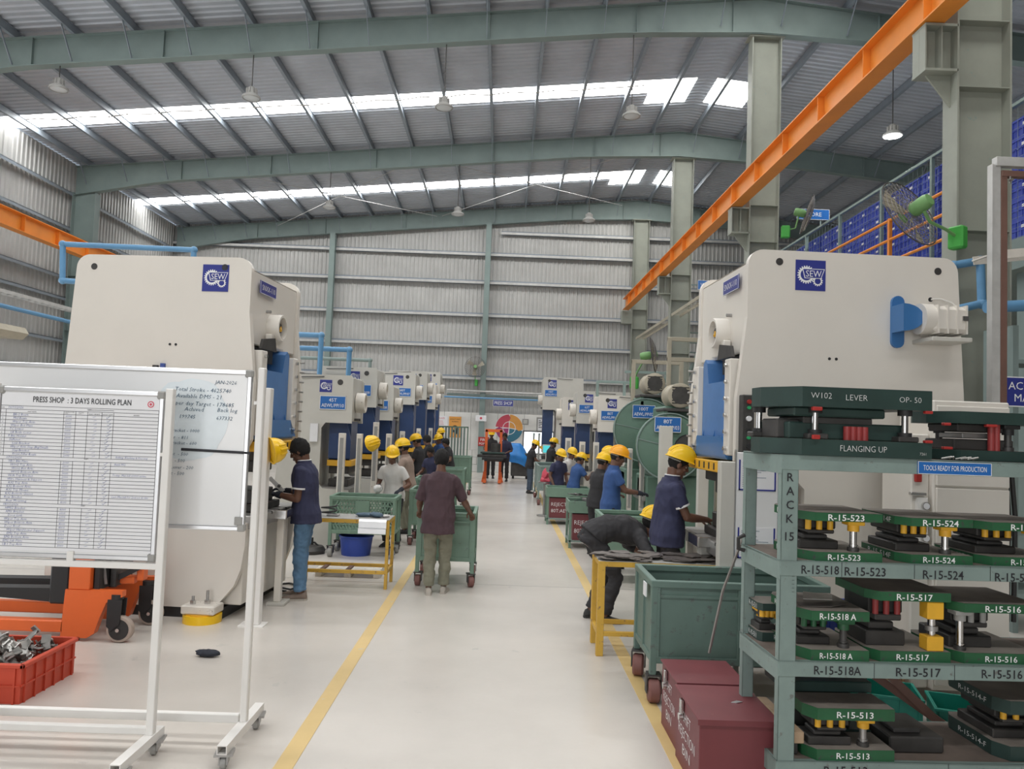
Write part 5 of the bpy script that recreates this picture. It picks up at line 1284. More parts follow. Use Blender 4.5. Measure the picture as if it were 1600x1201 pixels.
b = MB(); b.text('PRESS SHOP  : 3 DAYS ROLLING PLAN', ((SX0+SX1)/2+.01, YS, SZ1-.050), (1, 0, 0), (0, 0, 1), .046, 'ink_black', width=SW*.62, thin=.006)
b.text('PART NAME', (SX0+SW*.2, YS, zr[2]+.006), (1, 0, 0), (0, 0, 1), .009, 'ink_black'); b.text('SHIFT', (SX0+SW*.56, YS, zr[1]+.008), (1, 0, 0), (0, 0, 1), .009, 'ink_black')
for c_, s_ in ((.437, 'PRODUCTION\nQTY'), (.51, 'ACTUAL\nQTY')): b.text(s_, (SX0+SW*c_, YS, zr[2]+.012), (1, 0, 0), (0, 0, 1), .008, 'ink_black')
b.text('DAY SHIFT', (SX0+SW*.594, YS, zr[2]+.004), (1, 0, 0), (0, 0, 1), .009, 'ink_black', width=SW*.07); b.text('NIGHT SHIFT', (SX0+SW*.678, YS, zr[2]+.004), (1, 0, 0), (0, 0, 1), .009, 'ink_black', width=SW*.065)
b.text('REMARK', (SX0+SW*.86, YS, zr[2]+.006), (1, 0, 0), (0, 0, 1), .009, 'ink_black')
b.text('DATE', (SX0+.012, YS, zr[1]+.006), (1, 0, 0), (0, 0, 1), .008, 'ink_black')
for (a, c) in ((14.8, 'SHIFT'), (27.8, 'SHIFT')): b.text(c, (SX0+SW*.56, YS, top-rh*a+.008), (1, 0, 0), (0, 0, 1), .010, 'ink_black')
for i in range(12): b.text(str(i+1), (SX0+SW*.017, YS, zr[3+i]+.006), (1, 0, 0), (0, 0, 1), .011, 'ink_black', res=1)
for i in range(11): b.text(str(i+1), (SX0+SW*.012, YS, zr[16+i]+.006), (1, 0, 0), (0, 0, 1), .011, 'ink_black', res=1)
b.build('printed_lettering', sheet)['kind'] = 'stuff'
b = MB()
N1 = ['BK-2 Beam', 'Mid Beam', 'Wiper Top Arm', 'Wiper Bot Plate', 'TC Lower', 'LR Both Cover', 'F Bkt Holder', 'Stiffener', 'Link Bracket', 'Wiper Arm Stay (Big/Small)', 'Stay Bracket', 'Front Pillar Beam']
N2 = ['YBO Bkt Plate', 'W102 Top Arm', 'W102 Bot Arm', 'W102 Bottom Arm', 'W/A Top Bracket', 'Wire Harness & Support', 'K32 Top Arm', 'K32 Bottom Arm', 'K32 Top Mount', 'K32 Bottom Gusset', 'Rear Bracket', 'Rear Mounting']
N3 = ['HMS2 Bracket', 'XM1 Bracket', 'Door Link', 'Wiper Top Arm', 'Wiper Bottom Arm', 'Door Roof', 'Wiper Hand Lever Support', 'EM2 Top Arm', 'EM2 Bottom Arm', 'EM2 Sub Plate', 'I.B.1 Top Arm', 'I.B. Mounting Arm']
rnd = random.Random(5)
def ink(txt, fx, row, sz=.0195, k='ink_blue', al='LEFT'): b.text(txt, (SX0+SW*fx, YS-.0003, zr[row]+.0055), (1, 0, 0), (.18, 0, 1), sz, k, al, thin=-.012, res=1)
ink('16/01/2026', .05, 1); ink('17/01/2026', .06, 15); ink('18/01/2026', .06, 28)
for nn, r0 in ((N1, 3), (N2, 16), (N3, 29)):
    for i, tx in enumerate(nn):
        if r0+i > rows: break
        ink(tx, .06+.035*rnd.random(), r0+i)
        ink(rnd.choice(['5000', '2000', '3000', '1000', '4000', '6000']), .413, r0+i, .018)
        x = SX0+SW*(.66+.02*rnd.random()); z = zr[r0+i]+.006
        b.tube([(x, YS, z+.005), (x+.006, YS, z), (x+.022, YS, z+.013)], .0009, 'ink_blue', 3)
        b.tube([(x-SW*.085, YS, z+.004), (x-SW*.065, YS, z+.008)], .0007, 'ink_blue', 3)
ink('Balling, Blanking & Piercing', .745, 14, .017); ink('Bank M/2', .74, 16, .017); ink('Today  Mat bill 60009 arrive', .73, 19, .017); ink('Last Mat bill for 2nd set & nlm', .735, 25, .017)
b.build('handwriting', sheet)['kind'] = 'stuff'
b = MB(); b.cyl((SX1-.05, YS+.001, SZ1-.04), (SX1-.05, YS, SZ1-.04), .019, 'poster_red', seg=22); b.cyl((SX1-.05, YS, SZ1-.04), (SX1-.05, YS-.0005, SZ1-.04), .013, 'paper', seg=20); b.cyl((SX1-.05, YS, SZ1-.04), (SX1-.05, YS-.0008, SZ1-.04), .008, 'poster_red', seg=8); b.build('round_emblem', sheet)

t = thing('whiteboard', 'rear mobile whiteboard with handwritten production figures', 'whiteboard', (-3.333, 4.70, 0), 0, 'mobile whiteboards')
W_ = 1.85
for x_ in (-.02, W_+.008):
    b = MB(); b.box(x_-.021, x_+.021, -.0225, .0225, .13, 2.245, 'white_paint', .006); b.build('upright', t)
    base_leg(t, x_, -.36, .30)
b = MB(); b.box(-.02, W_-.02, -.02, .02, .125, .175, 'white_paint', .004); b.build('lower_rail', t)
frame_board(t, 0, W_-.05, 1.255, 2.225)
b = MB(); b.box(W_-.03, W_-.01, -.02, .02, 2.02, 2.04, 'white_paint'); b.box(W_-.11, W_-.06, -.02, -.01, 1.29, 1.34, 'grey_pad', .004); b.build('bracket', t)
b = MB(); b.add([(1.43+.24*math.cos(q)*(1+.18*noise.noise(Vector((math.cos(q)*2, math.sin(q)*2, 4)))), -.0095, 1.915+.25*math.sin(q)*(1+.18*noise.noise(Vector((math.cos(q)*2, math.sin(q)*2, 1))))) for q in [2*PI*i/40 for i in range(40)]], [tuple(range(40))], 'board_smear'); b.build('wiped_smear', t)
b = MB()
def hw(tx, x, z, sz=.040):
    b = MB(); b.text(tx, (x, -.0105, z+.072), (1, 0, -.012), (.2, 0, 1), sz*.90, 'ink_teal', 'LEFT', thin=-.006, res=1); b.build('handwritten_line', t)
hw('JAN-2026', 1.575, 2.065, .036); hw('Total Stroke - 4625740', 1.335, 2.015); hw('Available DMS - 21', 1.345, 1.975); hw('per day Target - 178685', 1.345, 1.930); hw('MFA', 1.245, 1.895, .03); hw('Achived', 1.40, 1.895); hw('Back log', 1.60, 1.895); hw('199745', 1.375, 1.850, .037); hw('637332', 1.595, 1.847, .037)
hw('P.', 1.235, 1.805, .03); hw('GBO2 Bracket - 1000', 1.235, 1.768, .033); hw('LH Lever  - 811', 1.245, 1.725, .033); hw('P.KHV Bracket - 600', 1.235, 1.692, .033)
hw('V2 Bracket  - 500', 1.225, 1.625, .033); hw('V2 Lever   - 500', 1.225, 1.585, .033); hw('Stopper - Lever - 200', 1.215, 1.545, .033); hw('LTV Packet - 500', 1.215, 1.508, .033)
b = MB(); b.box(1.36, 1.78, -.016, -.009, 1.723, 1.739, 'ink_black', .002, Matrix.Rotation(.02, 4, 'Y') @ Matrix.Translation((0, 0, .03))); b.build('magnetic_strip', t)

# ================================================================== TOOL RACK AND DIE SETS
RK = thing('tool_rack', 'green steel rack number 15 at right with labelled shelves of die sets', 'rack', (1.475, 4.03, 0), math.radians(2.0))
RW_, RD_ = 2.3, .58
for x_ in (0, RW_-.09):
    for y_ in (0, RD_-.05):
        pw = .09 if y_ == 0 else .066
        b = MB(); b.box(x_, x_+pw, y_, y_+.006, 0, 1.845, 'rack_green', .002); b.box(x_, x_+.006, y_, y_+.05, 0, 1.845, 'rack_green', .002); b.box(x_+pw-.006, x_+pw, y_, y_+.05, 0, 1.845, 'rack_green', .002); b.build('post', RK)
shelf_z = [.28, .785, 1.30, 1.85]
for i, z in enumerate(shelf_z):
    b = MB(); b.box(.0, RW_, -.004, .004, z-.078, z, 'rack_green', .002); b.box(0, RW_, -.004, .03, z-.006, z, 'rack_green'); b.build('front_beam', RK)
    b = MB(); b.box(0, RW_, RD_-.004, RD_+.004, z-.078, z, 'rack_green', .002); b.build('rear_beam', RK)
    for x_ in (-.004, RW_):
        b = MB(); b.box(x_, x_+.006, 0, RD_, z-.10, z-.002, 'rack_green', .002); b.box(x_, x_+.03, 0, RD_, z-.01, z-.002, 'rack_green'); b.build('side_beam', RK)
    b = MB(); b.box(.01, RW_-.01, .006, RD_-.006, z-.008, z-.001, 'shelf_rust'); b.build('shelf_plate', RK)
# painted codes on the beams
def code(tx, x, z, sz=.052, k='ink_black', w=None, par=RK, y=-.0055, seps=()):
    b = MB(); b.text(tx, (x, y, z), (1, 0, 0), (0, 0, 1), sz, k, width=w, thin=.004); return b.build('painted_code', par)
for tx, x, z, w in (('R-15-518', .21, 1.236, .20), ('R-15-523', .45, 1.233, .22), ('R-15-524', .87, 1.228, .22), ('R-15-525', 1.26, 1.225, .22), ('R-15-518A', .31, .722, .25), ('R-15-517', .74, .722, .24), ('R-15-516', 1.19, .722, .22), ('R-15-513', .36, .215, .23), ('R-15-514', 1.20, .215, .23)):
    b = MB(); b.text(tx, (x, -.0045, z), (1, 0, 0), (0, 0, 1), .062, 'ink_black', width=w, thin=.012); b.build('painted_code', RK)
for x, z0_, z1_ in ((.325, 1.225, 1.30), (.715, 1.225, 1.30), (1.125, 1.225, 1.30), (.505, .708, .785), (.935, .708, .785), (.905, .205, .28)):
    b = MB(); b.box(x-.0015, x+.0015, -.0052, -.0045, z0_, z1_, 'ink_black'); b.build('painted_divider', RK)
for i, ch in enumerate(['R', 'A', 'C', 'K', '15']): b = MB(); b.text(ch, (.045, -.0015, 1.712-.072*i-(.02 if i == 4 else 0)), (1, 0, 0), (0, 0, 1), .062, 'ink_black', thin=.01); b.build('painted_letter', RK)
b = MB()
for i in range(5): b.text('1', (.075, -.0015, 1.14+.02*i), (0, 0, 1), (-1, 0, 0), .02, 'ink_black')
b.build('painted_code', RK)
sign_mb((.925, -.0045, 1.808), (1, 0, 0), (0, 0, 1), .40, .066, ['TOOLS READY FOR PRODUCTION'], 'blue_sign').build('shelf_sign', RK)
b = MB(); b.tube([(-.012, .50, 1.36+.0), (-.05, .50, 1.34), (-.05, .50, 1.28), (-.012, .50, 1.27)], .012, 'rubber', 6); b.build('hook', RK)
def RL(x, y, z):
    c, s = math.cos(math.radians(2)), math.sin(math.radians(2)); return (1.475+x*c-y*s, 4.03+x*s+y*c, z)
def die_set(label, x, y, z, w, d, zb, zt0, zt1, txt=None, pinx=(.70, .30),  k='die_green', pins=('chrome', 'yellow_bar'), side=None, rz=0.0, toff=0.0, tw=None, block='die_steel', chamf=.05, btxt=None, red=False, bk=None, blocks=True):
    """bottom plate z..z+zb, top plate z+zt0..z+zt1, guide posts between them"""
    t = thing('die_set', label, 'die set', RL(x, y, z), math.radians(2)+rz, 'die sets on the tool rack'); tw = tw or w; bk = bk or k
    def plate(w_, z0, z1, o=0.0):
        b = MB(); c = chamf; pts = [(o, c*1.6), (o+c, 0), (o+w_, 0), (o+w_, d), (o+c*.5, d), (o, d-c)]
        b.prism(pts, lambda u, v, a: (u, v, a), z0, z1, k)
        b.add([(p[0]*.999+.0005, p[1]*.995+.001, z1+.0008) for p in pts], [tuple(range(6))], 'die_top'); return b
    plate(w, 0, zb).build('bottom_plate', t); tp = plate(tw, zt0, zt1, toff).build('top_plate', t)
    for px_, py_ in ((w*(pinx[0] or 0), .06), (w*pinx[1], d-.08)) if pins else ():
        if py_ == .06 and pinx[0] is None: continue
        b = MB(); b.cyl((px_, py_, zb), (px_, py_, zb+.022), .030, 'dark_steel', seg=14); b.cyl((px_, py_, zb+.022), (px_, py_, zt0-.05), .0185, pins[0], seg=14); b.cyl((px_, py_, zb+.03), (px_, py_, zb+.036), .024, pins[0], seg=14); b.build('guide_post', t)
        b = MB(); b.cyl((px_, py_, zt0-.055), (px_, py_, zt0), .030, pins[1], seg=14); b.box(px_-.045, px_+.045, py_-.04, py_+.04, zt0-.022, zt0, pins[1], .003); b.build('bushing', t)
    if blocks:
        b = MB(); b.box(w*.06, w*.56, d*.22, d*.85, zb, zb+(zt0-zb)*.30, block, .006); b.box(w*.14, w*.46, d*.3, d*.8, zb+(zt0-zb)*.30, zb+(zt0-zb)*.46, 'dark_steel', .006); b.build('lower_block', t)
        b = MB(); b.box(w*.10, w*.54, d*.25, d*.85, zt0-(zt0-zb)*.34, zt0, block, .006); b.box(w*.16, w*.5, d*.2, d*.8, zt0-(zt0-zb)*.48, zt0-(zt0-zb)*.34, 'dark_steel', .006)
        for q in range(3): b.cyl((w*(.16+.14*q), d*.2, zt0-(zt0-zb)*.34), (w*(.16+.14*q), d*.2, zt0), .016, 'red_brown' if red else pins[1] if pins else 'dark_steel', seg=10)
        b.build('upper_block', t)
    parts_ = []
    if txt:
        b = MB(); parts_.append(b); b.text(txt, (toff+tw*.54, -.001, (zt0+zt1)/2-.017), (1, 0, 0), (0, 0, 1), .045, 'sign_white', width=min(.195, tw*.6), thin=.012)
    if btxt or txt:
        b = MB(); parts_.append(b); b.text(btxt or txt, (w*.52, -.001, zb/2-.017), (1, 0, 0), (0, 0, 1), .043, 'sign_white', width=min(.175, w*.6), thin=.012)
    if side:
        b = MB(); parts_.append(b); b.text(side, (toff-.001, d*.48, (zt0+zt1)/2-.015), (0, -1, 0), (0, 0, 1), .040, 'sign_white', width=min(.24, d*.6), thin=-.004); b = MB(); parts_.append(b); b.text(side, (-.001, d*.48, zb/2-.015), (0, -1, 0), (0, 0, 1), .040, 'sign_white', width=min(.24, d*.6), thin=-.004)
    for b in parts_: b.build('painted_code', t)
    return t
# upper open shelf
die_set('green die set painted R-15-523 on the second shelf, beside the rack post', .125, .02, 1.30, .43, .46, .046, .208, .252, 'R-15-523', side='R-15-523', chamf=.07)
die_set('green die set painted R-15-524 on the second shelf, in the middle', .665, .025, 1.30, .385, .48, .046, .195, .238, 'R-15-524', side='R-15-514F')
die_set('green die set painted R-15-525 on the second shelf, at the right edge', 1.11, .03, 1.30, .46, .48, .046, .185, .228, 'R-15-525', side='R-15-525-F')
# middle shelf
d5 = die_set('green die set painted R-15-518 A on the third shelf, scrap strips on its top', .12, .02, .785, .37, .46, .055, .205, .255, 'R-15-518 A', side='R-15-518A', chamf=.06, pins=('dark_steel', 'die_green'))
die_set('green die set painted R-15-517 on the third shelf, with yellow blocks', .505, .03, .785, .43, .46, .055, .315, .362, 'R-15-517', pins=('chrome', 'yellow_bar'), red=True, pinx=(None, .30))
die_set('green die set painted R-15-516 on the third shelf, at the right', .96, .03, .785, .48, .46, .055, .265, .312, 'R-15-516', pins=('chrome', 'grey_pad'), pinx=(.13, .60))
die_set('small dark die set at the back left of the third shelf', -.0+.03, .36, .785, .20, .20, .05, .17, .21, None, side='R-15-511', chamf=.02, k='die_dark_green')
t = thing('scrap_strip', 'curled grey sheet strips on top of the R-15-518 A die set', 'scrap', RL(.16, .10, 1.042), .1)
b = MB(); b.prism([(0, 0), (.16, -.02), (.28, .03), (.25, .09), (.10, .07), (.02, .10)], lambda u, v, a: (u, v, a+.15*u*u), 0, .004, 'blank_steel'); b.build('strip', t)
b = MB(); b.prism([(.05, .08), (.20, .05), (.26, .16), (.12, .22)], lambda u, v, a: (u, v, a+.02+.1*abs(v-.1)), 0, .004, 'bracket_steel'); b.build('strip', t)
b = thing('spacer_block', 'yellow steel block standing at the right of the R-15-517 die set', 'block', RL(.812, .035, .842), math.radians(2)); g = MB(); g.box(0, .09, .0, .08, 0, .075, 'yellow_bar', .004); g.build('lower_half', b); g = MB(); g.box(.0, .09, .0, .08, .165, .256, 'yellow_bar', .004); g.cyl((.045, .04, .075), (.045, .04, .165), .02, 'chrome', seg=14); g.cyl((.045, .04, .10), (.045, .04, .125), .032, 'steel', seg=14); g.build('upper_half', b)
# bottom shelf
die_set('green die set painted R-15-513 on the bottom shelf, plate bare on top', .165, .01, .28, .46, .24, .056, .205, .265, 'R-15-513', pins=('steel', 'yellow_bar'), btxt='R-15-513')
die_set('dark die set marked 514-F at the right end of the bottom shelf', 1.22, .04, .28, .50, .50, .075, .24, .31, None, side='R-15-514-F', k='die_dark_green')
t = thing('die_set', 'dark unmarked die set behind the R-15-513 one on the bottom shelf', 'die set', RL(.14, .27, .28), math.radians(2), 'die sets on the tool rack')
b = MB(); b.box(0, .50, 0, .28, 0, .06, 'die_dark_green', .006); b.build('bottom_plate', t); b = MB(); b.box(0, .50, 0, .28, .26, .32, 'die_dark_green', .006); b.build('top_plate', t); b = MB(); b.box(.08, .4, .04, .24, .06, .26, 'die_steel', .006); b.build('block', t)
t = thing('timber', 'pale square timber lying on the bottom shelf behind the front post', 'timber', RL(.095, .03, .28), math.radians(2)); b = MB(); b.box(0, .06, .0, .52, .075, .135, 'wood', .004); b.build('beam', t); b = MB(); b.box(-.01, .05, .05, .5, .0, .075, 'dark_steel', .005); b.build('packing', t)
t = thing('die_block', 'dark square steel block in the middle of the bottom shelf', 'block', RL(.66, .12, .28), math.radians(2)); b = MB(); b.box(0, .30, 0, .36, 0, .085, 'die_steel', .008); b.box(.05, .2, .05, .3, .085, .11, 'dark_steel', .006); b.build('block', t)
# top of the rack
t = die_set('big dark green flanging die on top of the rack, chalked W102 LEVER OP-50', -.045, -.02, 1.852, .84, .50, .085, .255, .36, None, k='die_dark_green', chamf=.14, pins=None, blocks=False)
for tx_, x_, z_, s_, w_ in (('W102', .24, .30, .045, None), ('LEVER', .43, .295, .045, None), ('OP- 50', .72, .295, .042, None), ('FLANGING UP', .47, .027, .046, .25), ('7261', .79, .02, .02, None)):
    b = MB(); b.text(tx_, (x_, -.0015, z_), (1, 0, 0), (0, 0, 1), s_, 'sign_white', thin=-.02, width=w_); b.build('chalk_writing', t)
b = MB(); b.box(.10, .74, .08, .44, .085, .175, 'die_dark_green', .008); b.box(.06, .22, .14, .36, .085, .19, 'dark_steel', .008); b.build('lower_block', t)
b = MB(); b.box(.12, .62, .06, .44, .205, .255, 'die_dark_green', .008); b.box(.18, .56, .08, .42, .165, .205, 'dark_steel', .006); b.build('upper_block', t)
b = MB()
for x_ in (.405, .437, .469, .50): b = MB(); b.cyl((x_, .05, .085), (x_, .05, .158), .019, 'red_brown', seg=12); b.build('spring', t)
for px_, py_ in ((.235, .06), (.72, .05), (.06, .40)):
    b = MB(); b.box(px_-.055, px_+.055, py_-.045, py_+.045, .085, .115, 'dark_steel', .006); b.cyl((px_, py_, .115), (px_, py_, .135), .035, 'black', seg=14); b.cyl((px_, py_, .135), (px_, py_, .235), .017, 'chrome', seg=16); b.cyl((px_, py_, .225), (px_, py_, .255), .036, 'black', seg=14); b.build('pillar', t)
for q in ((.19, .23, -.02, .0, .085, .108), (.19, .24, -.02, .01, .235, .255), (.80, .84, -.01, .02, .24, .255), (.80, .84, -.01, .02, .085, .10)):
    b = MB(); b.box(*q, 'red_paint', .003); b.build('stop_block', t)
t = die_set('dark green die set on the rack top, at the right edge of the picture', .93, .10, 1.852, .58, .40, .055, .20, .265, None, k='die_dark_green', chamf=.10, pins=('dark_steel', 'black'), blocks=False)
b = MB(); b.box(.10, .44, .06, .34, .055, .115, 'die_steel', .006); b.box(.16, .38, .08, .3, .12, .15, 'steel', .004); b.box(.12, .44, .06, .34, .155, .20, 'die_steel', .006); b.build('block', t)
b = MB()
for x_ in (.20, .23): b.cyl((x_+.09, .03, .055), (x_+.09, .03, .20), .018, 'red_brown', seg=12)
b.build('spacer_tube', t)
for q in ((.0, .04, -.01, .02, .185, .20), (.24, .30, -.01, .02, .185, .20), (.0, .05, -.01, .02, .055, .07)):
    b = MB(); b.box(*q, 'red_paint', .003); b.build('stop_block', t)
rnd = random.Random(21)
t = thing('steel_swarf', 'few bits of bent wire and swarf on the rack top between the two dies', 'scrap', RL(.84, .02, 1.852), 0)
for i in range(5):
    b = MB(); x_ = rnd.random()*.22; b.tube([(x_, .01, .006), (x_+.05, .0, .018), (x_+.09*rnd.random(), .04, .006)], .004, 'steel', 5); b.build('wire', t)
# things on the floor behind the rack
def open_crate(label, x, y, z, w, d, h, k, rz=0.0, group='plastic crates behind the rack'):
    t = thing('plastic_crate', label, 'crate', (x, y, z), rz, group)
    b = MB(); b.box(0, w, 0, .008, 0, h, k); b.box(0, w, d-.008, d, 0, h, k); b.box(0, .008, .008, d-.008, 0, h, k); b.box(w-.008, w, .008, d-.008, 0, h, k); b.box(.008, w-.008, .008, d-.008, 0, .01, k); b.build('walls', t)
    b = MB(); b.box(-.012, w+.012, -.012, .0, h-.02, h, k, .003); b.box(-.012, w+.012, d, d+.012, h-.02, h, k, .003); b.box(-.012, 0, 0, d, h-.02, h, k, .003); b.box(w, w+.012, 0, d, h-.02, h, k, .003)
    for i in range(5): b.box(.02+i*(w-.05)/4, .03+i*(w-.05)/4, -.010, 0, 0, h-.02, k)
    b.build('rib', t); return t
open_crate('teal plastic crate on the floor seen under the rack, left one', 2.40, 5.35, 0, .50, .36, .22, 'crate_teal', -.3)
open_crate('teal plastic crate on the floor seen under the rack, right one', 2.92, 5.12, 0, .52, .36, .20, 'crate_teal', -.35)
open_crate('brown cardboard coloured box between the two teal crates', 2.62, 5.75, 0, .45, .3, .32, 'cardboard', .1)
open_crate('blue plastic bin behind the R-15-518 A die set', 2.15, 5.15, .62, .25, .2, .22, 'bin_blue', 0)
t = thing('crate_stand', 'dark steel stand carrying the blue bin behind the rack', 'stand', (2.10, 5.10, 0)); b = MB(); b.box(0, .35, 0, .3, .58, .615, 'dark_steel', .005); b.build('top', t)
for x_ in (0, .31):
    for y_ in (0, .26): b = MB(); b.box(x_, x_+.04, y_, y_+.04, 0, .58, 'dark_steel'); b.build('leg', t)
t = thing('channel_pile', 'two brown steel channels leaning behind the rack under the middle shelf', 'steel', (2.35, 4.95, 0)); b = MB(); b.beam((0, .1, .62), (.62, .0, .05), .06, .05, 'brown_steel'); b.build('channel', t); b = MB(); b.beam((.0, .2, .50), (.70, .1, .04), .06, .05, 'brown_steel'); b.build('channel', t)

# notice board at the right press with two framed charts
t = thing('notice_board', 'white notice board with two navy-framed charts at the right big press', 'notice board', (1.93, 6.30, 0))
b = MB(); b.box(0, .345, 0, .02, .60, 1.80, 'board_white', .004); b.box(-.012, .0, -.004, .024, .58, 1.82, 'aluminium'); b.box(.345, .357, -.004, .024, .58, 1.82, 'aluminium'); b.box(.02, .06, .03, .06, 0, 1.7, 'press_grey'); b.box(.28, .32, .03, .06, 0, 1.7, 'press_grey'); b.build('board', t)
for z0_, z1_ in ((1.49, 1.74), (.94, 1.19)):
    b = MB(); b.box(.02, .325, -.004, -.001, z0_, z1_, 'paper'); o = b.build('chart', t)
    b = MB()
    for (x0, x1, a, c) in ((.02, .032, z0_, z1_), (.313, .325, z0_, z1_), (.02, .325, z0_, z0_+.012)): b.box(x0, x1, -.008, -.003, a, c, 'navy_sign')
    b.build('navy_border', o)
    b = MB(); rnd = random.Random(int(z0_*100))
    for i in range(14): zz = z1_-.03-.0145*i; b.box(.05, .05+.05+.18*rnd.random(), -.0046, -.004, zz, zz+.004, 'ink_teal')
    b.build('printed_rows', o)

# ================================================================== FANS, LAMPS, SIGNS
def wall_fan(label, loc, r, rz, tilt, arm):
    t = thing('wall_fan', label, 'fan', loc, rz, 'industrial wall fans')
    Rm = Matrix.Rotation(tilt, 4, 'X')
    def TT(b): b.v = [tuple(Rm @ Vector(p)) for p in b.v]; return b
    b = MB()
    for k in range(1, 8):
        rr = r*k/7; 
        for yy, f in ((-.09, 1), (.02, 1)):
            y_ = yy*(1-(k/7)**3)-.03
            b.tube([(rr*math.cos(a), y_, rr*math.sin(a)) for a in [2*PI*i/32 for i in range(32)]], .004 if k < 7 else .008, 'fan_wire', 4, True)
    for i in range(32):
        a = 2*PI*i/32
        for yy in (-.09, .02): b.tube([(q*r*math.cos(a), yy*(1-q**3)-.03, q*r*math.sin(a)) for q in (.12, .5, .8, 1)], .003, 'fan_wire', 4)
    TT(b).build('guard', t)
    b = MB(); b.cyl((0, -.13, 0), (0, -.115, 0), r*.16, 'fan_green', seg=18); TT(b).build('badge', t)
    b = MB()
    for i in range(3):
        a0 = 2*PI*i/3; pts = []
        for j in range(7):
            for q in (0, 1):
                rr = r*(.14+.76*j/6); a = a0+(.55*q)+.25*j/6; pts.append((rr*math.cos(a), -.055+.045*(q-.5), rr*math.sin(a)))
        b.add(pts, [(2*j, 2*j+1, 2*j+3, 2*j+2) for j in range(6)], 'frame_tan', True)
    TT(b).build('blade', t)
    b = MB(); b.lathe([(0, .0), (.06, .0), (.085, .03), (.085, .18), (.07, .23), (0, .24)], (0, 0, 0), (0, 1, 0), 'fan_green', 20); TT(b).build('motor', t)
    b = MB(); b.tube([Rm @ Vector((0, .12, -.08))] + [Vector(p) for p in arm], .018, 'fan_green', 8); b.build('arm', t)
    e = arm[-1]; b = MB(); b.box(e[0]-.06, e[0]+.06, e[1]-.10, e[1]+.08, e[2]-.13, e[2]+.13, 'box_green', .02); b.build('switch_box', t)
    return t
wall_fan('large round wall fan with green motor beside the nearest column at right', (4.56, 8.55, 4.54), .43, math.radians(-152), math.radians(24), [(-.08, .16, -.14), (-.32, .20, -.2), (-.50, .23, -.27)])
wall_fan('small wall fan seen edge-on at the second column, near the STORE sign', (6.22, 15.9, 6.62), .42, math.radians(78), math.radians(16), [(.0, .2, -.3), (-.10, .36, -.36), (-.1, .42, -.40)])
wall_fan('wall fan facing the aisle on the slim back-wall column', (-1.18, 31.0, 4.25), .42, math.radians(0), math.radians(-10), [(0, .22, -.2), (0, .26, -.5), (.05, .30, -.62)])
wall_fan('wall fan among the white pipe frames above the flywheel presses', (3.1, 16.2, 3.55), .38, math.radians(75), math.radians(-10), [(0, .2, -.2), (0, .3, -.4), (0, .35, -.6)])

def bay_lamp(label, x, y, z, on=False):
    t = thing('bay_lamp', label, 'lamp', (x, y, z), 0, 'hanging bay lamps')
    zt = (raf_bot(x) if abs(min(FRAMES, key=lambda f: abs(f-y))-y) < .3 else roof_z(x)-.2)-z
    b = MB(); b.cyl((0, 0, .2), (0, 0, zt), .012, 'dark_steel', seg=6); b.build('cord', t)
    b = MB(); b.lathe([(.0, .24), (.05, .24), (.09, .20), (.095, .10), (.19, .03), (.20, .0), (.19, -.02), (.175, -.02), (.17, .0), (0, .02)], (0, 0, 0), (0, 0, 1), 'grey_pad', 24)
    for i in range(10):
        a = 2*PI*i/10; b.box(-.004, .004, .05, .12, .08, .20, 'grey_pad', 0, Matrix.Rotation(a, 4, 'Z'))
    b.build('housing', t)
    b = MB(); b.lathe([(0, -.045), (.10, -.038), (.165, -.012), (.165, .0), (0, .0)], (0, 0, 0), (0, 0, 1), 'lamp_on' if on else 'lamp_lens', 24); b.build('lens', t)
    if on:
        l = bpy.data.lights.new('bay_lamp_light', 'POINT'); l.energy = 160; l.shadow_soft_size = .18; l.color = (.95, .98, 1)
        o = bpy.data.objects.new('bay_lamp_light', l); COL.objects.link(o); o.location = (x, y, z-.3)
    return t
for i, (x_, z_, lb) in enumerate(((-9.82, 8.82, 'leftmost'), (-5.68, 8.80, 'second from left'), (-1.52, 8.76, 'third from left'), (2.55, 8.74, 'fourth from left'))):
    bay_lamp('unlit round bay lamp hanging from the first rafter, %s of four' % lb, x_, 16.3, z_)
for i, (x_, z_, lb) in enumerate(((-5.72, 8.60, 'left'), (-1.66, 8.55, 'middle'), (2.50, 8.52, 'right'))):
    bay_lamp('unlit round bay lamp hanging from the second rafter, %s one of three' % lb, x_, 24.0, z_)
bay_lamp('lit round bay lamp glowing at upper right, the only one switched on', 8.25, 16.3, 8.55, True)

def hung_sign(label, x, y, z, w, h, lines, k='blue_sign', chain=.0, size=None, legs=None, arm=None):
    t = thing('sign', label, 'sign', (x, y, z)); sign_mb((0, 0, 0), (1, 0, 0), (0, 0, 1), w, h, lines, k, size=size).build('panel', t)
    if legs:
        b = MB(); b.beam((legs[1], .02, h/2), (legs[1], .02, -h/2-.16), .03, .02, 'rack_green'); b.build('bracket', t)
    if arm:
        b = MB(); b.box(arm, 0, .01, .04, -.02, .02, 'steel_green'); b.build('bracket', t)
    if chain:
        b = MB()
        for q in (-w*.4, w*.4): b.cyl((q, 0, h/2), (q, 0, h/2+chain), .006, 'steel', seg=5)
        b.build('hanger', t)
    return t
hung_sign('blue STORE sign on the fence rail behind the small fan at the second column', 6.82, 17.0, 6.945, .74, .24, ['STORE'], size=.13, legs=(.30, .18))
hung_sign('blue WELDING SHOP sign behind the right big press', 6.66, 24.0, 6.60, 1.32, .30, ['WELDING SHOP'], size=.17, arm=-.88)
hung_sign('navy PRESS SHOP sign hanging before the back wall over the aisle', .0, 31.08, 2.84, .82, .26, ['PRESS SHOP'], 'navy_sign', chain=.06, size=.2)
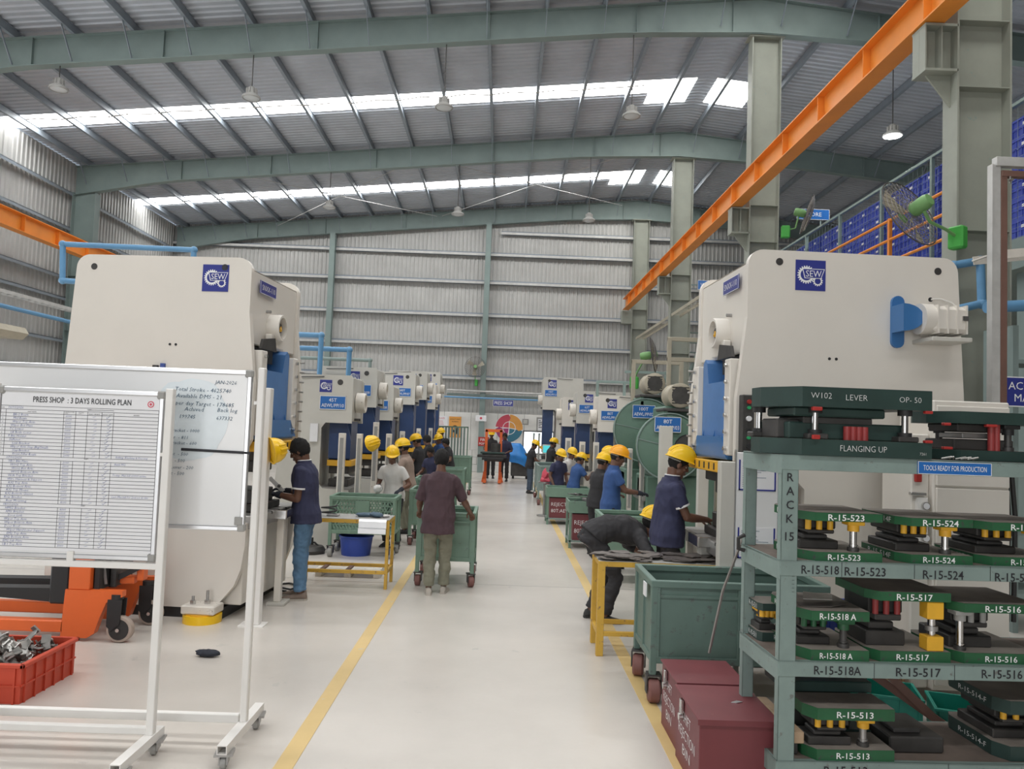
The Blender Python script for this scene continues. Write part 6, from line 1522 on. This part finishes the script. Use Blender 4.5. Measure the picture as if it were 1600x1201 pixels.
hung_sign('navy sign cut off by the right edge of the picture, behind the rack', 5.22, 7.6, 2.47, .44, .30, ['ACCESS', 'MAIN'], 'navy_sign')

# ================================================================== STORE MEZZANINE
t = thing('mezzanine', 'store mezzanine with green mesh fence at right', 'platform', (0, 0, 0))
b = MB(); b.box(6.3, 12.0, 8.6, 21.0, 4.38, 4.5, 'steel_green'); b.box(6.3, 6.4, 8.6, 21.0, 4.12, 4.38, 'steel_green'); b.build('deck', t)
for y_ in (9.5, 13.0, 16.5, 20.0):
    b = MB(); b.box(6.5, 6.65, y_, y_+.15, 0, 4.12, 'steel_green', .005); b.build('support', t)
b = MB(); b.box(6.97, 7.03, 8.8, 21.0, 6.65, 6.70, 'rack_green', .005); b.box(6.98, 7.02, 8.8, 21.0, 4.52, 4.57, 'rack_green', .004); b.build('top_rail', t)
for y_ in (9.4, 11.0, 12.5, 14.2, 16.0, 17.8, 19.6, 20.95):
    b = MB(); b.box(6.97, 7.03, y_-.03, y_+.03, 4.5, 6.66, 'rack_green', .004); b.build('fence_post', t)
b = MB()
for i in range(80): b.box(6.998, 7.002, 8.85+.152*i, 8.854+.152*i, 4.57, 6.62, 'steel_green')
for i in range(14): b.box(6.998, 7.002, 8.8, 21.0, 4.65+.14*i, 4.654+.14*i, 'steel_green')
o = b.build('wire_mesh', t); o['kind'] = 'stuff'
t = thing('railing', 'orange pipe handrail on the store mezzanine in front of the fence', 'railing', (0, 0, 0))
for z_ in (4.97, 5.35, 5.69):
    b = MB(); b.tube([(6.5, 11.0, z_), (6.5, 12.9, z_)], .026, 'orange_paint', 8); b.tube([(6.5, 12.9, z_), (6.5, 15.6, z_)], .026, 'orange_paint', 8); b.build('rail', t)
for y_ in (12.9, 15.6):
    b = MB(); b.box(6.47, 6.53, y_-.03, y_+.03, 4.5, 5.72, 'orange_paint', .004); b.build('rail_post', t)
cr = MB(); w, d, h = .40, .56, .29
cr.box(0, w, 0, .012, 0, h, 'crate_blue'); cr.box(0, w, d-.012, d, 0, h, 'crate_blue'); cr.box(0, .012, .012, d-.012, 0, h, 'crate_blue'); cr.box(w-.012, w, .012, d-.012, 0, h, 'crate_blue'); cr.box(.012, w-.012, .012, d-.012, 0, .01, 'crate_blue')
cr.box(-.014, 0, 0, d, h-.03, h, 'crate_blue'); cr.box(-.014, 0, 0, d, .0, .03, 'crate_blue'); cr.box(-.012, 0, 0, d, h*.5-.01, h*.5+.01, 'crate_blue')
for i in range(6): cr.box(-.012, 0, d*i/5-.01 if i else 0, d*i/5+.01 if i < 5 else d, 0, h, 'crate_blue')
for i in range(4): cr.box(w*i/3-.01 if i else 0, w*i/3+.01 if i < 3 else w, -.012, 0, 0, h, 'crate_blue')
cr.box(-.016, -.012, d*.42, d*.58, h*.58, h*.72, 'paper')
c0 = None; rnd = random.Random(2); n_ = 0
for j in range(19):
    y_ = 8.95+.60*j; lv = 7 if j < 15 else (7 if j < 17 else 6)
    for l in range(lv):
        if c0 is None: c0 = cr.build('blue_crate'); o = c0
        else: o = c0.copy(); COL.objects.link(o)
        o.location = (7.14+.02*rnd.random(), y_+.02*rnd.random(), 4.501+.293*l); o.rotation_euler = (0, 0, rnd.uniform(-.02, .02))
        tag(o, 'blue plastic crate in the long stack behind the store fence', 'crate', 'blue crates behind the store fence')

# ================================================================== PIPES, TRAYS, FRAMES
def pipe(label, pts, r, k, name='pipe', cat='pipe', fit=True):
    t = thing(name, label, cat, pts[0]); P = [Vector(p)-Vector(pts[0]) for p in pts]
    for a, c in zip(P[:-1], P[1:]):
        b = MB(); b.cyl(a, c, r, k, seg=12); b.build('pipe_run', t)
    if fit:
        for p in P[1:-1]: b = MB(); b.ball(p, r*1.35, k, 10, 8); b.build('elbow', t)
        for p in (P[0], P[-1]): b = MB(); b.ball(p, r*1.15, k, 10, 8); b.build('pipe_end', t)
    return t
pipe('blue pipe frame above and behind the left big press', [(-5.2, 10, 0), (-5.2, 10, 3.60), (-5.80, 10, 3.62), (-5.83, 10, 4.10), (-4.12, 10, 4.09), (-4.12, 10, 3.2), (-4.12, 10, 0)], .036, 'pipe_blue')
pipe('blue pipe riser left of the blue frames above the left presses', [(-3.50, 13.4, 0), (-3.22, 13.4, 2.5), (-3.22, 13.4, 3.40), (-5.2, 13.4, 3.40), (-5.2, 13.4, 0)], .045, 'pipe_blue')
pipe('blue pipe riser behind, right of the first one above the left presses', [(-3.5, 13.8, 0), (-2.80, 13.8, 2.5), (-2.80, 13.8, 3.20), (-4.6, 13.8, 3.20), (-4.6, 13.8, 0)], .045, 'pipe_blue')
pipe('green pipe frame above the left presses, lower than the blue ones', [(-2.70, 15.4, 2.9), (-2.70, 15.4, 3.15), (-4.8, 15.4, 3.15), (-4.8, 15.4, 0)], .035, 'steel_green')
pipe('long blue compressed-air pipe along the left wall', [(XL+.9, 8, 4.55), (XL+.9, 30, 4.55)], .06, 'pipe_blue', fit=False)
pipe('blue air pipe with drop beside the nearest column at right', [(5.0, 8.45, 3.42), (5.30, 8.45, 3.50), (5.28, 8.45, 3.98), (4.98, 8.45, 3.92)], .045, 'pipe_blue')
pipe('thick blue air pipe passing behind the galvanised frame at the right edge', [(5.0, 7.9, 3.36), (7.4, 8.1, 3.60)], .06, 'pipe_blue', fit=False)
pipe('white pipe high across the back wall, upper one', [(-2.3, 31.2, 3.30), (2.0, 31.2, 3.26)], .04, 'galvanised', fit=False)
pipe('blue pipe high across the back wall, below the white pipe', [(-2.4, 31.1, 3.02), (2.2, 31.1, 3.00)], .035, 'pipe_blue', fit=False)
pipe('green cable duct across the back wall between the two pipes', [(-2.3, 31.3, 3.14), (2.0, 31.3, 3.10)], .05, 'steel_green', fit=False)
t = thing('pipe_gantry', 'tall white-grey pipe frame above the flywheel presses, nearer one', 'frame', (2.90, 13.5, 0), 0, 'pipe frames above the flywheel presses')
for x_ in (0, .9):
    b = MB(); b.box(x_-.035, x_+.035, -.035, .035, 0, 3.60, 'frame_tan', .004); b.build('upright', t)
for z_ in (3.58, 3.22):
    b = MB(); b.box(-.035, .935, -.03, .03, z_-.035, z_+.035, 'frame_tan', .004); b.build('crossbar', t)
t = thing('pipe_gantry', 'tan pipe frame left of and behind the nearer one, above the flywheel presses', 'frame', (2.70, 16.0, 0), 0, 'pipe frames above the flywheel presses')
for x_ in (0, 1.0):
    b = MB(); b.box(x_-.04, x_+.04, -.04, .04, 0, 3.40, 'frame_tan', .004); b.build('upright', t)
b = MB(); b.box(-.04, 1.04, -.035, .035, 3.34, 3.42, 'frame_tan', .004); b.build('crossbar', t)
t = thing('pipe_gantry', 'pale green pipe frame lowest of the three above the flywheel presses', 'frame', (2.15, 17.6, 0), 0, 'pipe frames above the flywheel presses')
for x_ in (.0, .62, 1.6):
    b = MB(); b.box(x_-.03, x_+.03, -.03, .03, 0 if x_ else 2.4, 3.05 if x_ < 1 else 3.3, 'rack_green', .004); b.build('upright', t)
for x0_, x1_, z_ in ((0, 1.6, 3.03), (.62, 1.6, 3.28), (0, 1.6, 2.55)):
    b = MB(); b.box(x0_, x1_, -.025, .025, z_-.03, z_+.03, 'rack_green', .004); b.build('crossbar', t)
# sloping cable trays at the right columns in the distance
def tray(label, p0, p1, w=.22, k='rack_green'):
    t = thing('cable_tray', label, 'cable tray', (0, 0, 0), 0, 'cable trays'); p0 = Vector(p0); p1 = Vector(p1)
    for q in (-1, 1):
        b = MB(); off = Vector((q*w/2, 0, 0)) if abs((p1-p0).normalized().x) < .8 else Vector((0, q*w/2, 0)); b.beam(p0+off, p1+off, .012, .09, k); b.build('side_rail', t)
    b = MB(); n = int((p1-p0).length/.3)
    for i in range(n+1):
        c = p0+(p1-p0)*i/max(1, n); off = Vector((w/2, 0, 0)) if abs((p1-p0).normalized().x) < .8 else Vector((0, w/2, 0)); b.beam(c-off, c+off, .03, .015, k)
    b.build('rung', t); return t
tray('grey cable tray along the right side, climbing behind the far columns', (5.35, 30.5, 5.6), (5.35, 17.0, 5.62), .3, 'frame_tan')
tray('pale cable tray behind the galvanised frame at the right edge', (5.0, 8.0, 3.90), (7.5, 8.1, 4.25), .25, 'white_worn')
tray('pale cable tray along the left wall below the crane beam', (XL+.7, 9, 4.95), (XL+.7, 29, 4.95), .3, 'galvanised')
t = thing('steel_stair', 'green steel stair flight with rail climbing behind the far right columns', 'stair', (0, 0, 0))
b = MB(); b.beam((5.92, 25.2, 5.4), (5.9, 30.0, 2.9), .05, .22, 'rack_green'); b.beam((6.7, 25.2, 5.4), (6.7, 30.0, 2.9), .05, .22, 'rack_green'); b.build('stringer', t)
for x_, y_, z_ in ((6.0, 26.0, 4.9), (6.6, 26.0, 4.9), (6.3, 29.9, 2.8)): b = MB(); b.box(x_-.04, x_+.04, y_-.04, y_+.04, 0, z_, 'rack_green'); b.build('stair_post', t)
for i in range(9):
    f = (i+.5)/9; b = MB(); b.box(5.92, 6.68, 25.2+4.8*f-.12, 25.2+4.8*f+.12, 5.4-2.5*f-.01, 5.4-2.5*f+.01, 'rack_green'); b.build('tread', t)
# galvanised portal at the right edge
t = thing('steel_portal', 'galvanised and brown steel frame standing at the right edge', 'frame', (4.72, 7.3, 0))
b = MB(); b.box(-.052, .035, -.01, .048, 0, 4.66, 'galvanised', .004); b.box(-.062, -.053, -.03, .05, 0, 4.655, 'galvanised'); o = b.build('post', t)
b = MB(); b.box(.036, .10, -.012, .06, 0, 4.60, 'brown_steel', .004); b.build('brown_post', t)
b = MB(); b.box(-.02, 1.6, -.03, .05, 4.64, 4.73, 'galvanised', .004); b.build('top_beam', t)
b = MB(); b.box(.04, 1.6, -.02, .05, 4.54, 4.60, 'brown_steel', .004); b.build('brown_rail', t)
b = MB(); b.cyl((.12, -.02, 4.50), (.12, -.05, 4.50), .014, 'steel', seg=8); b.cyl((.12, -.02, 4.47), (.12, -.02, 4.54), .008, 'steel', seg=6); b.build('bolt', t)
t = thing('conduit_pair', 'two pale upright conduits behind the rear of the right big press', 'conduit', (4.62, 8.0, 0))
for x_ in (-.03, .04): b = MB(); b.cyl((x_, 0, 0), (x_, 0, 2.75+.02*x_), .022, 'frame_tan', seg=8); b.build('conduit', t)

# ================================================================== BACK WALL FITTINGS
YW = yb_-.095
t = thing('wheel_poster', 'round four-colour wheel poster on the white back wall', 'poster', (.28, YW, 1.84))
Rr = .56
b = MB(); b.cyl((0, .012, 0), (0, 0, 0), Rr*1.03, 'sign_white', seg=56); b.build('white_disc', t)
b = MB()
for k, a0, a1 in (('poster_orange', -6, 88), ('poster_red', 92, 176), ('poster_plum', 184, 262), ('poster_teal', 268, 350)):
    n = 18; out = [(Rr*math.cos(math.radians(a0+(a1-a0)*i/n)), Rr*math.sin(math.radians(a0+(a1-a0)*i/n))) for i in range(n+1)]; r_i = .27
    inn = [(r_i*math.cos(math.radians(a0+(a1-a0)*i/n)), r_i*math.sin(math.radians(a0+(a1-a0)*i/n))) for i in range(n+1)]
    vs = [(x, -.003, z) for x, z in out]+[(x, -.003, z) for x, z in inn]; b.add(vs, [(i, i+1, n+2+i, n+1+i) for i in range(n)], k)
    # arrow tip into the next sector
    a = math.radians(a0-9); am = math.radians(a0)
    b.add([(Rr*.96*math.cos(am), -.0035, Rr*.96*math.sin(am)), (.415*math.cos(a), -.0035, .415*math.sin(a)), (.29*math.cos(am), -.0035, .29*math.sin(am))], [(0, 1, 2)], k)
    inn2 = [(.245*math.cos(math.radians(a0+2+(a1-a0-4)*i/n)), .245*math.sin(math.radians(a0+2+(a1-a0-4)*i/n))) for i in range(n+1)]
    c0_ = (.02*math.cos(math.radians((a0+a1)/2)), .02*math.sin(math.radians((a0+a1)/2)))
    b.add([(c0_[0], -.003, c0_[1])]+[(x, -.003, z) for x, z in inn2], [(0, i+1, i+2) for i in range(n)], k)
b.build('colour_sector', t)
def wall_board(name, label, cat, x, z, w, h, k, extra=None, y=None):
    t = thing(name, label, cat, (x, YW if y is None else y, z)); b = MB(); b.box(-w/2, w/2, 0, .015, -h/2, h/2, k, .003); b.build('board', t)
    if extra: b = MB(); extra(b); b.build('print', t)
    return t
def p_orange(b):
    b.cyl((0, -.001, -.08), (0, -.004, -.08), .15, 'black', seg=14); b.box(-.02, .12, -.004, -.001, -.28, -.06, 'black'); b.cyl((.0, -.004, -.06), (0, -.006, -.06), .07, 'poster_orange', seg=14); b.text('QUALITY FIRST', (0, -.002, .30), (1, 0, 0), (0, 0, 1), .07, 'ink_black', width=.42); b.text('ALWAYS', (0, -.002, .20), (1, 0, 0), (0, 0, 1), .07, 'ink_black')
wall_board('poster', 'orange poster with black head silhouette at left of the back wall', 'poster', -1.95, 1.80, .50, .86, 'poster_orange', p_orange)
def p_rules(b):
    b.text('RULES', (0, -.002, .30), (1, 0, 0), (0, 0, 1), .09, 'poster_red')
    for i in range(7): b.box(-.18, .05+.02*(i % 4), -.003, -.001, .20-.07*i, .215-.07*i, 'poster_red')
wall_board('poster', 'white poster with red print left of the orange one', 'poster', -2.50, 1.82, .50, .84, 'paper', p_rules)
wall_board('sign', 'red sign with white lettering left of the orange hoist', 'sign', -.74, 1.26, .44, .36, 'red_paint', lambda b: (b.text('FIRE', (0, -.002, .02), (1, 0, 0), (0, 0, 1), .15, 'sign_white'), b.text('POINT', (0, -.002, -.13), (1, 0, 0), (0, 0, 1), .12, 'sign_white')), y=31.23)
wall_board('sign', 'small white sign with emblem on the slim back-wall column', 'sign', -.88, 2.20, .44, .24, 'paper', lambda b: b.cyl((0, -.001, 0), (0, -.003, 0), .05, 'poster_red', seg=16), y=31.23)
wall_board('notice', 'white and blue notice under the colour wheel', 'notice', .28, 1.18, .56, .30, 'paper', lambda b: b.box(-.25, -.02, -.003, -.001, -.11, .08, 'blue_sign'))
wall_board('notice', 'white sheet with grey border high at right of the back wall', 'notice', 1.62, 2.02, .44, .62, 'grey_pad', lambda b: (b.box(-.16, .16, -.003, -.001, -.24, .24, 'paper'), [b.box(-.13, -.05+.05*(i % 3), -.005, -.003, .16-.07*i, .19-.07*i, 'ink_black') for i in range(5)]))
wall_board('speaker_box', 'grey square wall box right of the colour wheel', 'box', .94, 2.12, .26, .24, 'grey_pad', lambda b: b.box(-.09, .09, -.02, -.001, -.08, .08, 'press_grey', .01))
t = thing('window_opening', 'bright daylight window with dark frame at right of the back wall', 'window', (1.50, YW-.01, 1.28))
b = MB(); b.box(-.60, .60, .02, .03, -.44, .44, 'window_sky'); b.build('bright_pane', t)
b = MB(); b.box(-.64, .64, -.02, .04, .43, .48, 'dark_steel'); b.box(-.64, .64, -.02, .04, -.48, -.43, 'dark_steel'); b.box(-.64, -.59, -.02, .04, -.45, .45, 'dark_steel'); b.box(.59, .64, -.02, .04, -.45, .45, 'dark_steel'); b.build('window_frame', t)
t = thing('control_screen', 'teal control screen of the far right press', 'screen', (1.42, 24.2, 1.25)); b = MB(); b.box(-.14, .14, 0, .06, -.14, .14, 'press_grey', .01); b.build('screen_housing', t); b = MB(); b.box(-.11, .11, -.004, 0, -.11, .11, 'screen'); b.build('display', t); b = MB(); b.box(-.03, .03, .0, .06, -1.25, -.14, 'press_grey'); b.build('stand', t)
# orange hoist with a die on its table
t = thing('lift_truck', 'red-orange lift truck holding a dark die before the back wall', 'stacker', (-.28, 26.4, 0))
for x_ in (-.25, .25):
    b = MB(); b.box(x_-.045, x_+.045, 0, .08, .08, 1.78, 'stacker_orange', .006); b.build('mast', t)
    b = MB(); b.prism([(-.06, .0), (.12, 0), (.06, .34), (-.03, .34)], lambda u, v, a: (x_+u*(1 if x_ > 0 else -1), a, v), -.1, .12, 'stacker_orange'); b.build('mast_foot', t)
    b = MB(); b.box(x_-.05, x_+.05, -.9, 0, .03, .12, 'stacker_orange', .006); b.build('outrigger', t)
b = MB(); b.box(-.29, .29, .0, .08, 1.70, 1.80, 'stacker_orange', .006); b.build('crosshead', t)
b = MB(); b.box(-.36, .36, -.85, -.06, .78, .86, 'black', .01); b.box(-.3, .3, -.06, -.0, .70, 1.02, 'dark_steel', .01); b.build('lift_platform', t)
t = thing('die_set', 'dark die with cylinder riding on the far lift truck', 'die set', (-.24, 25.95, .862)); b = MB(); b.box(-.56, .42, -.3, .3, 0, .08, 'die_steel', .01); b.build('bottom_plate', t); b = MB(); b.box(-.46, .36, -.25, .25, .12, .18, 'die_dark_green', .01); b.box(-.4, .3, -.2, .2, .08, .12, 'dark_steel'); b.build('top_plate', t); b = MB(); b.cyl((.05, 0, .18), (.05, 0, .46), .16, 'dark_steel', seg=18); b.build('cylinder', t)
# blue tarpaulin over a machine
t = thing('tarp_covered_machine', 'machine under a bright blue tarpaulin at the end of the aisle', 'machine', (.72, 28.6, 0))
b = MB(); vs = []; fs = []; n = 22; mrows = 9
for j in range(mrows+1):
    f = j/mrows
    for i in range(n):
        a = 2*PI*i/n; q = 1+.14*noise.noise(Vector((math.cos(a)*2, math.sin(a)*2, f*4))); rr = (.20+.36*min(1, f*1.7))*q*(1-.10*f)
        vs.append((rr*math.cos(a)*1.0+.20*f-.22, rr*math.sin(a)*.8, 1.30-.80*f+.05*math.sin(a*3)*f-.20*f*math.cos(a)))
for j in range(mrows):
    for i in range(n): fs.append((j*n+i, (j+1)*n+i, (j+1)*n+(i+1) % n, j*n+(i+1) % n))
fs.append(tuple(range(n))[::1]); b.add(vs, fs, 'tarp_blue', True); b.build('tarpaulin', t, ang=70)
b = MB(); b.box(-.35, .30, -.25, .25, .10, .95, 'dark_steel', .02); b.box(-.3, -.22, -.2, .2, 0, .1, 'black'); b.box(.2, .28, -.2, .2, 0, .1, 'black'); b.build('machine_body', t)
t = thing('floor_stand', 'black folded stand with crossed legs at the left of the back wall', 'stand', (-1.45, 28.2, 0)); b = MB(); b.beam((-.25, 0, 0.02), (.25, .1, .55), .03, .03, 'black'); b.beam((.25, 0, 0.02), (-.25, .1, .55), .03, .03, 'black'); b.beam((-.1, .3, 0.02), (.1, -.1, .6), .03, .03, 'black'); b.build('crossed_leg', t)
t = thing('green_barrier', 'green strip-mesh barrier behind the last left-row workers', 'barrier', (-2.35, 27.6, 0))
b = MB(); b.box(0, .04, 0, .04, 0, 1.85, 'cart_green'); b.box(1.1, 1.14, 0, .04, 0, 1.85, 'cart_green'); b.box(0, 1.14, 0, .04, 1.80, 1.85, 'cart_green'); b.build('frame', t)
for i in range(9):
    b = MB(); b.box(.08+.11*i, .15+.11*i, .01, .02, .1, 1.80, 'rack_green'); b.build('strip', t)
t = thing('stool', 'stool with a red cloth heaped on it between the teal cart and the navy-shirted man', 'stool', (.98, 16.9, 0)); b = MB(); b.ball((0, 0, .90), (.09, .09, .14), 'poster_red', 16, 10); b.ball((.03, 0, .80), (.13, .11, .09), 'poster_red', 16, 10); b.v = [tuple(Vector(p)*1.0+Vector((noise.noise(Vector(p)*9), noise.noise(Vector(p)*9+Vector((5, 1, 2))), noise.noise(Vector(p)*8+Vector((1, 7, 3)))))*.06) for p in b.v]; b.build('red_cloth', t); b = MB(); b.cyl((0, 0, 0.02), (0, 0, .74), .03, 'steel', seg=8); b.cyl((0, 0, .72), (0, 0, .75), .15, 'steel', seg=16); b.cyl((0, 0, 0), (0, 0, .03), .16, 'steel', seg=16); b.build('pedestal', t)
t = thing('wall_awning', 'beige rounded ventilation hood on the left wall above the whiteboards', 'hood', (XL+.05, 18.6, 3.85)); b = MB(); b.prism([(0, -.15), (1.7, -.20), (1.85, -.05), (1.75, .10), (0, .16)], lambda u, v, a: (u, a, v), -.8, .8, 'frame_tan'); b.build('hood', t)
t = thing('storage_shelf', 'dark green shelving at the right edge behind the rack', 'shelf', (5.35, 8.0, 0))
for x_ in (0, 1.4): b = MB(); b.box(x_, x_+.06, 0, .5, 0, 3.2, 'steel_green'); b.build('post', t)
for z_ in (.4, 1.0, 1.6, 2.2, 2.8): b = MB(); b.box(.004, 1.456, .004, .496, z_, z_+.04, 'steel_green'); b.build('shelf', t)
